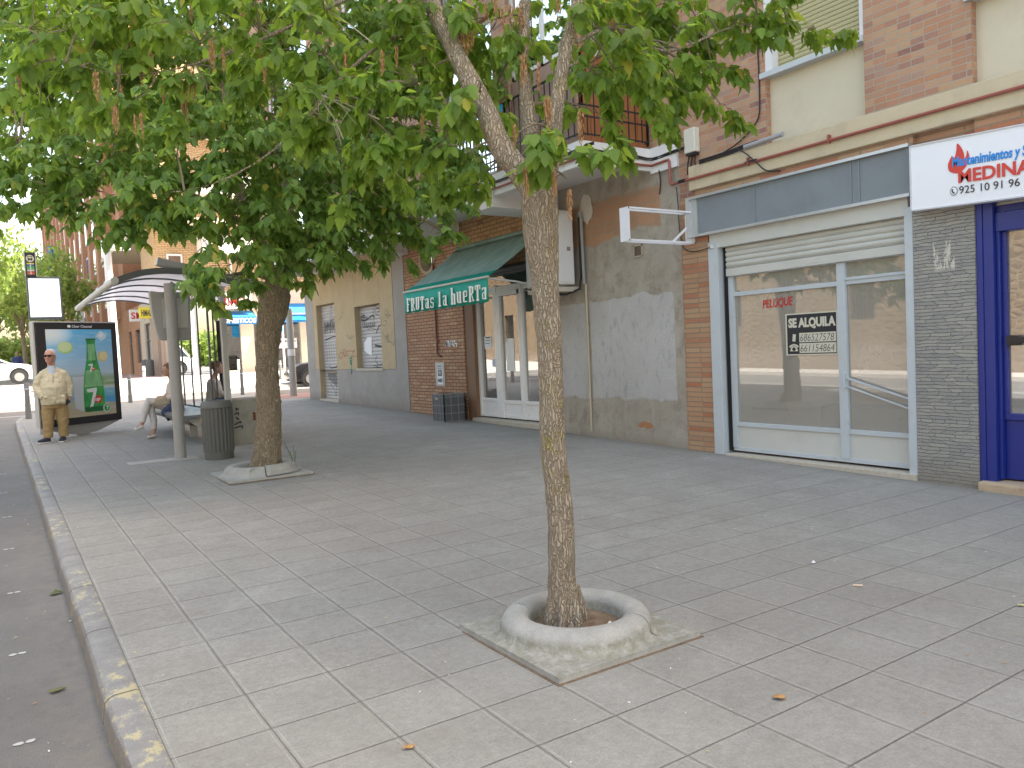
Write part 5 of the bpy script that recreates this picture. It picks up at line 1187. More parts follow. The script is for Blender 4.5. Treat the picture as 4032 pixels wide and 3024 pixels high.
T1B = [(3.05,3.2,3.02,.12), (2.75,3.1,2.9,.14), (3.25,3.2,3.15,.15), (2.7,3.2,3.15,.17), (2.18,3.05,2.45,0.10), (2.31,2.96,2.28,0.10), (2.43,2.88,2.33,0.09), (2.34,3.06,2.43,0.11), (2.07,3.00,2.48,0.08), (2.83,3.36,2.77,0.18), (2.95,3.54,3.04,0.19), (3.23,3.47,3.01,0.20), (3.46,3.44,3.01,0.14), (3.51,3.54,3.27,0.20), (3.70,3.42,3.37,0.20), (3.78,3.36,3.14,0.11), (3.83,3.21,3.35,0.15), (3.69,3.44,3.57,0.25), (3.57,3.76,3.58,0.27), (3.37,3.89,3.53,0.24), (4.00,2.98,3.33,0.10), (4.05,2.83,3.25,0.10), (4.05,2.70,3.14,0.07), (4.05,3.21,3.58,0.17), (3.81,3.32,2.91,0.06), (2.11,3.36,2.82,0.11), (2.08,3.48,2.50,0.12), (2.22,3.62,2.37,0.09), (2.09,3.72,2.70,0.16), (2.05,3.86,2.53,0.13), (1.98,3.81,2.93,0.22), (2.22,3.78,3.18,0.20), (2.43,3.65,3.30,0.20), (2.76,3.57,3.51,0.23), (1.83,3.92,3.19,0.24), (1.73,3.85,2.79,0.18), (1.88,3.86,2.62,0.15), (1.54,3.99,3.07,0.23), (1.49,4.01,2.83,0.15), (1.30,4.28,3.27,0.24), (1.35,4.23,3.04,0.15), (1.03,4.45,3.21,0.21), (0.76,4.63,3.30,0.22), (0.52,4.79,3.34,0.22), (0.27,4.96,3.32,0.22), (0.25,4.95,3.08,0.12), (0.55,4.76,3.11,0.12), (0.79,4.48,2.96,0.12), (1.61,4.04,2.66,0.11), (1.03,4.32,2.90,0.10), (2.14,3.85,3.37,0.23), (3.11,4.30,3.48,0.15), (3.37,4.35,3.26,0.13), (2.61,4.12,2.92,0.14), (1.96,4.28,2.65,0.14), (1.82,4.37,2.49,0.09), (0.87,4.40,2.59,0.10), (0.62,4.58,2.80,0.08)]
T2B = [(2.62,8.22,3.64,0.58), (2.09,8.34,3.75,0.52), (1.67,8.87,3.93,0.53), (1.25,9.38,3.97,0.50), (0.85,9.88,4.00,0.46), (0.44,10.40,4.08,0.47), (3.23,8.54,3.67,0.57), (3.82,8.62,3.47,0.54), (3.78,8.87,3.08,0.42), (3.27,8.72,3.08,0.48), (2.60,8.44,3.10,0.45), (2.13,8.28,3.09,0.42), (1.74,8.54,3.26,0.38), (1.38,9.02,3.27,0.39), (1.00,9.51,3.39,0.35), (0.61,10.02,3.51,0.35), (0.28,10.48,3.57,0.31), (4.24,8.81,3.09,0.34), (4.25,8.32,3.23,0.27), (4.32,8.02,2.92,0.17), (4.37,7.74,2.70,0.11), (1.82,8.22,2.70,0.23), (1.56,8.53,3.15,0.26), (1.33,8.93,3.30,0.24), (1.12,9.32,3.41,0.17), (0.87,9.59,3.30,0.15), (2.91,8.70,2.70,0.29), (3.41,8.85,2.73,0.22), (3.76,8.86,2.75,0.17), (2.26,8.17,2.71,0.28), (1.83,7.95,2.30,0.19), (1.65,7.94,2.17,0.13), (2.01,7.96,2.44,0.20), (1.55,7.88,2.20,0.10), (2.23,8.16,2.24,0.14), (2.04,8.03,1.99,0.10), (2.96,8.89,2.41,0.11), (3.26,8.94,2.53,0.12), (0.91,9.56,3.22,0.07), (1.45,8.72,2.99,0.10), (0.39,10.27,3.34,0.18), (0.17,10.53,3.32,0.13), (3.08,9.54,4.71,0.78), (2.39,10.00,4.86,0.78), (1.71,10.58,4.99,0.79), (1.02,11.27,5.10,0.75), (0.45,11.89,5.15,0.71), (3.97,9.55,4.72,0.83), (4.63,9.34,4.39,0.72), (4.75,8.99,3.85,0.47), (5.38,9.08,4.28,0.43), (3.97,10.21,5.88,0.93), (2.95,10.90,6.12,0.93), (1.93,11.58,6.24,0.93), (0.89,12.26,6.30,0.93), (5.12,10.05,5.78,0.84), (5.86,9.55,5.41,0.45), (4.98,8.35,3.62,0.20), (4.73,8.50,3.35,0.17), (4.17,8.59,2.72,0.11), (3.48,10.06,3.73,0.54), (3.04,10.36,3.99,0.54), (4.65,9.76,3.63,0.44), (2.66,8.61,2.38,0.08), (2.50,8.72,2.59,0.23), (2.87,8.25,2.84,0.30)]
L1a = [(2.38,3.26,2.20), (2.31,3.32,2.37), (2.23,3.38,2.51), (2.21,3.47,2.70), (2.17,3.56,2.89), (2.13,3.66,3.10), (2.08,3.77,3.35), (2.06,3.92,3.73)]
L1b = [(2.40,3.26,2.22), (2.42,3.38,2.51), (2.44,3.44,2.77), (2.47,3.50,3.05), (2.56,3.58,3.39), (2.67,3.64,3.83)]
L1c = [(2.40,3.25,2.25), (2.41,3.20,2.47), (2.41,3.15,2.66), (2.45,3.14,2.87), (2.50,3.12,3.07), (2.54,3.10,3.21), (2.61,3.06,3.48)]
L1d = [(2.06,3.90,3.27), (1.83,3.92,3.14), (1.65,4.03,2.98), (1.44,4.03,2.73), (1.22,4.16,2.53), (1.00,4.31,2.42), (0.75,4.47,2.38)]
L1e = [(1.99,3.96,3.58), (1.60,4.09,3.35), (1.16,4.30,3.13), (0.73,4.52,3.01), (0.37,4.76,3.11)]
L1f = [(2.52,3.10,3.00), (2.96,3.30,3.22), (3.41,3.37,3.19), (3.81,3.23,3.35), (4.00,2.98,3.32), (4.04,2.71,3.14)]
T2t = [(2.65,9.50,0.03), (2.67,9.47,0.36), (2.71,9.45,0.81), (2.73,9.46,1.36), (2.77,9.46,1.80), (2.84,9.43,2.13), (2.87,9.42,2.35)]
L2a = [(2.87,9.42,2.30), (2.69,9.33,2.88), (2.49,9.25,3.39), (2.41,9.22,4.00), (2.46,9.60,4.91)]
L2b = [(2.90,9.40,2.32), (3.06,9.45,2.91), (3.09,9.59,3.61), (3.16,9.83,4.52), (3.29,10.05,5.58)]
L2c = [(2.92,9.39,2.35), (3.24,9.33,2.90), (3.56,9.28,3.58), (4.05,9.35,4.33), (4.63,9.38,5.17)]
L2d = [(2.67,9.35,2.99), (2.03,8.83,3.18), (1.53,9.05,3.48), (0.95,9.68,3.72), (0.38,10.42,3.88)]
L2e = [(3.30,9.30,3.01), (3.78,8.87,3.13), (4.24,8.32,3.07), (4.42,7.83,2.76)]
L2f = [(2.76,9.38,2.46), (2.31,8.60,2.42), (1.91,8.13,2.32), (1.57,7.99,2.11)]
# ---- slim tree in the foreground
tr1 = thing('street_tree', 'slim pale barked street tree in the foreground with drooping maple leaves and dry seed bunches', 'tree', (2.40, 3.26, .03), 0, 'box elder street trees')
tp = smooth_pts([(2.40, 3.25, .04), (2.395, 3.255, .25), (2.40, 3.25, .6), (2.38, 3.26, 1.0), (2.38, 3.25, 1.45), (2.37, 3.255, 1.85), (2.36, 3.26, 2.12), (2.36, 3.26, 2.28)], 6)
rad = np.interp([p[2] for p in tp], [.04, .10, .3, .8, 1.4, 1.85, 2.05, 2.25], [.100, .084, .071, .067, .064, .072, .090, .092])
mb = MB(); mb.tube(tp, list(rad), 20, jit=.05, seed=3)
for a in range(7):
    an = a * .9 + .3; mb.tube([(2.405 + .06 * math.cos(an), 3.25 + .06 * math.sin(an), .25), (2.405 + .085 * math.cos(an), 3.25 + .085 * math.sin(an), .12), (2.405 + .115 * math.cos(an), 3.25 + .115 * math.sin(an), .035)], [.02, .028, .018], 8)
limbs1 = []
for l, r in ((L1a, (.075, .068, .062, .058, .055, .050, .046, .036)), (L1b, (.055, .05, .045, .034, .030, .024)), (L1c, (.050, .045, .042, .035, .032, .030, .024))):
    l2 = smooth_pts([(l[0][0], l[0][1], l[0][2] - .12)] + l, 4); r2 = list(np.interp(np.linspace(0, 1, len(l2)), np.linspace(0, 1, len(r)), r)); mb.tube(l2, r2, 14, jit=.06, seed=len(l)); limbs1.append((l2, r2)); knots(mb, l2, 4, .035, len(l), .028)
for l, r in ((L1d, (.015, .012, .010, .008, .006, .005, .004)), (L1e, (.018, .012, .009, .006, .004)), (L1f, (.014, .011, .009, .007, .005, .003))):
    l2 = smooth_pts(l, 5); r2 = list(np.interp(np.linspace(0, 1, len(l2)), np.linspace(0, 1, len(r)), r)); mb.tube(l2, r2, 8); limbs1.append((l2, r2))
knots(mb, [(2.39, 3.26, 1.9), (2.385, 3.26, 2.25)], 4, .07, 5, .035)
tk = mb.build('trunk', M_bark1, tr1); finish_trunk(tk, .010, .0075)
limbs1.append(([(2.3, 3.4, 3.6), (2.2, 3.6, 5.0), (2.5, 3.3, 4.4)], (.03, .02, .02)))
n1_ = grow(tr1, M_bark1, limbs1, T1B, (2.4, 3.3), .088, 2.3, 21, M_leaf, M_twig, top=[(2.3, 3.6, 5.4, 2.0, 1.3, 60), (1.0, 4.3, 4.4, 1.6, .7, 25)])
# seed bunches
def seed_bunch(seed):
    rr_ = random.Random(seed); m = MB()
    for s_ in range(4):
        x, y = rr_.uniform(-.012, .012), rr_.uniform(-.012, .012); L = rr_.uniform(.09, .17); m.tube([(0, 0, 0), (x, y, -L)], .0012, 3, caps=False)
        for i in range(12):
            z = -L * (i + 1) / 12; a = rr_.random() * 6.28; ex = Vector((math.cos(a), math.sin(a), 0)) * .006; b = Vector((x, y, z)); tip = b + ex * 1.6 + Vector((0, 0, -.028)); w = Vector((-math.sin(a), math.cos(a), 0)) * .0045
            m.add([b, b + ex + w + Vector((0, 0, -.012)), tip, b + ex - w + Vector((0, 0, -.012))], [(0, 1, 2, 3)])
    return m
def hang(tree, spots, seed):
    prot = []
    for k in range(3):
        m = seed_bunch(seed + k); o = bpy.data.objects.new('seed_bunch', None); me = bpy.data.meshes.new('seed_bunch'); me.from_pydata([tuple(v) for v in m.v], [], m.f); me.materials.append(M_seed); prot.append(me); bpy.data.objects.remove(o)
    rr_ = random.Random(seed)
    for i, p in enumerate(spots):
        o = bpy.data.objects.new('seed_bunch', prot[i % 3]); COL.objects.link(o); o.parent = tree; o.location = Vector(p) - tree.location; o.rotation_euler = (0, 0, rr_.random() * 6.28); s = rr_.uniform(.65, 1.1); o.scale = (s, s, s)
SD1 = [(2.32,3.61,3.35), (2.31,3.50,3.34), (2.39,3.56,3.33), (2.43,3.54,3.34), (2.58,3.32,3.32), (3.00,3.40,3.38), (3.02,3.39,3.33), (2.35,3.33,3.00), (2.41,3.29,2.96), (2.31,3.10,2.71), (2.32,3.09,2.71), (2.38,2.93,2.61), (1.90,3.61,2.71), (2.09,2.98,2.34), (2.12,3.10,2.56), (1.86,3.78,3.11), (2.17,3.58,3.21), (2.25,3.65,3.24), (2.20,3.68,3.20), (2.47,3.51,3.35), (2.20,2.91,2.31), (2.25,2.87,2.22), (1.75,3.73,3.05), (0.98,4.38,3.39), (1.20,4.22,3.32), (1.03,4.20,3.14), (1.08,4.17,3.10), (0.74,4.52,3.10), (0.79,4.49,3.14), (0.91,4.28,2.99), (0.94,4.26,3.00), (0.60,4.47,2.83), (0.68,4.42,2.78), (0.71,4.40,2.79), (0.53,4.53,3.01), (0.64,4.58,3.09), (1.26,4.18,3.16), (1.28,4.16,3.10), (1.67,4.02,3.12), (0.92,4.39,2.94), (0.83,4.45,2.99), (0.21,4.99,3.15)]
SD2 = [(1.01,9.81,4.40), (1.36,9.58,4.58), (0.82,9.91,4.21), (1.58,9.41,4.16)]
DEADW = [((1.72,3.73,2.69),(1.33,3.87,2.83)), ((1.60,3.81,2.74),(1.29,3.90,2.87)), ((1.56,3.83,2.60),(1.47,3.84,2.77)), ((1.76,3.85,3.12),(1.49,4.04,3.36)), ((1.29,3.90,2.86),(1.35,3.86,2.79))]
hang(tr1, SD1, 4)
# dead grey spray of twigs on the left limb
rr = random.Random(8); M_deadw = paint('dead_wood', (.36, .34, .24), .9)
for st, en in DEADW:
    mb = MB(); p0, p1 = Vector(st), Vector(en); mb.tube(smooth_pts([tuple(p0), tuple((p0 + p1) / 2 + Vector((0, 0, .02))), tuple(p1)], 4), [.004, .0035, .0035, .003, .003, .0025, .002, .002, .0015], 5)
    for i in range(3):
        t = rr.uniform(.3, .95); q = p0 + (p1 - p0) * t; mb.tube([tuple(q), tuple(q + Vector((rr.uniform(-.06, .06), rr.uniform(-.06, .06), -rr.uniform(.05, .12))))], [.002, .001], 4)
    mb.build('dead_twig', M_deadw, tr1)

# ---- thick tree by the shelter
tr2 = thing('street_tree', 'thick knobbly trunked street tree with dense drooping crown beside the bus shelter', 'tree', (2.66, 9.48, .1), 0, 'box elder street trees')
mb = MB(); tp = smooth_pts([(2.67, 9.55, .10)] + T2t[1:], 5); rad = np.interp([p[2] for p in tp], [.1, .22, .45, 1.0, 1.5, 1.9, 2.15, 2.4], [.215, .175, .155, .142, .130, .150, .185, .17])
mb.tube(tp, list(rad), 22, jit=.10, seed=5); knots(mb, tp, 38, .135, 12, .055); knots(mb, tp[-9:], 12, .15, 13, .09)
for a in range(8):
    an = a * .8; mb.tube([(2.67 + .10 * math.cos(an), 9.53 + .10 * math.sin(an), .40), (2.67 + .16 * math.cos(an), 9.53 + .16 * math.sin(an), .2), (2.67 + .22 * math.cos(an), 9.53 + .22 * math.sin(an), .10)], [.05, .05, .03], 8)
limbs2 = []
for l, r in ((L2a, (.10, .08, .07, .055, .04)), (L2b, (.11, .09, .075, .06, .04)), (L2c, (.10, .08, .065, .05, .035))):
    l2 = smooth_pts([(l[0][0], l[0][1], l[0][2] - .2)] + l, 5); r2 = list(np.interp(np.linspace(0, 1, len(l2)), np.linspace(0, 1, len(r)), r)); mb.tube(l2, r2, 14, jit=.08, seed=7); limbs2.append((l2, r2)); knots(mb, l2, 4, .06, 3, .04)
for l, r in ((L2d, (.05, .035, .025, .018, .01)), (L2e, (.05, .03, .02, .01)), (L2f, (.03, .018, .012, .006))):
    l2 = smooth_pts(l, 5); r2 = list(np.interp(np.linspace(0, 1, len(l2)), np.linspace(0, 1, len(r)), r)); mb.tube(l2, r2, 10); limbs2.append((l2, r2))
tk = mb.build('trunk', M_bark2, tr2); finish_trunk(tk, .03, .013)
n2_ = grow(tr2, M_bark2, limbs2, T2B, (2.8, 9.4), .115, 2.6, 31, M_leafd, M_twig, top=[(3.1, 10, 6.6, 2.6, 1.5, 90)])
hang(tr2, SD2, 14)
print('leaflets', n1_, n2_)
# weed growing at the ring
def weed(x, y, z, h_, sp, n, m, label):
    mb_ = MB(); rr_ = random.Random(int(x * 100)); acc = []
    for i in range(n):
        a = rr_.random() * 6.28; t = Vector((x + math.cos(a) * sp, y + math.sin(a) * sp, z + h_ * rr_.uniform(.6, 1))); mb_.tube(smooth_pts([(x, y, z), tuple((Vector((x, y, z)) + t) / 2 + Vector((0, 0, .03))), tuple(t)], 3), .002, 4)
        for j in range(10):
            q = Vector((x, y, z)).lerp(t, rr_.uniform(.45, 1.05)); acc.append((np.array(q), np.array([rr_.uniform(-1, 1), rr_.uniform(-1, 1), rr_.uniform(-.2, .8)]), np.array([rr_.uniform(-.5, .5), rr_.uniform(-.5, .5), 1.0]), .022))
    t_ = thing('weed', label, 'weed', (x, y, z)); mb_.build('stem', m, t_); P, D, N, L = (np.array([a[i] for a in acc]) for i in range(4))
    me = leaves_mesh('weed_leaves', P, D, N, L, 3); me.materials.append(M_leaf); o = bpy.data.objects.new('weed_leaves', me); COL.objects.link(o); put(o, t_)
weed(2.98, 9.42, .15, .32, .10, 4, M_leafd, 'tall thin green weed growing at the right side of the far tree ring')
weed(2.42, 9.3, .17, .06, .06, 5, M_leafd, 'low yellowish weed growing inside the far tree ring left of the trunk')
# ================================================================= STREET FURNITURE
M_shel = paint('shelter_grey', (.34, .33, .31), .45, .05, 6, metal=.0, dirt=((.26, .24, .21), .3))
M_sheld = paint('shelter_dark', (.10, .105, .10), .45, .08, 6)
M_shell = paint('shelter_light', (.50, .49, .45), .5, .06, 8)
def mat_roofpanel():
    g = G('frosted_panel', .4, .4); g.col((.80, .78, .78)); t = g.n('ShaderNodeBsdfTranslucent'); t.inputs[0].default_value = (.92, .88, .89, 1)
    tr = g.n('ShaderNodeBsdfTransparent'); mx = g.n('ShaderNodeMixShader'); mx.inputs[0].default_value = .75; m2 = g.n('ShaderNodeMixShader'); m2.inputs[0].default_value = .3
    g.nt.links.new(g.b.outputs[0], mx.inputs[1]); g.nt.links.new(t.outputs[0], mx.inputs[2]); g.nt.links.new(mx.outputs[0], m2.inputs[1]); g.nt.links.new(tr.outputs[0], m2.inputs[2]); g.nt.links.new(m2.outputs[0], g.out.inputs[0]); return g.mat
sh2 = thing('bus_shelter', 'grey bus shelter with curved frosted roof, glass back and round front post', 'bus shelter', (2.6, 14.5, gz(14.5)))
z0 = gz(11.9)
mb = MB(); mb.tube([(2.14, 11.91, z0), (2.14, 11.91, 2.62)], .078, 20); mb.tube([(2.14, 17.2, gz(17.2)), (2.14, 17.2, 2.62)], .06, 14) if False else None; mb.build('front_post', M_shel, sh2, smooth=True)
def rz(x): 
    t = (x - 1.46) / 1.62; return float(np.interp(x, [1.46, 1.6, 1.8, 2.05, 2.35, 2.7, 3.08], [2.655, 2.715, 2.775, 2.805, 2.795, 2.735, 2.63]))
xs = list(np.linspace(1.46, 3.08, 16)); Y0, Y1 = 11.87, 17.47
mb = MB(); mb.add([(x, y, rz(x) + .012) for x in xs for y in (Y0, Y1)] , [(2 * i, 2 * i + 2, 2 * i + 3, 2 * i + 1) for i in range(15)])
o = mb.build('roof_panel', mat_roofpanel(), sh2, smooth=True); md = o.modifiers.new('t', 'SOLIDIFY'); md.thickness = .006
for i in range(6):
    y = Y0 + .0 + (Y1 - Y0) * i / 5; w_ = .02
    mb = MB()
    for a, b in zip(xs[:-1], xs[1:]): mb.bar((a, y, rz(a) - .01), (b, y, rz(b) - .01), w_ if i not in (0,) else .05, .025 if i else .085)
    mb.build('rib', M_sheld, sh2)
mb = MB(); mb.tube([(1.44, Y0 - .05, 2.65), (1.44, Y1 + .05, 2.65)], .05, 14); mb.build('front_gutter', M_shell, sh2, smooth=50)
mb = MB(); mb.bar((2.0, Y0 + .10, 2.93), (3.45, Y0 + .10, 2.60), .16, .11); mb.build('cross_beam', M_shel, sh2, bevel=.006)
mb = MB(); mb.box(2.98, 3.06, 12.62, 12.72, gz(12.6), 2.66); mb.build('back_post', M_shell, sh2, bevel=.004)
mb = MB(); mb.box(2.98, 3.04, 17.15, 17.22, gz(17), 2.6); mb.build('back_post', M_shell, sh2)
mb = MB(); 
for y, w_ in ((12.76, .03), (13.25, .012), (13.62, .055), (14.4, .012), (15.1, .012), (15.9, .03), (16.6, .012)): mb.box(2.985, 3.015, y - w_ / 2, y + w_ / 2, .52, 2.58)
mb.box(2.985, 3.02, 12.72, 17.15, 2.54, 2.62); mb.box(2.985, 3.02, 12.72, 17.15, .48, .53); mb.build('glazing_bar', M_sheld, sh2)
gys = [12.775, 13.244, 13.592, 14.394, 15.094, 15.885, 16.594, 17.15]; M_sg = glass('shelter_glass', .30)
for a, b in zip(gys[:-1], gys[1:]):
    mb = MB(); mb.box(2.998, 3.004, a + .012, b - .012, .53, 2.54); mb.build('pane', M_sg, sh2)
# end glass screen seen beside the post
mb = MB()
pl = [(1.905, 2.53), (2.02, 2.515), (2.30, 2.51), (2.44, 2.53), (2.42, 1.82), (1.995, 1.83), (1.955, 1.95), (1.93, 2.1), (1.91, 2.3)]
mb.prism([(a, b) for a, b in pl], (0, 12.06, 0), (1, 0, 0), (0, 0, 1), .16, n=(0, 1, 0)); bx = mb.build('display_box', M_shel, sh2, bevel=.015)
mb = MB(); mb.prism([(2.05, 2.42), (2.40, 2.42), (2.38, 2.0), (2.05, 2.0)][::-1], (0, 12.055, 0), (1, 0, 0), (0, 0, 1), -.012, n=(0, 1, 0)); mb.build('inner_panel', M_shell, bx)
mb = MB(); mb.bar((2.22, 12.0, 2.52), (2.22, 12.2, 2.66), .03); mb.bar((2.45, 12.1, 2.48), (2.45, 12.1, 2.7), .02); mb.build('hanger', M_sheld, bx)
# bench
mb = MB(); a = [(2.42, .615), (2.45, .655), (2.88, .665), (2.93, .70), (2.95, .70), (2.95, .64), (2.86, .62), (2.52, .60), (2.46, .55)]
mb.prism(a, (0, 13.18, 0), (1, 0, 0), (0, 0, 1), 3.3, n=(0, 1, 0)); mb.build('bench_seat', paint('bench_steel', (.20, .205, .22), .4, .06, 5, metal=.3), sh2, bevel=.008)
for y in (13.35, 14.6, 16.1):
    mb = MB(); mb.prism([(2.50, .60), (2.94, .62), (2.94, .40), (2.85, .38), (2.72, .42)], (0, y, 0), (1, 0, 0), (0, 0, 1), .05, n=(0, 1, 0)); mb.box(2.80, 2.93, y + .0, y + .06, gz(y), .5); mb.build('bench_bracket', M_shell, sh2, bevel=.004)
mb = MB(); mb.box(1.45, 2.35, 11.72, 12.05, gz(11.9) - .003, gz(11.9) + .006); mb.build('base_plate', paint('pale_slab', (.42, .40, .37), .9, .1, 6), sh2)
# bin
bn = thing('litter_bin', 'round dark grey fluted litter bin standing behind the shelter post', 'bin', (2.57, 11.47, gz(11.47)))
zb = gz(11.47); M_bin = paint('bin_grey', (.115, .115, .105), .55, .08, 6)
mb = MB(); n = 96; pr = [(0, .10, 0), (.2, .10, 1), (.205, .30, 1), (.208, .5, 1), (.208, .705, 1), (.205, .71, 0)]
vs = [(2.57 + (r_ + (.005 * (1 if (j % 4) < 2 else -1)) * f_) * math.cos(2 * math.pi * j / n), 11.47 + (r_ + (.005 * (1 if (j % 4) < 2 else -1)) * f_) * math.sin(2 * math.pi * j / n), zb + z_) for j in range(n) for r_, z_, f_ in pr]
k = len(pr); mb.add(vs, [(j * k + i, ((j + 1) % n) * k + i, ((j + 1) % n) * k + i + 1, j * k + i + 1) for j in range(n) for i in range(k - 1)]); mb.build('body', M_bin, bn)
mb = MB(); mb.lathe([(0, 0), (.195, 0), (.195, .10), (0, .10)], (2.57, 11.47, zb), 40); mb.build('plinth', M_bin, bn, smooth=40)
mb = MB(); mb.lathe([(.212, .715), (.214, .75), (.196, .80), (.185, .815), (.15, .815), (.145, .78), (.145, .60)], (2.57, 11.47, zb), 48); mb.build('lid', paint('bin_lid', (.15, .15, .145), .45, .08, 6), bn, smooth=45)
mb = MB(); mb.box(2.355, 2.362, 11.44, 11.50, zb + .52, zb + .58); mb.build('lock', flatc('brass', (.45, .36, .2), .4, .6), bn)
# concrete block
cb = thing('concrete_block', 'low weathered concrete block with hollow brick vent behind the bin and thick trunk', 'concrete block', (3.4, 12.95, gz(12.9)))
mb = MB(); mb.box(3.08, 3.85, 12.75, 13.3, gz(12.9) - .02, .88); mb.build('block', paint('old_concrete', (.36, .34, .29), .95, .2, 5, bump=.01, dirt=((.16, .13, .10), .6)), cb, bevel=.02)
mb = MB(); mb.box(3.40, 3.56, 12.744, 12.75, .52, .66); mb.build('vent_brick', paint('terracotta', (.35, .15, .08), .9, .2, 30), cb)
mb = MB()
for i in range(3):
    for j in range(3): mb.box(3.415 + i * .047, 3.445 + i * .047, 12.741, 12.744, .535 + j * .042, .562 + j * .042)
mb.build('vent_holes', M_dark, cb)
mb = MB(); O, U, V = (3.10, 12.746, .2), (.13, 0, 0), (0, 0, .6); rr = random.Random(2)
for k_ in range(5): ribbon(mb, smooth_pts([(rr.random(), .35 + .12 * k_), (rr.random(), .42 + .12 * k_), (rr.random(), .38 + .12 * k_)], 5), O, U, V, .022)
mb.build('graffiti', M_tag, cb)
# back of a narrow stone slab leaning at the block's left edge
# ---------------------------------------------------------------- advertising panel
A0, A1 = Vector((.665, 16.28, 0)), Vector((2.055, 17.18, 0)); UD = (A1 - A0).normalized(); PW = (A1 - A0).length; ND = Vector((UD.y, -UD.x, 0)).normalized()
ad = thing('advertising_panel', 'black framed street advertising panel showing a green lemonade bottle poster behind the standing man', 'advertising panel', (1.36, 16.73, gz(16.73)))
ZL, ZH = .44, 2.33
M_adf = paint('ad_black', (.022, .022, .025), .35, .1, 5); 
def AP(u, v, o=0): p = A0 + UD * PW * u + ND * o; return (p.x, p.y, ZL + (ZH - ZL) * v)
mb = MB(); mb.obox(Vector(AP(.5, .5)) - ND * .07, UD * PW / 2, ND * .07, Vector((0, 0, (ZH - ZL) / 2))); mb.build('frame', M_adf, ad, bevel=.01)
mb = MB(); mb.obox(Vector(AP(.5, 1)) - ND * .07 + Vector((0, 0, .012)), UD * (PW / 2 + .01), ND * .08, Vector((0, 0, .012))); mb.obox(Vector(AP(0, .5)) - ND * .09 - UD * .012, UD * .012, ND * .05, Vector((0, 0, (ZH - ZL) / 2))); mb.build('trim', M_shell, ad)
mb = MB(); mb.prism([(.0, .0), (.30, -.085), (.42, -.10), (.60, -.10), (.70, -.085), (1, .0)][::-1], AP(0, 0, -.03), UD * PW, (0, 0, ZH - ZL), -.08, n=ND); mb.prism([(.44, -.10), (.44, -.135), (.58, -.135), (.58, -.10)], AP(0, 0, -.04), UD * PW, (0, 0, ZH - ZL), -.06, n=ND); mb.build('foot', M_shel, ad)
def mat_poster():
    g = G('poster_print', .25, .5); g.pos(); v = g.m('DIVIDE', g.m('SUBTRACT', g.z, ZL + .07 * 1.89), 1.64)
    n = g.noise(g._pos, 2.2, 4, .6); n2 = g.noise(g.scale(g._pos, (1, 1, 6)), 3, 4, .6)
    c = g.ramp(v, [(0, (.50, .42, .28)), (.08, (.48, .42, .30)), (.17, (.40, .42, .34)), (.20, (.16, .42, .56)), (.30, (.20, .46, .60)), (.33, (.58, .60, .55)), (.36, (.26, .36, .16)), (.44, (.30, .42, .28)), (.50, (.46, .60, .70)), (.70, (.30, .55, .78)), (1, (.12, .50, .80))])
    px = g.m('SUBTRACT', g.x, .86); sunb = g.mr(g.m('ADD', g.m('POWER', g.m('DIVIDE', px, .42), 2.0), g.m('POWER', g.m('DIVIDE', g.m('SUBTRACT', g.z, 2.13), .25), 2.0)), 0, 1, .9, 0); c = g.mix(sunb, c, (.85, .88, .86))
    c = g.mix(g.m('MULTIPLY', g.mr(n2, .5, .75), .35), c, (.7, .75, .78)); g.col(c); return g.mat
mb = MB(); u0, u1, v0, v1 = .105, .925, .07, .935; mb.prism([(u0, v0), (u1, v0), (u1, v1), (u0, v1)], AP(0, 0, .001), UD * PW, (0, 0, ZH - ZL), .002, n=ND); pst = mb.build('poster', mat_poster(), ad)
MU, MV = UD * PW * (u1 - u0), Vector((0, 0, (ZH - ZL) * (v1 - v0)))
def Q(o): return AP(u0, v0, o)
def art(name, pts, m, o, s=1):
    mb_ = MB(); mb_.prism(pts, Q(o), MU, MV, .0006, n=ND); return mb_.build(name, m, pst)
def grad(name, c1, c2, c3=None):
    g = G(name, .3, .5); g.pos(); n = g.noise(g.scale(g._pos, (1, 1, .35)), 14, 4, .6); g.col(g.mix(g.mr(n, .35, .65), c1, c2)); return g.mat
M_bg = grad('bottle_print', (.02, .22, .05), (.05, .40, .10)); M_bl = grad('bottle_light', (.14, .42, .16), (.30, .55, .28)); M_bd = flatc('bottle_dark', (.015, .14, .04), .3)
M_pw = flatc('poster_white', (.75, .76, .74), .4); M_pr = flatc('poster_red', (.62, .03, .03), .4); M_pl = flatc('lime_green', (.42, .62, .20), .4); M_pl2 = flatc('lime_light', (.58, .70, .38), .4); M_py = flatc('lemon_yellow', (.66, .56, .20), .4); M_py2 = flatc('lemon_light', (.74, .66, .38), .4)
def bot(half, cx=.66):
    return [(cx + a, b) for a, b in half] + [(cx - a, b) for a, b in reversed(half)]
art('glass_print', [(.36, .10), (.47, .06), (.58, .10), (.60, .46), (.34, .46)], flatc('tumbler_print', (.55, .60, .62), .4), .0035)
art('bottle_print', bot([(.15, .045), (.165, .08), (.168, .18), (.16, .32), (.145, .42), (.115, .54), (.085, .64), (.07, .76), (.066, .84), (.072, .85), (.072, .885)]), M_bg, .0045)
art('bottle_shine', bot([(.15, .335), (.135, .42), (.112, .50), (.10, .53)]), M_bl, .0052); art('bottle_shine', bot([(.06, .64), (.055, .78), (.05, .83)]), M_bl, .0052)
art('bottle_base', bot([(.150, .05), (.162, .08), (.165, .105)]), M_bd, .0052); art('bottle_lip', bot([(.078, .878), (.078, .895)]), M_bd, .0056)
art('lime_print', circle(.27, .795, .115, .068, 26), M_pl, .0045); art('lime_print', circle(.265, .803, .10, .056, 26), M_pl2, .0052)
art('lemon_print', circle(.835, .685, .085, .062, 26), M_py, .0045); art('lemon_print', circle(.85, .69, .064, .05, 26), M_py2, .0052)
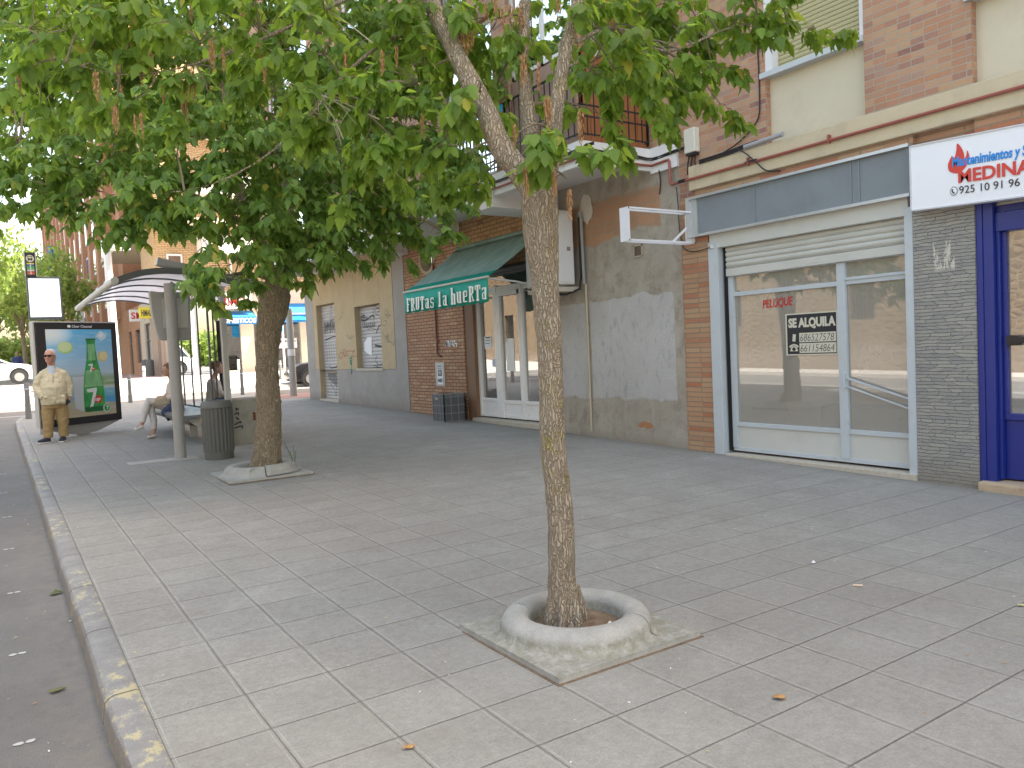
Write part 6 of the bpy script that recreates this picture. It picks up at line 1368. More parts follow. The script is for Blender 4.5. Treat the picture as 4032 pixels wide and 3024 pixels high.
art('ice_print', [(.74, .92), (.82, .985), (.92, .945), (.91, .90), (.83, .865)], flatc('ice_print', (.55, .72, .82), .3), .0045); art('ice_print', [(.78, .92), (.83, .965), (.88, .94), (.83, .90)], flatc('ice_light', (.78, .84, .86), .3), .0052)
art('pool_print', [(.83, .15), (1.0, .14), (1.0, .21), (.84, .215)], flatc('pool_blue', (.08, .34, .62), .3), .004)
def seven(cx, cy, s, o):
    art('seven_mark', [(cx - .5 * s, cy + .62 * s), (cx - .44 * s, cy + .40 * s), (cx + .10 * s, cy + .40 * s), (cx - .28 * s, cy - .62 * s), (cx + .02 * s, cy - .56 * s), (cx + .46 * s, cy + .56 * s), (cx + .44 * s, cy + .70 * s)], M_pw, o)
    art('up_mark', circle(cx + .52 * s, cy - .12 * s, .36 * s, .27 * s, 22), M_pr, o + .0006)
seven(.63, .205, .17, .0062); seven(.635, .55, .075, .0062)
def mt(body, u, v, w, h_, m, o, **k): text(body, Vector(Q(o)) + MU * u + MV * v, MU * w, MV * h_, m, pst, .0006, **k)
mt('up', .668, .155, .085, .045, M_pw, .0078, offset=.04, shear=.2); mt('up', .652, .535, .038, .018, M_pw, .0078, offset=.03)
art('cap_print', circle(.845, .075, .06, .052, 20), flatc('cap_silver', (.55, .58, .55), .3), .0062); art('cap_print', circle(.85, .078, .046, .040, 20), M_bg, .0068); art('cap_seven', [(.835, .10), (.84, .09), (.855, .09), (.845, .055), (.857, .058), (.872, .095), (.87, .104)], M_pw, .0075)
# the maker's line on the header, and a pane over it
M_hd = flatc('header_white', (.75, .75, .75), .5)
text('Clear Channel', AP(.425, .953, .002), UD * PW * .25, (0, 0, .045), M_hd, ad, .001, offset=.02)
mb = MB(); mb.prism([(.0, .0), (.9, .0), (1, .3), (.8, 1), (.1, 1), (.0, .6)], AP(.372, .954, .001), UD * PW * .04, (0, 0, .045), .001, n=ND); mb.build('header_mark', M_hd, ad)
# ---------------------------------------------------------------- bus stop totem
bt = thing('bus_stop_sign', 'tall bus stop post with black route flag above a white screen', 'bus stop sign', (.72, 17.6, gz(17.6)))
mb = MB(); mb.bar((.70, 17.66, gz(17.6)), (.70, 17.66, 3.70), .055, .05); mb.build('post', M_shel, bt)
mb = MB(); mb.box(.615, .80, 17.58, 17.62, 3.27, 3.73); fg = mb.build('flag', paint('flag_black', (.03, .03, .03), .4), bt)
mb = MB(); mb.box(.61, .625, 17.57, 17.63, 3.27, 3.74); mb.box(.795, .81, 17.57, 17.63, 3.27, 3.74); mb.build('flag_edge', M_shell, fg)
mb = MB(); mb.add([(.71 + r_ * math.cos(a), 17.576, 3.61 + r_ * math.sin(a)) for a in np.arange(0, 6.28, .3) for r_ in (.068,)][::-1], [tuple(range(21))]); mb.build('bus_symbol', flatc('cream_disc', (.62, .58, .42), .5), fg)
mb = MB(); mb.box(.672, .748, 17.570, 17.574, 3.585, 3.655); mb.box(.68, .695, 17.570, 17.574, 3.57, 3.585); mb.box(.725, .74, 17.570, 17.574, 3.57, 3.585); mb.build('bus_symbol', flatc('bus_black', (.03, .03, .03), .5), fg)
mb = MB(); mb.box(.682, .738, 17.566, 17.569, 3.615, 3.643); mb.build('bus_symbol', flatc('cream_win', (.62, .58, .42), .5), fg)
for i, c in enumerate(((.65, .52, .05), (.03, .12, .35), (.10, .38, .10), (.12, .42, .12), (.55, .55, .5), (.60, .10, .05), (.62, .14, .08))):
    mb = MB(); mb.box(.65, .77, 17.574, 17.578, 3.50 - i * .032, 3.527 - i * .032); mb.build('route_strip', flatc('route_%d' % i, c, .5), fg)
    mb = MB(); mb.box(.70, .72, 17.571, 17.5735, 3.503 - i * .032, 3.524 - i * .032); mb.build('route_number', M_pw, fg)
mb = MB(); mb.box(.62, 1.20, 17.60, 17.68, 2.45, 3.27); sc_ = mb.build('screen_case', paint('case_grey', (.12, .13, .14), .4), bt, bevel=.01)
g = G('screen_white', .3, .5); g.col((.9, .92, .95)); g.b.inputs['Emission Color'].default_value = (.9, .95, 1, 1); g.b.inputs['Emission Strength'].default_value = .35
mb = MB(); mb.box(.655, 1.165, 17.592, 17.60, 2.50, 3.23); mb.build('screen', g.mat, sc_)
# ---------------------------------------------------------------- posts and bollards
M_bol = paint('bollard_grey', (.19, .19, .185), .5, .1, 8); M_bolw = paint('bollard_white', (.62, .62, .62), .5, .06, 8)
def bollard(x, y, m, h_, label, r_=.05, ring=True):
    t_ = thing('bollard', label, 'bollard', (x, y, gz(y)), 0, 'bollards along the pavement edges')
    mb_ = MB(); mb_.lathe([(0, h_), (r_ * .8, h_ - .004), (r_, h_ - .02), (r_, h_ * .55), (r_ * 1.25, 0)], (x, y, gz(y)), 18); mb_.build('shaft', m, t_, smooth=40)
    if ring:
        mb_ = MB(); mb_.lathe([(r_ + .002, h_ * .80), (r_ + .012, h_ * .81), (r_ + .012, h_ * .825), (r_ + .002, h_ * .835)], (x, y, gz(y)), 18); mb_.build('ring', M_bolw if m is M_bol else M_bol, t_)
bollard(3.35, 25.88, M_bol, .84, 'grey bollard standing right of the advertising panel at the corner kerb'); bollard(.63, 22.24, M_bol, .88, 'grey bollard at the kerb left of the standing man', .055)
bollard(6.63, 25.88, M_bol, .84, 'grey bollard between the thick trunk and the shelter back post'); bollard(9.95, 32.6, M_bol, .8, 'dark bollard on the far sunny pavement', .05)
bollard(4.28, 29.4, M_bolw, .95, 'white bollard on the far pavement left of the seated woman'); bollard(8.07, 31.84, M_bolw, .95, 'white bollard just left of the grey bollard beside the thick trunk', .05, False)
t = thing('corner_post', 'tall round grey post with a taped paper band at the corner of the beige wall', 'post', (7.5, 23.46, gz(23.46)))
mb = MB(); mb.tube([(7.52, 23.46, gz(23.4)), (7.52, 23.46, 2.9), (7.52, 23.46, 2.98)], [.105, .10, .06], 18); mb.build('shaft', M_shel, t, smooth=40)
mb = MB(); mb.tube([(7.52, 23.46, 1.55), (7.52, 23.46, 1.75)], .112, 18, caps=False, jit=.01); mb.build('paper_band', M_paper, t)
t = thing('street_sign', 'blue and white street sign on a white pole before the blue awning shop', 'sign', (11.84, 38, gz(38)))
mb = MB(); mb.tube([(11.5, 37, gz(37)), (11.5, 37, 3.9)], .05, 10); mb.build('pole', M_bolw, t)
mb = MB(); mb.box(10.95, 11.5, 36.9, 36.94, 2.75, 3.75); mb.build('plate', flatc('sign_blue2', (.02, .30, .62), .5), t); mb = MB(); mb.prism([(.1, .9), (.9, .85), (.6, .5), (.9, .4), (.5, .1), (.3, .35), (.1, .2)], (10.98, 36.89, 2.8), (.45, 0, 0), (0, 0, .9), .004, n=(0, -1, 0)); mb.build('plate_mark', M_bolw, t)
t = thing('street_lamp', 'white street lamp with a half dome shade between the bus sign and the shelter roof', 'street lamp', (3.47, 30, gz(30)))
mb = MB(); mb.tube([(3.50, 30, gz(30)), (3.50, 30, 2.6), (3.48, 30, 5.45)], [.17, .14, .12], 16); mb.tube([(3.48, 30, 5.45), (3.55, 30, 5.47)], .10, 10); mb.build('pole', M_bolw, t, smooth=40)
mb = MB(); mb.lathe([(.02, .36), (.14, .345), (.25, .27), (.33, .13), (.345, 0), (.33, -.01)], (3.87, 30, 5.47), 28); mb.build('lamp_shade', M_bolw, t, smooth=50)
mb = MB(); mb.lathe([(0, -.005), (.33, -.005)], (3.87, 30, 5.47), 28); mb.build('diffuser', flatc('diffuser', (.6, .6, .58), .5), t)
# white van or car on the far left, dark car at the corner
M_tyre = flatc('tyre', (.03, .03, .03), .9); M_rim = paint('rim', (.38, .37, .36), .4, .1, 20, metal=.5)
def car(name, label, paintm, loc, heading, L=4.1, Wd=1.7):
    t_ = thing(name, label, 'car', loc, heading, 'cars beyond the corner')
    ca, sa = math.cos(heading), math.sin(heading)
    def Wc(x, y, z): return (loc[0] + x * ca - y * sa, loc[1] + x * sa + y * ca, loc[2] + z)
    xs_ = [-L / 2, -L / 2 + .1, -1.55, -.9, -.4, .35, 1.05, 1.6, L / 2 - .12, L / 2]
    top = [.55, .82, .90, .93, .95, .96, .94, .86, .72, .50]; bot_ = [.35, .22, .20, .2, .2, .2, .2, .2, .22, .34]
    hw = [.70, .80, .84, .85, .85, .85, .85, .83, .78, .66]
    vs_, fs2 = [], []
    for x, zt_, zb2, w_ in zip(xs_, top, bot_, hw):
        vs_ += [Wc(x, -w_ * .92, zb2), Wc(x, -w_, (zt_ + zb2) / 2 + .05), Wc(x, -w_ * .88, zt_), Wc(x, w_ * .88, zt_), Wc(x, w_, (zt_ + zb2) / 2 + .05), Wc(x, w_ * .92, zb2)]
    for i in range(len(xs_) - 1):
        for j in range(6): fs2.append((i * 6 + j, i * 6 + (j + 1) % 6, (i + 1) * 6 + (j + 1) % 6, (i + 1) * 6 + j))
    fs2 += [tuple(range(5, -1, -1)), tuple((len(xs_) - 1) * 6 + j for j in range(6))]
    m = MB(); m.add(vs_, fs2); m.build('body', paintm, t_, smooth=35)
    def cabin(ins, zt_, nm, mt_, x0=-1.75, x1=.95):
        m = MB(); b_ = [(x0, .92), (x0 + .35, zt_ - .03), (x1 - 1.0, zt_), (x1, .93)]
        v_ = []
        for y_, s_ in ((-1, 1), (1, 1)):
            for x_, z_ in b_: v_.append(Wc(x_, y_ * (.76 - ins if z_ < 1 else .60 - ins), z_))
        m.add(v_, [(0, 1, 2, 3), (7, 6, 5, 4), (0, 4, 5, 1), (1, 5, 6, 2), (2, 6, 7, 3), (3, 7, 4, 0)]); return m.build(nm, mt_, t_)
    cabin(0, 1.42, 'windows', flatc('car_glass', (.02, .025, .03), .1)); 
    m = MB(); m.obox(Wc(-.72, 0, 1.435), Vector((ca, sa, 0)) * .68, Vector((-sa, ca, 0)) * .61, (0, 0, .018))
    for s_ in (-1, 1):
        for p, q in (((-1.75, .92), (-1.4, 1.42)), ((-.05, 1.42), (.95, .93)), ((-.6, 1.42), (-.6, .93))):
            m.bar(Wc(p[0], s_ * (.77 if p[1] < 1 else .61), p[1]), Wc(q[0], s_ * (.77 if q[1] < 1 else .61), q[1]), .06)
    m.build('roof', paintm, t_)
    for x_ in (-1.25, 1.28):
        for s_ in (-1, 1):
            m = MB(); c0, c1 = Wc(x_, s_ * .66, .31), Wc(x_, s_ * .86, .31); m.tube([c0, c1], .315, 22); w_ = m.build('wheel', M_tyre, t_, smooth=40)
            m = MB(); m.tube([Wc(x_, s_ * .80, .31), Wc(x_, s_ * .872, .31)], .19, 18); m.build('rim', M_rim, w_, smooth=40)
            m = MB(); m.tube([Wc(x_, s_ * .70, .36), Wc(x_, s_ * .858, .36)], .37, 22); m.build('wheel_arch', M_dark, t_)
    for s_ in (-1, 1):
        m = MB(); m.obox(Wc(L / 2 - .06, s_ * .55, .62), Vector((ca, sa, 0)) * .05, Vector((-sa, ca, 0)) * .14, (0, 0, .06)); m.build('headlight', flatc('lamp_clear', (.7, .7, .7), .2), t_)
    return t_
M_wcar = paint('white_car_paint', (.75, .75, .76), .3, .02, 3); M_bcar = paint('black_car_paint', (.015, .016, .018), .25, .02, 3)
car('parked_car', 'white car standing on the far left with its front wheel towards the junction', M_wcar, (-.35, 42, gz(42) + .02), 0, 4.2)
car('parked_car', 'dark car parked in the side street, its end just showing past the beige wall', M_bcar, (11.35, 29.6, gz(28.5) - .1), R(172))
t = tag((lambda m: (m.box(1.42, 2.10, 35.9, 36.3, gz(36), 1.52), m.box(1.38, 2.14, 35.86, 36.34, 1.52, 1.57), m.build('utility_cabinet', M_bolw, bevel=.02))[-1])(MB()), 'white street cabinet behind the bollard left of the standing man', 'cabinet')
t = thing('closed_parasol', 'closed red parasol far down the street by the tree trunks', 'parasol', (2.6, 50, .86)); mb = MB(); mb.tube([(2.58, 50, .86), (2.6, 50, 3.05)], .03, 6); mb.build('pole', M_bolw, t); mb = MB(); mb.tube([(2.6, 50, 3.1), (2.6, 50, 2.6), (2.58, 50, 1.9)], [.02, .16, .22], 9, jit=.2); mb.build('canopy', flatc('red_cloth', (.55, .03, .03), .8), t)
t = tag((lambda m: (m.tube([(-.12, 30.0, gz(30) - .1), (-.12, 30, 4.5)], .09, 12), m.build('white_pole', M_bolw, smooth=True))[-1])(MB()), 'white pole at the very left edge of the photo', 'pole')
t = tag((lambda m: (m.tube([(5.5, 90.0, .86), (5.5, 90, 13.5)], .35, 8), m.build('blue_mast', flatc('crane_blue', (.02, .12, .40), .6), smooth=True))[-1])(MB()), 'tall blue mast rising beyond the far trees', 'mast')

# ================================================================= BUILDINGS ACROSS THE SIDE STREET
M_bC = brick('brick_far_red', (.60, .29, .17), (.50, .24, .14), (.42, .32, .24), .25, .075, .008, .01)
M_bY = brick('brick_far_yellow', (.60, .42, .24), (.52, .36, .20), (.32, .20, .12), .27, .085, .010, .01)
M_pil = paint('pink_render', (.46, .33, .25), .85, .05, 3); M_dgl = glass('far_glass', .35, (.5, .55, .55))
bC = thing('apartment_building', 'tall red brick apartment block with projecting piers and white windows beyond the side street', 'building', (7.4, 70, .86))
mb = MB(); H2 = 24
mb.quad((7.4, 130, .8), (7.4, 56.6, .8), (7.4, 56.6, H2), (7.4, 130, H2)); mb.quad((7.4, 56.6, 4.9), (20, 56.6, 4.9), (20, 56.6, H2), (7.4, 56.6, H2)); mb.quad((7.4, 56.6, H2), (30, 56.6, H2), (30, 130, H2), (7.4, 130, H2))
for y in np.arange(59, 128, 5.2): mb.box(6.8, 7.4, y, y + 1.3, 4.6, H2 - .4)
mb.build('brick_wall', M_bC, bC)
for y in np.arange(60.9, 110, 5.2):
    for z in np.arange(5.6, 20, 2.9):
        mb = MB(); mb.box(6.95, 7.39, y, y + 2.2, z, z + 1.9); w = mb.build('window', M_wframe, bC); mb = MB(); mb.box(6.935, 6.95, y + .15, y + 1.0, z + .15, z + 1.75); mb.box(6.935, 6.95, y + 1.15, y + 2.05, z + .15, z + 1.75); mb.build('pane', M_dgl, w)
for y in np.arange(60, 100, 7.0):
    mb = MB(); mb.box(7.33, 7.40, y, y + 4.5, 1.0, 3.6); mb.build('shop_shutter', M_gshut, bC)
bD = thing('corner_building', 'pale yellow brick corner building with white balconies over the shops across the side street', 'building', (10, 42, .8))
mb = MB(); XU = 6.65
mb.quad((XU, 40.4, 5.0), (45, 40.4, 5.0), (45, 40.4, 16), (XU, 40.4, 16)); mb.quad((XU, 44.2, 5.0), (XU, 40.4, 5.0), (XU, 40.4, 16), (XU, 44.2, 16)); mb.quad((XU, 40.4, 16), (45, 40.4, 16), (45, 60, 16), (XU, 60, 16)); mb.quad((XU, 44.2, 5), (XU, 44.2, 16), (10, 44.2, 16), (10, 44.2, 5)); mb.build('brick_wall', M_bY, bD)
mb = MB(); mb.quad((10, 56.6, 4.9), (10, 44.2, 4.9), (10, 44.2, 16), (10, 56.6, 16)); mb.quad((XU, 40.4, 5.0), (XU, 44.2, 5.0), (45, 44.2, 5.0), (45, 40.4, 5.0)); mb.build('brick_wall', M_bC, bD)
mb = MB(); mb.box(6.1, 10.1, 38.9, 56, 8.0, 8.25) ; mb.build('balcony_soffit', M_cream, bD)
for z in (6.7, 9.5, 12.3):
    mb = MB(); mb.box(8.6, 17, 39.2, 40.38, z, z + .9 if z > 7 else z + .78); mb.build('balcony', M_wsoff, bD)
mb = MB(); 
for i in range(60): mb.bar((6.15, 39 + i * .22, 8.25), (6.15, 39 + i * .22, 9.2), .03)
mb.bar((6.15, 39, 9.2), (6.15, 52, 9.2), .05); mb.build('balcony_railing', M_iron, bD)
for x, z, w_ in ((11.9, 5.25, 1.3), (14.2, 5.25, 1.3), (7.2, 5.5, .7)):
    mb = MB(); mb.box(x, x + w_, 40.33, 40.39, z, z + 1.2); w = mb.build('window', M_wframe, bD); mb = MB(); mb.box(x + .08, x + w_ - .08, 40.315, 40.33, z + .08, z + 1.1); mb.build('pane', M_dgl, w)
mb = MB(); mb.tube([(10.15, 40.32, 5), (10.15, 40.32, 6.7)], .06, 8); mb.build('drain_pipe', M_bolw, bD)
# ground floor
mb = MB(); M_gf = paint('cream_shop_wall', (.60, .50, .40), .85, .05, 3)
def wallX(mb_, Y, x0, x1, z0_, z1_, ops, dep=.15):
    m2 = MB(); wallY(m2, 0, x0, x1, z0_, z1_, ops, dep); mb_.add([(p[1], Y + p[0], p[2]) for p in m2.v], [tuple(reversed(f)) for f in m2.f])
fo = [(7.75, 9.2, 1.0, 3.5), (9.75, 10.45, .98, 3.35), (11.1, 13.5, .98, 3.35), (14.4, 17, .98, 3.35)]
wallX(mb, 40.4, 7.4, 45, .6, 5.0, fo)
so_ = [(41.2, 43.2, .9, 3.7), (44.2, 46.2, .9, 3.8), (47.6, 49.6, .9, 3.8), (51.3, 53.0, 1.6, 3.6), (54.6, 55.9, .9, 3.6)]
m2 = MB(); wallY(m2, 7.4, 40.4, 51, .8, 5.0, so_[:3], .2); mb.v += m2.v and [] ; mb.add(m2.v, m2.f); mb.build('shop_wall', M_gf, bD)
mb = MB(); wallY(mb, 7.4, 51, 56.6, .8, 5.0, so_[3:], .2); mb.build('brick_shop_wall', M_bC, bD)
mb = MB(); mb.box(7.3, 7.42, 44.9, 46.8, .8, 4.0) ; mb.box(7.3, 7.42, 43.3, 44.1, .8, 3.8); mb.build('pillar', M_pil, bD)
for a, b, c, d in so_:
    mb = MB(); mb.box(7.56, 7.58, a, b, c, d); w = mb.build('shop_window', M_dgl, bD); mb = MB(); mb.box(8.0, 8.05, a - .3, b + .3, c, d); mb.build('dark_room', M_dark, w)
    mb = MB(); mb.box(7.5, 7.56, a, a + .08, c, d); mb.box(7.5, 7.56, b - .08, b, c, d); mb.box(7.5, 7.56, a, b, d - .08, d); mb.box(7.5, 7.56, a, b, c + 1.9, c + 1.98); mb.build('frame', M_sheld, w)
M_goods = [flatc('goods_%d' % i, c, .6) for i, c in enumerate(((.7, .7, .7), (.55, .62, .75), (.4, .15, .08), (.10, .35, .30), (.6, .55, .1), (.15, .15, .15), (.75, .72, .65)))]
for a, b, c, d in fo:
    mb = MB(); mb.box(a, b, 40.52, 40.54, c, d); w = mb.build('shop_window', M_dgl, bD); mb = MB(); mb.box(a - .2, b + .2, 41.35, 41.4, c, d); mb.build('dark_room', M_dark, w)
    rr = random.Random(int(a * 10))
    mb = MB()
    for s_ in range(5):
        z = c + .1 + s_ * .45; mb.cur = 4; mb.box(a, b, 40.7, 41.2, z - .03, z); x = a + .08
        while x < b - .25:
            w_ = rr.uniform(.12, .3); hh = rr.uniform(.1, .33); mb.cur = rr.choice((0, 0, 1, 2, 3, 5, 6, 6)); mb.box(x, x + w_, 40.72, 41.1, z, z + hh); x += w_ + rr.uniform(.02, .14)
    mb.build('shop_goods', M_goods, w)
# banners
for x0_, x1_, bd in ((11.15, 11.95, 'TRASPASO'), (12.3, 13.25, 'LIQUIDACION')):
    mb = MB(); mb.box(x0_, x1_, 40.34, 40.36, 2.0, 2.5); w = mb.build('banner', M_bolw, bD); text(bd, (x0_ + .06, 40.335, 2.28), (x1_ - x0_ - .12, 0, 0), (0, 0, .12), M_ink, w, .004)
# awnings over the shops
M_aw2 = paint('blue_awning', (.01, .16, .42), .7, .08, 4); M_cy = flatc('cyan_print', (.02, .50, .80), .7)
t = thing('awning', 'blue lettered awning over the corner shop, seen left of the thick trunk', 'awning', (9.5, 39.8, 3.5))
mb = MB(); mb.quad((8.0, 39.6, 3.62), (11.05, 39.6, 3.62), (11.05, 40.38, 3.95), (8.0, 40.38, 3.95)); mb.quad((8.0, 39.6, 3.25), (11.05, 39.6, 3.25), (11.05, 39.6, 3.62), (8.0, 39.6, 3.62)); o = mb.build('awning_cloth', M_aw2, t); md = o.modifiers.new('t', 'SOLIDIFY'); md.thickness = .02
text('ELECTRODOMESTICOS', (8.05, 39.57, 3.31), (2.95, 0, 0), (0, 0, .24), M_bolw, t, .01, offset=.03, shear=.15)
t = thing('awning', 'blue awning with cyan print right of the thick trunk by the beige wall', 'awning', (13.6, 39.6, 3.5))
mb = MB(); mb.quad((11.8, 39.3, 3.72), (16.5, 39.3, 3.72), (16.5, 40.38, 4.3), (11.8, 40.38, 4.3)); mb.quad((11.8, 39.3, 3.28), (16.5, 39.3, 3.28), (16.5, 39.3, 3.68), (11.8, 39.3, 3.68)); o = mb.build('awning_cloth', M_aw2, t); md = o.modifiers.new('t', 'SOLIDIFY'); md.thickness = .02
mb = MB(); mb.box(11.8, 16.5, 39.25, 39.28, 3.68, 3.73); mb.build('front_bar', M_bolw, t)
mb = MB(); mb.prism([(0, .2), (.1, .8), (.3, .9), (.5, .7), (.8, .95), (1, .4), (.7, .1), (.3, .25)], (12.6, 39.27, 3.32), (1.6, 0, 0), (0, 0, .3), .004, n=(0, -1, 0)); mb.build('print', M_cy, t)
# signs along the corner
def boxsign(name, x0_, x1_, y0_, y1_, z0_, z1_, m, label, body=None, mt_=None, fr=None):
    t_ = thing(name, label, 'sign', ((x0_ + x1_) / 2, (y0_ + y1_) / 2, z0_)); mb_ = MB(); mb_.box(x0_, x1_, y0_, y1_, z0_, z1_); mb_.build('sign_box', m, t_, bevel=.02)
    if body: text(body, (x0_ + (x1_ - x0_) * .1, y0_ - .006, z0_ + (z1_ - z0_) * .22), ((x1_ - x0_) * .8, 0, 0), (0, 0, (z1_ - z0_) * .56), mt_, t_, .006, offset=.02)
    return t_
M_ylw = flatc('sign_yellow', (.72, .62, .06), .5); M_bluep = flatc('sign_mid_blue', (.02, .16, .60), .5)
boxsign('shop_sign', 6.70, 7.70, 46.2, 46.4, 3.96, 4.56, M_ylw, 'yellow projecting shop sign reading HIMA left of the shelter display box', 'HIMALAYA', M_ink)
boxsign('shop_sign', 6.35, 7.1, 47.2, 47.4, 3.85, 4.5, M_bolw, 'white projecting sign with red letters beside the yellow one', 'SM', M_red)
t = boxsign('shop_sign', 7.75, 8.62, 39.3, 39.42, 2.92, 3.95, M_ylw, 'yellow and blue square shop sign seen through the shelter glass')
mb = MB(); mb.prism([(.15, .75), (1, .78), (1, .45), (.6, .45)], (7.8, 39.29, 2.95), (.78, 0, 0), (0, 0, .95), .004, n=(0, -1, 0)); mb.prism([(.1, .30), (1, .30), (1, .4), (.1, .4)], (7.8, 39.29, 2.95), (.78, 0, 0), (0, 0, .95), .004, n=(0, -1, 0)); mb.build('blue_print', M_bluep, t)
mb = MB(); mb.prism([(.08, .44), (.12, .62), (.3, .72), (.5, .66), (.66, .5), (.72, .36), (.6, .44), (.5, .40), (.45, .52), (.3, .44), (.25, .52), (.16, .42)], (7.8, 39.283, 2.95), (.78, 0, 0), (0, 0, .95), .004, n=(0, -1, 0)); mb.build('white_print', M_bolw, t)
t = boxsign('shop_sign', 9.0, 10.9, 39.7, 39.9, 4.0, 4.75, M_bolw, 'white sign with pink red marks above the lettered blue awning', 'TRIMSA', M_red)
t = thing('air_conditioner', 'small white air conditioner high on the far red brick building left of the lamp', 'air conditioner', (6.6, 78, 5)); mb = MB(); mb.box(6.3, 6.85, 77.4, 78.9, 4.7, 6.3); mb.build('casing', M_bolw, t, bevel=.03); mb = MB(); mb.box(6.2, 7.4, 77.6, 78.7, 4.55, 4.66); mb.build('bracket', M_bolw, t)
for i, (x, y) in enumerate(((6.85, 46.3), (6.9, 45.2))):
    m = MB(); m.lathe([(0, 0), (.2, 0), (.2, .75), (.17, .85), (0, .9)], (x, y, .866), 14); tag(m.build('litter_bin', M_bin, smooth=40), ('dark bin before the pink pillar, left one of two', 'dark bin before the pink pillar, right one of two')[i], 'bin', 'pair of far bins')
# ================================================================= FAR TREES
M_fleaf = mat_leaf('far_leaf', (.13, .20, .05), (.26, .33, .08), .5, (.35, .45, .10))
def far_tree(x, y, h_, r_, seed, label, n=1500, zb_=3.0):
    t_ = thing('street_tree', label, 'tree', (x, y, gz(y)), 0, 'far trees down the street'); z = gz(y); rg = np.random.default_rng(seed); rr_ = random.Random(seed)
    m = MB(); m.tube(smooth_pts([(x, y, z), (x + .05, y, z + 1.5), (x, y, z + zb_), (x + .1, y, z + zb_ + 1.8)], 4), list(np.linspace(.17, .08, 13)), 10, jit=.1)
    cl = []
    for i in range(24):
        v = rg.normal(0, 1, 3); v /= np.linalg.norm(v); c = np.array([x, y, z + (h_ + zb_) / 2]) + v * rg.uniform(.4, .95) * np.array([r_, r_, (h_ - zb_) / 2]); cl.append(c)
        if i < 10: m.tube([(x, y, z + zb_ - .4), tuple((c + np.array([x, y, z + zb_])) / 2), tuple(c)], [.06, .035, .01], 5)
    m.build('trunk', M_bark2, t_)
    cl = np.array(cl); idx = rg.integers(0, len(cl), n); v = rg.normal(0, 1, (n, 3)); P = cl[idx] + v * r_ * .17
    D = rg.normal(0, .6, (n, 3)) + np.array([0, 0, -.8]); N = v * .6 + np.array([0, 0, 1.0]) + rg.normal(0, .4, (n, 3)); L = rg.uniform(.22, .42, n)
    me = leaves_mesh('crown', P, D, N, L, seed); me.materials.append(M_fleaf); o = bpy.data.objects.new('crown', me); COL.objects.link(o); put(o, t_)
FT = [(-1.2, 50, 8.4, 2.7, 'sunlit leafy street tree at the left edge behind the white car'), (1.6, 56, 8.8, 2.8, 'sunlit street tree behind the white screen of the bus sign'), (3.9, 60, 9.0, 2.4, 'sunlit tree with crown just left of the white street lamp'), (-.2, 68, 9.6, 3.0, 'tall sunlit tree in the gap under the bus sign'), (2.9, 76, 10.5, 3.2, 'tree further down the street behind the nearer sunlit crowns'), (-3.6, 60, 9.0, 3.2, 'leafy tree partly cut by the left edge of the photo'), (5.2, 88, 12, 3.0, 'most distant tall tree beside the red brick piers')]
for i, (x, y, h_, r_, lb) in enumerate(FT): far_tree(x, y, h_, r_, 50 + i, lb)
# a hedge and low shops close the street far away
mb = MB(); rr = random.Random(4)
P = np.array([[rr.uniform(-34, 5), 118 + rr.uniform(-3, 3), rr.uniform(.9, 5.5)] for i in range(7000)]); rg = np.random.default_rng(5)
me = leaves_mesh('far_greenery', P, rg.normal(0, 1, (7000, 3)), rg.normal(0, 1, (7000, 3)), rg.uniform(.5, 1.0, 7000), 6); me.materials.append(M_fleaf); o = bpy.data.objects.new('far_greenery', me); COL.objects.link(o); tag(o, 'distant mass of trees closing the street at the horizon', 'greenery', kind='stuff')
# ================================================================= PEOPLE
M_skin = paint('skin', (.46, .25, .17), .55, .08, 9); M_skinr = paint('skin_ruddy', (.48, .24, .17), .55, .08, 9)
def ell(mb_, c, r_, n=14, m=9, rot=None):
    vs_ = []
    for i in range(m + 1):
        a = math.pi * i / m
        for j in range(n):
            b = 2 * math.pi * j / n; v = Vector((r_[0] * math.sin(a) * math.cos(b), r_[1] * math.sin(a) * math.sin(b), r_[2] * math.cos(a)))
            if rot is not None: v = rot @ v
            vs_.append(v + Vector(c))
    mb_.add(vs_, [(i * n + j, (i + 1) * n + j, (i + 1) * n + (j + 1) % n, i * n + (j + 1) % n) for i in range(m) for j in range(n)])
def etube(mb_, pts, n=16):
    """pts: (x,y,z, rx, ry) stacked sections"""
    vs_ = [(x + rx * math.cos(2 * math.pi * j / n), y + ry * math.sin(2 * math.pi * j / n), z) for x, y, z, rx, ry in pts for j in range(n)]; k = len(pts)
    mb_.add(vs_, [(i * n + j, i * n + (j + 1) % n, (i + 1) * n + (j + 1) % n, (i + 1) * n + j) for i in range(k - 1) for j in range(n)] + [tuple(range(n - 1, -1, -1)), tuple((k - 1) * n + j for j in range(n))])
def organic(mb_, name, m, parent, vox=.009, wr=.0, ws=.05, T=None, sm=3):
    if T is not None: mb_.v = [tuple(T @ Vector(p)) for p in mb_.v]
    o_ = mb_.build(name, m, parent); md_ = o_.modifiers.new('r', 'REMESH'); md_.mode = 'VOXEL'; md_.voxel_size = vox; md_.use_smooth_shade = True
    s_ = o_.modifiers.new('s', 'SMOOTH'); s_.factor = .5; s_.iterations = sm
    if wr:
        tx = bpy.data.textures.new('folds', 'CLOUDS'); tx.noise_scale = ws; tx.noise_depth = 2; d_ = o_.modifiers.new('d', 'DISPLACE'); d_.texture = tx; d_.strength = wr; d_.texture_coords = 'LOCAL'
    return o_
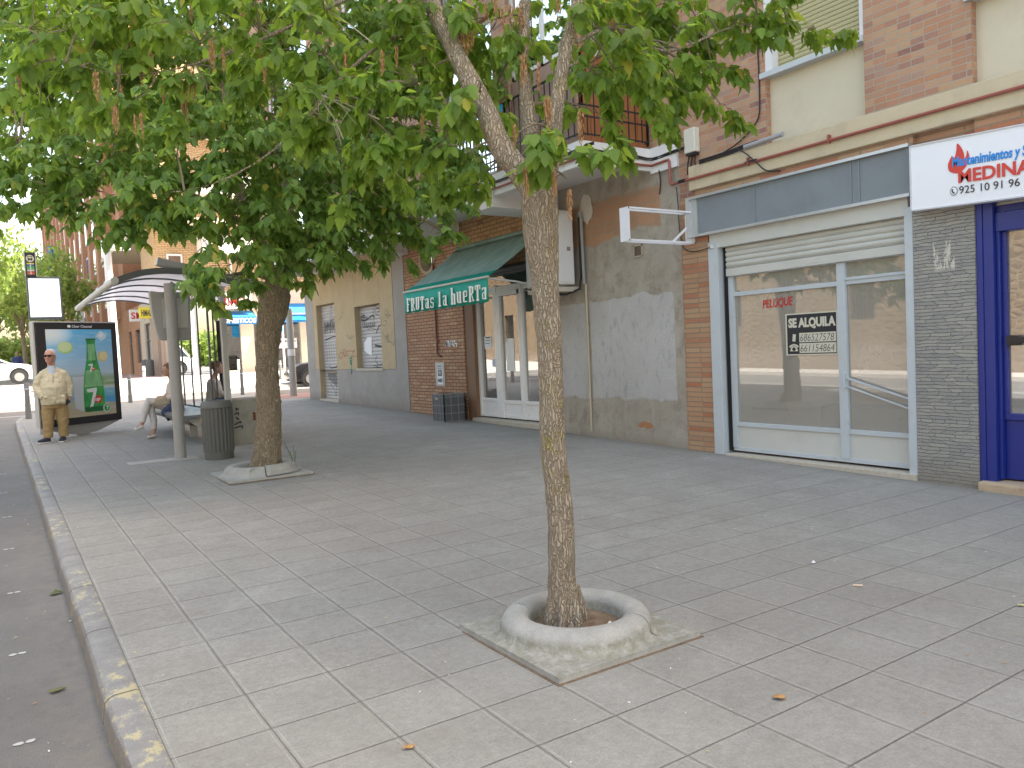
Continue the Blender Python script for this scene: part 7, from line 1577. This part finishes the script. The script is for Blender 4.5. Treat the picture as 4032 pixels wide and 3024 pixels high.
def hand(mb_, w, d, side, pn, s=1.0, curl=.5):
    """palm and five fingers from wrist w, direction d, palm normal pn"""
    w, d, pn = Vector(w), Vector(d).normalized(), Vector(pn).normalized(); la = d.cross(pn).normalized() * side
    mb_.tube([w, w + d * .03 * s, w + d * .08 * s], [.024 * s, .034 * s, .036 * s], 10)
    for i, L in enumerate((.068, .076, .071, .056)):
        b = w + d * .078 * s + la * (.027 - i * .018) * s; q = b + (d * (1 - curl * .4) + pn * curl * .6) * L * .5 * s; e = q + (d * (1 - curl) + pn * curl) * L * .5 * s
        mb_.tube([b - d * .02 * s, b, q, e], [.0095 * s, .0095 * s, .0085 * s, .007 * s], 7)
    b = w + d * .03 * s + la * .03 * s; mb_.tube([b, b + (la * .7 + d * .7) * .03 * s, b + (la * .5 + d + pn * curl * .5) * .055 * s], [.013 * s, .011 * s, .009 * s], 7)
def head(mb_, c, fw, s=1.0, male=True):
    """c = centre of skull, fw = facing direction"""
    fw = Vector(fw).normalized(); up = Vector((0, 0, 1)); sd = fw.cross(up).normalized(); c = Vector(c)
    rot = Matrix((sd, fw, up)).transposed()
    ell(mb_, c + up * .012 * s, (.073 * s, .092 * s, .098 * s), 18, 12, rot); ell(mb_, c - up * .05 * s + fw * .022 * s, (.058 * s, .068 * s, .068 * s), 16, 10, rot)
    ell(mb_, c - up * .095 * s + fw * .058 * s, (.028 * s, .022 * s, .020 * s), 10, 7, rot)
    mb_.tube([c + fw * .085 * s + up * .012 * s, c + fw * .112 * s - up * .028 * s, c + fw * .088 * s - up * .034 * s], [.009 * s, .015 * s, .012 * s], 8)
    ell(mb_, c + fw * .084 * s - up * .058 * s, (.024 * s, .010 * s, .006 * s), 10, 6, rot); ell(mb_, c + fw * .082 * s - up * .067 * s, (.021 * s, .010 * s, .006 * s), 10, 6, rot)
    for q in (-1, 1):
        ell(mb_, c + sd * q * .073 * s - fw * .008 * s - up * .012 * s, (.010 * s, .019 * s, .032 * s), 9, 7, rot); ell(mb_, c + fw * .074 * s + sd * q * .032 * s + up * .030 * s, (.024 * s, .012 * s, .010 * s), 9, 6, rot); ell(mb_, c + fw * .062 * s + sd * q * .040 * s - up * .02 * s, (.022 * s, .02 * s, .02 * s), 9, 6, rot)
    return sd, fw, up
# ---- standing man
MX, MY = .85, 15.9; MZ = gz(15.9)
man = thing('person', 'standing man in cream jacket, khaki trousers and sunglasses before the bottle poster', 'person', (MX, MY, MZ))
T = Matrix.Translation((MX, MY, MZ)); s9 = .95
FWD = Vector((-.42, -.9, -.02)).normalized()
mb = MB(); sd, fw, up = head(mb, (-.02, -.02, 1.505), FWD, 1.10)
mb.tube([(0, .015, 1.24), (-.005, .01, 1.34), (-.01, 0, 1.46)], [.060, .060, .062], 14)
etube(mb, [(0, 0, .66, .14, .11), (0, -.02, .85, .16, .14), (0, -.02, 1.0, .16, .14), (0, 0, 1.15, .13, .09), (0, .01, 1.26, .07, .06)])
mb.tube([(-.10, 0, .72), (-.12, -.01, .4), (-.13, .0, .08)], [.09, .06, .04], 12); mb.tube([(.08, 0, .72), (.09, -.01, .4), (.08, .0, .08)], [.09, .06, .04], 12)
mb.tube([(-.125, 0, .08), (-.22, -.05, .04)], [.035, .025], 10); mb.tube([(.10, 0, .08), (.065, -.10, .04)], [.035, .025], 10)
mb.tube([(-.13, .01, 1.18), (-.22, .02, 1.08), (-.268, .02, .98), (-.20, -.09, .84), (-.17, -.12, .80)], [.035, .04, .035, .03, .025], 12); mb.tube([(.13, .01, 1.18), (.23, .01, 1.08), (.258, .0, .96), (.245, -.05, .80)], [.035, .04, .035, .026], 12)
hand(mb, (.235, -.06, .79), (-.15, -.12, -1), 1, (-.9, -.2, 0), .95, .65); hand(mb, (-.15, -.10, .84), (.3, -.3, -1), -1, (0, 1, 0), .8, .3)
organic(mb, 'body', M_skinr, man, .0075, T=T, sm=2)
mb = MB()                                                          # short grey hair hugging the back and sides
c = Vector((-.02, -.02, 1.505)); rot = Matrix((sd, fw, up)).transposed()
ell(mb, c + up * .040 - fw * .027, (.085, .092, .094), 20, 12, rot); ell(mb, c - fw * .048 - up * .02, (.082, .066, .085), 16, 10, rot)
organic(mb, 'hair', paint('grey_hair', (.52, .50, .48), .8, .2, 60), man, .008, .01, .02, T=T, sm=1)
mb = MB()
for q in (-1, 1):
    mb.obox(c + fw * .106 + sd * q * .040 + up * .014, sd * .033, fw * .008, up * .020); mb.bar(c + fw * .10 + sd * q * .070 + up * .016, c - fw * .005 + sd * q * .090 + up * .008, .007)
mb.obox(c + fw * .110 + up * .020, sd * .012, fw * .005, up * .004)
mb.v = [tuple(T @ Vector(p)) for p in mb.v]; mb.build('sunglasses', flatc('black_lens', (.01, .01, .012), .15), man, bevel=.004)
mb = MB()                                                          # jacket
etube(mb, [(0.0, -.02, .665, .215, .165), (0, -.03, .72, .225, .18), (0, -.04, .84, .228, .195), (0, -.04, .97, .222, .19), (0, -.02, 1.08, .20, .16), (0, 0, 1.17, .185, .13), (0, .01, 1.245, .14, .10), (0, .01, 1.31, .085, .075)], 22)
mb.tube([(-.08, .01, 1.245), (-.16, .01, 1.20), (-.225, .02, 1.10), (-.275, .02, .99), (-.26, -.03, .92), (-.22, -.08, .86), (-.18, -.12, .80)], [.06, .072, .070, .066, .060, .056, .052], 14)
mb.tube([(.08, .01, 1.245), (.17, .01, 1.20), (.235, .01, 1.09), (.265, 0, .97), (.258, -.03, .88), (.25, -.05, .78)], [.06, .074, .074, .068, .062, .056], 14)
mb.prism([(-.09, 1.30), (-.02, 1.27), (-.045, 1.20), (-.14, 1.25)], (0, -.075, 0), (1, 0, 0), (0, .12, 1), -.03, n=(0, 1, 0)); mb.prism([(.02, 1.27), (.09, 1.30), (.15, 1.25), (.06, 1.19)], (0, -.075, 0), (1, 0, 0), (0, .12, 1), -.03, n=(0, 1, 0))
mb.obox((.10, -.205, .80), (.075, 0, 0), (0, .018, .0), (0, 0, .022)); mb.obox((.10, -.20, .74), (.068, 0, 0), (0, .014, .0), (0, 0, .055)); mb.obox((-.12, -.195, .80), (.06, 0, 0), (0, .014, .0), (0, 0, .02))
mb.bar((-.015, -.215, .70), (-.01, -.165, 1.20), .035, .02)
mb.v = [(p[0] * .93, p[1], p[2]) for p in mb.v]; organic(mb, 'jacket', paint('cream_cloth', (.56, .49, .33), .75, .08, 8), man, .0085, .028, .075, T=T, sm=2)
mb = MB(); mb.prism([(-.035, 1.30), (.045, 1.30), (.02, 1.16), (.0, 1.12), (-.02, 1.17)], (0, -.155, 0), (1, 0, 0), (0, .30, 1), -.02, n=(0, 1, 0)) if False else etube(mb, [(-.005, -.035, 1.20, .075, .085), (-.005, -.02, 1.30, .068, .066), (-.005, -.01, 1.345, .066, .064)], 16)
organic(mb, 'shirt', paint('pale_blue_shirt', (.46, .50, .56), .8, .1, 30), man, .008, T=T, sm=1)
mb = MB()
etube(mb, [(0, -.01, .60, .17, .13), (0, -.02, .70, .195, .15), (0, -.02, .76, .19, .15)], 18)
mb.tube([(-.085, 0, .68), (-.105, -.005, .52), (-.115, -.01, .36), (-.125, .0, .20), (-.13, .005, .095)], [.112, .106, .090, .078, .078], 16); mb.tube([(.09, 0, .68), (.105, -.005, .52), (.11, -.01, .36), (.105, .0, .20), (.10, .005, .095)], [.112, .106, .090, .078, .076], 16)
organic(mb, 'trousers', paint('khaki_cloth', (.34, .235, .105), .85, .08, 10), man, .0085, .026, .06, T=T, sm=2)
M_navy = paint('navy_shoe', (.025, .03, .05), .7)
for a, b in (((-.115, .01, .05), (-.285, -.09, .032)), ((.10, .01, .05), (.045, -.18, .032))):
    mb = MB(); mb.tube([a, tuple((Vector(a) + Vector(b)) / 2 + Vector((0, 0, .005))), b], [.048, .046, .034], 12); organic(mb, 'shoe', M_navy, man, .008, T=T, sm=1)
mb = MB()
for a, b in (((-.095, .022, .012), (-.305, -.10, .012)), ((.107, .03, .012), (.040, -.20, .012))):
    d = (Vector(b) - Vector(a)); n_ = d.normalized(); l_ = Vector((-n_.y, n_.x, 0)); mb.obox((Vector(a) + Vector(b)) / 2, d / 2, l_ * .046, (0, 0, .012))
mb.v = [tuple(T @ Vector(p)) for p in mb.v]; mb.build('shoe_sole', paint('sole', (.55, .53, .48), .8), man, bevel=.01)
mb = MB(); mb.obox((.185, -.105, .70), (.028, .0, -.032), (0, .014, 0), (.034, 0, .030)); mb.v = [tuple(T @ Vector(p)) for p in mb.v]
tag(mb.build('glasses_case', flatc('case_black', (.02, .02, .025), .5), bevel=.012), 'small dark case held in the lowered hand of the standing man', 'case')
# ---- seated woman
WX, WY = 2.62, 15.0; WZ = gz(15.0)
wo = thing('person', 'seated woman with curly hair, cream shirt and white trousers, legs crossed on the shelter bench', 'person', (WX, WY, WZ))
T = Matrix.Translation((WX, WY, WZ)); FW = Vector((-.95, -.30, -.05)).normalized()
mb = MB(); hc = (-.05, -.01, 1.185); sd, fw, up = head(mb, hc, FW, .93, False)
mb.tube([(.03, 0, .99), (-.0, 0, 1.05), (-.03, -.005, 1.13)], [.06, .048, .046], 12)
etube(mb, [(.06, 0, .52, .13, .15), (.05, 0, .65, .11, .13), (.03, 0, .80, .11, .14), (.03, 0, .93, .095, .16), (.03, 0, .99, .07, .09)], 18)
hipL, hipR = Vector((.03, .09, .53)), Vector((.03, -.08, .53))
mb.tube([hipL, (-.36, .06, .58), (-.32, .04, .30), (-.33, .02, .10)], [.08, .058, .046, .034], 12)      # planted leg
mb.tube([(-.33, .02, .08), (-.43, -.01, .035)], [.034, .028], 9)
mb.tube([hipR, (-.20, -.04, .62), (-.40, -.03, .66), (-.46, -.0, .46), (-.52, .02, .26)], [.085, .07, .058, .046, .033], 12)   # crossed leg
mb.tube([(-.52, .02, .25), (-.62, -.0, .20)], [.033, .027], 9)
mb.tube([(.03, -.16, .95), (.02, -.21, .78), (-.06, -.20, .70), (-.24, -.14, .70)], [.048, .042, .036, .025], 11); mb.tube([(.03, .16, .95), (.0, .20, .78), (-.10, .14, .70), (-.20, .04, .71)], [.048, .042, .036, .025], 11)
hand(mb, (-.22, -.145, .70), (-.9, .45, -.05), 1, (0, 0, -1), .85, .4); hand(mb, (-.19, .05, .71), (-.7, -.7, -.05), -1, (0, 0, -1), .85, .4)
organic(mb, 'body', M_skin, wo, .0075, T=T, sm=2)
mb = MB(); c = Vector(hc); rot = Matrix((sd, fw, up)).transposed()
ell(mb, c + up * .035 - fw * .03, (.085, .095, .09), 20, 12, rot); rr = random.Random(3)
for i in range(46):
    v = Vector((rr.gauss(0, 1), rr.gauss(0, 1), rr.gauss(.3, 1))).normalized(); 
    if v.dot(fw) > .35 and v.z < .45: continue
    q = c + up * .025 - fw * .028 + Vector((v.x * .092, v.y * .092, v.z * .092)); ell(mb, q, (.022, .022, .022), 7, 5)
organic(mb, 'hair', paint('brown_hair', (.17, .085, .045), .8, .3, 50), wo, .008, .015, .02, T=T, sm=1)
mb = MB(); etube(mb, [(.06, 0, .55, .15, .17), (.05, 0, .66, .135, .155), (.03, 0, .80, .135, .165), (.035, 0, .92, .115, .17), (.04, 0, .985, .08, .10)], 20)
mb.tube([(.03, -.13, .94), (.03, -.19, .90), (.02, -.215, .79), (-.05, -.205, .71), (-.12, -.18, .70)], [.06, .062, .058, .052, .045], 12); mb.tube([(.03, .13, .94), (.03, .19, .90), (.0, .205, .79), (-.08, .16, .71)], [.06, .062, .056, .048], 12)
organic(mb, 'shirt', paint('cream_shirt', (.60, .52, .44), .85, .06, 12), wo, .0085, .022, .06, T=T, sm=2)
mb = MB(); etube(mb, [(.04, 0, .46, .15, .17), (.05, 0, .55, .14, .165), (.05, 0, .60, .12, .14)], 18)
mb.tube([hipL, (-.18, .075, .57), (-.36, .06, .585), (-.325, .04, .32), (-.33, .025, .16)], [.10, .085, .075, .060, .048], 13); mb.tube([hipR, (-.20, -.04, .625), (-.40, -.03, .665), (-.465, .0, .46), (-.51, .015, .30)], [.10, .088, .074, .060, .046], 13)
organic(mb, 'trousers', paint('white_trousers', (.62, .58, .55), .85, .05, 12), wo, .0085, .014, .05, T=T, sm=2)
M_ws = paint('white_shoe', (.62, .60, .56), .7)
for q_ in ([(-.31, .03, .045), (-.36, .01, .045), (-.45, -.015, .028)], [(-.50, .02, .225), (-.55, .01, .215), (-.65, -.005, .18)]):
    mb = MB(); mb.tube(q_, [.036, .040, .028], 10); organic(mb, 'shoe', M_ws, wo, .008, T=T, sm=1)
mb = MB(); mb.prism([(-.36, .635), (-.30, .70), (-.05, .74), (.06, .70), (-.02, .60), (-.28, .575)], (0, -.20, 0), (1, 0, 0), (0, 0, 1), .16, n=(0, 1, 0))
o = organic(mb, 'handbag', paint('beige_bag', (.46, .38, .27), .7, .1, 10), None, .009, .015, .05, T=T, sm=3); tag(o, 'beige handbag resting on the lap of the seated woman', 'handbag')
mb = MB(); mb.tube([(.12, -.20, .56), (-.02, -.215, .54), (-.14, -.20, .47), (-.22, -.19, .42)], [.07, .085, .08, .05], 10, jit=.3, seed=3); mb.tube([(-.16, -.20, .46), (-.13, -.20, .36), (-.12, -.20, .30)], [.035, .03, .02], 8, jit=.3); mb.tube([(.05, -.20, .60), (-.08, -.20, .62)], [.06, .03], 8)
o = organic(mb, 'jacket', paint('navy_cloth', (.045, .06, .115), .85, .1, 10), None, .009, .03, .06, T=T, sm=2); tag(o, 'dark blue jacket draped on the bench beside the seated woman', 'jacket')
# ---- tiny passer-by far away
pz = gz(55); pp_ = thing('person', 'tiny distant passer-by in dark blue top beyond the white car', 'person', (1.2, 55, pz)); mb = MB()
etube(mb, [(0, 0, .85, .16, .11), (0, 0, 1.1, .17, .12), (0, 0, 1.4, .2, .12), (0, 0, 1.48, .08, .07)], 12); mb.tube([(-.09, 0, .9), (-.1, .1, .45), (-.1, 0, .05)], [.09, .07, .05], 8); mb.tube([(.09, 0, .9), (.1, -.12, .45), (.1, -.1, .05)], [.09, .07, .05], 8); ell(mb, (0, 0, 1.62), (.085, .10, .12)); mb.tube([(-.2, 0, 1.4), (-.25, 0, 1.1), (-.24, -.1, .85)], [.05, .045, .035], 8); mb.tube([(.2, 0, 1.4), (.25, 0, 1.1), (.24, -.1, .85)], [.05, .045, .035], 8); mb.tube([(0, 0, 1.42), (0, 0, 1.56)], .05, 8)
organic(mb, 'body', flatc('skin_far', (.35, .2, .14)), pp_, .02, T=Matrix.Translation((1.2, 55, pz)), sm=1)
mb = MB(); etube(mb, [(0, 0, .9, .19, .14), (0, 0, 1.1, .2, .14), (0, 0, 1.4, .22, .14), (0, 0, 1.47, .1, .09)], 12); mb.tube([(-.2, 0, 1.4), (-.25, 0, 1.1), (-.24, -.08, .92)], [.065, .06, .05], 8); mb.tube([(.2, 0, 1.4), (.25, 0, 1.1), (.24, -.08, .92)], [.065, .06, .05], 8)
organic(mb, 'jacket', flatc('far_navy', (.03, .05, .16)), pp_, .02, T=Matrix.Translation((1.2, 55, pz)), sm=1)
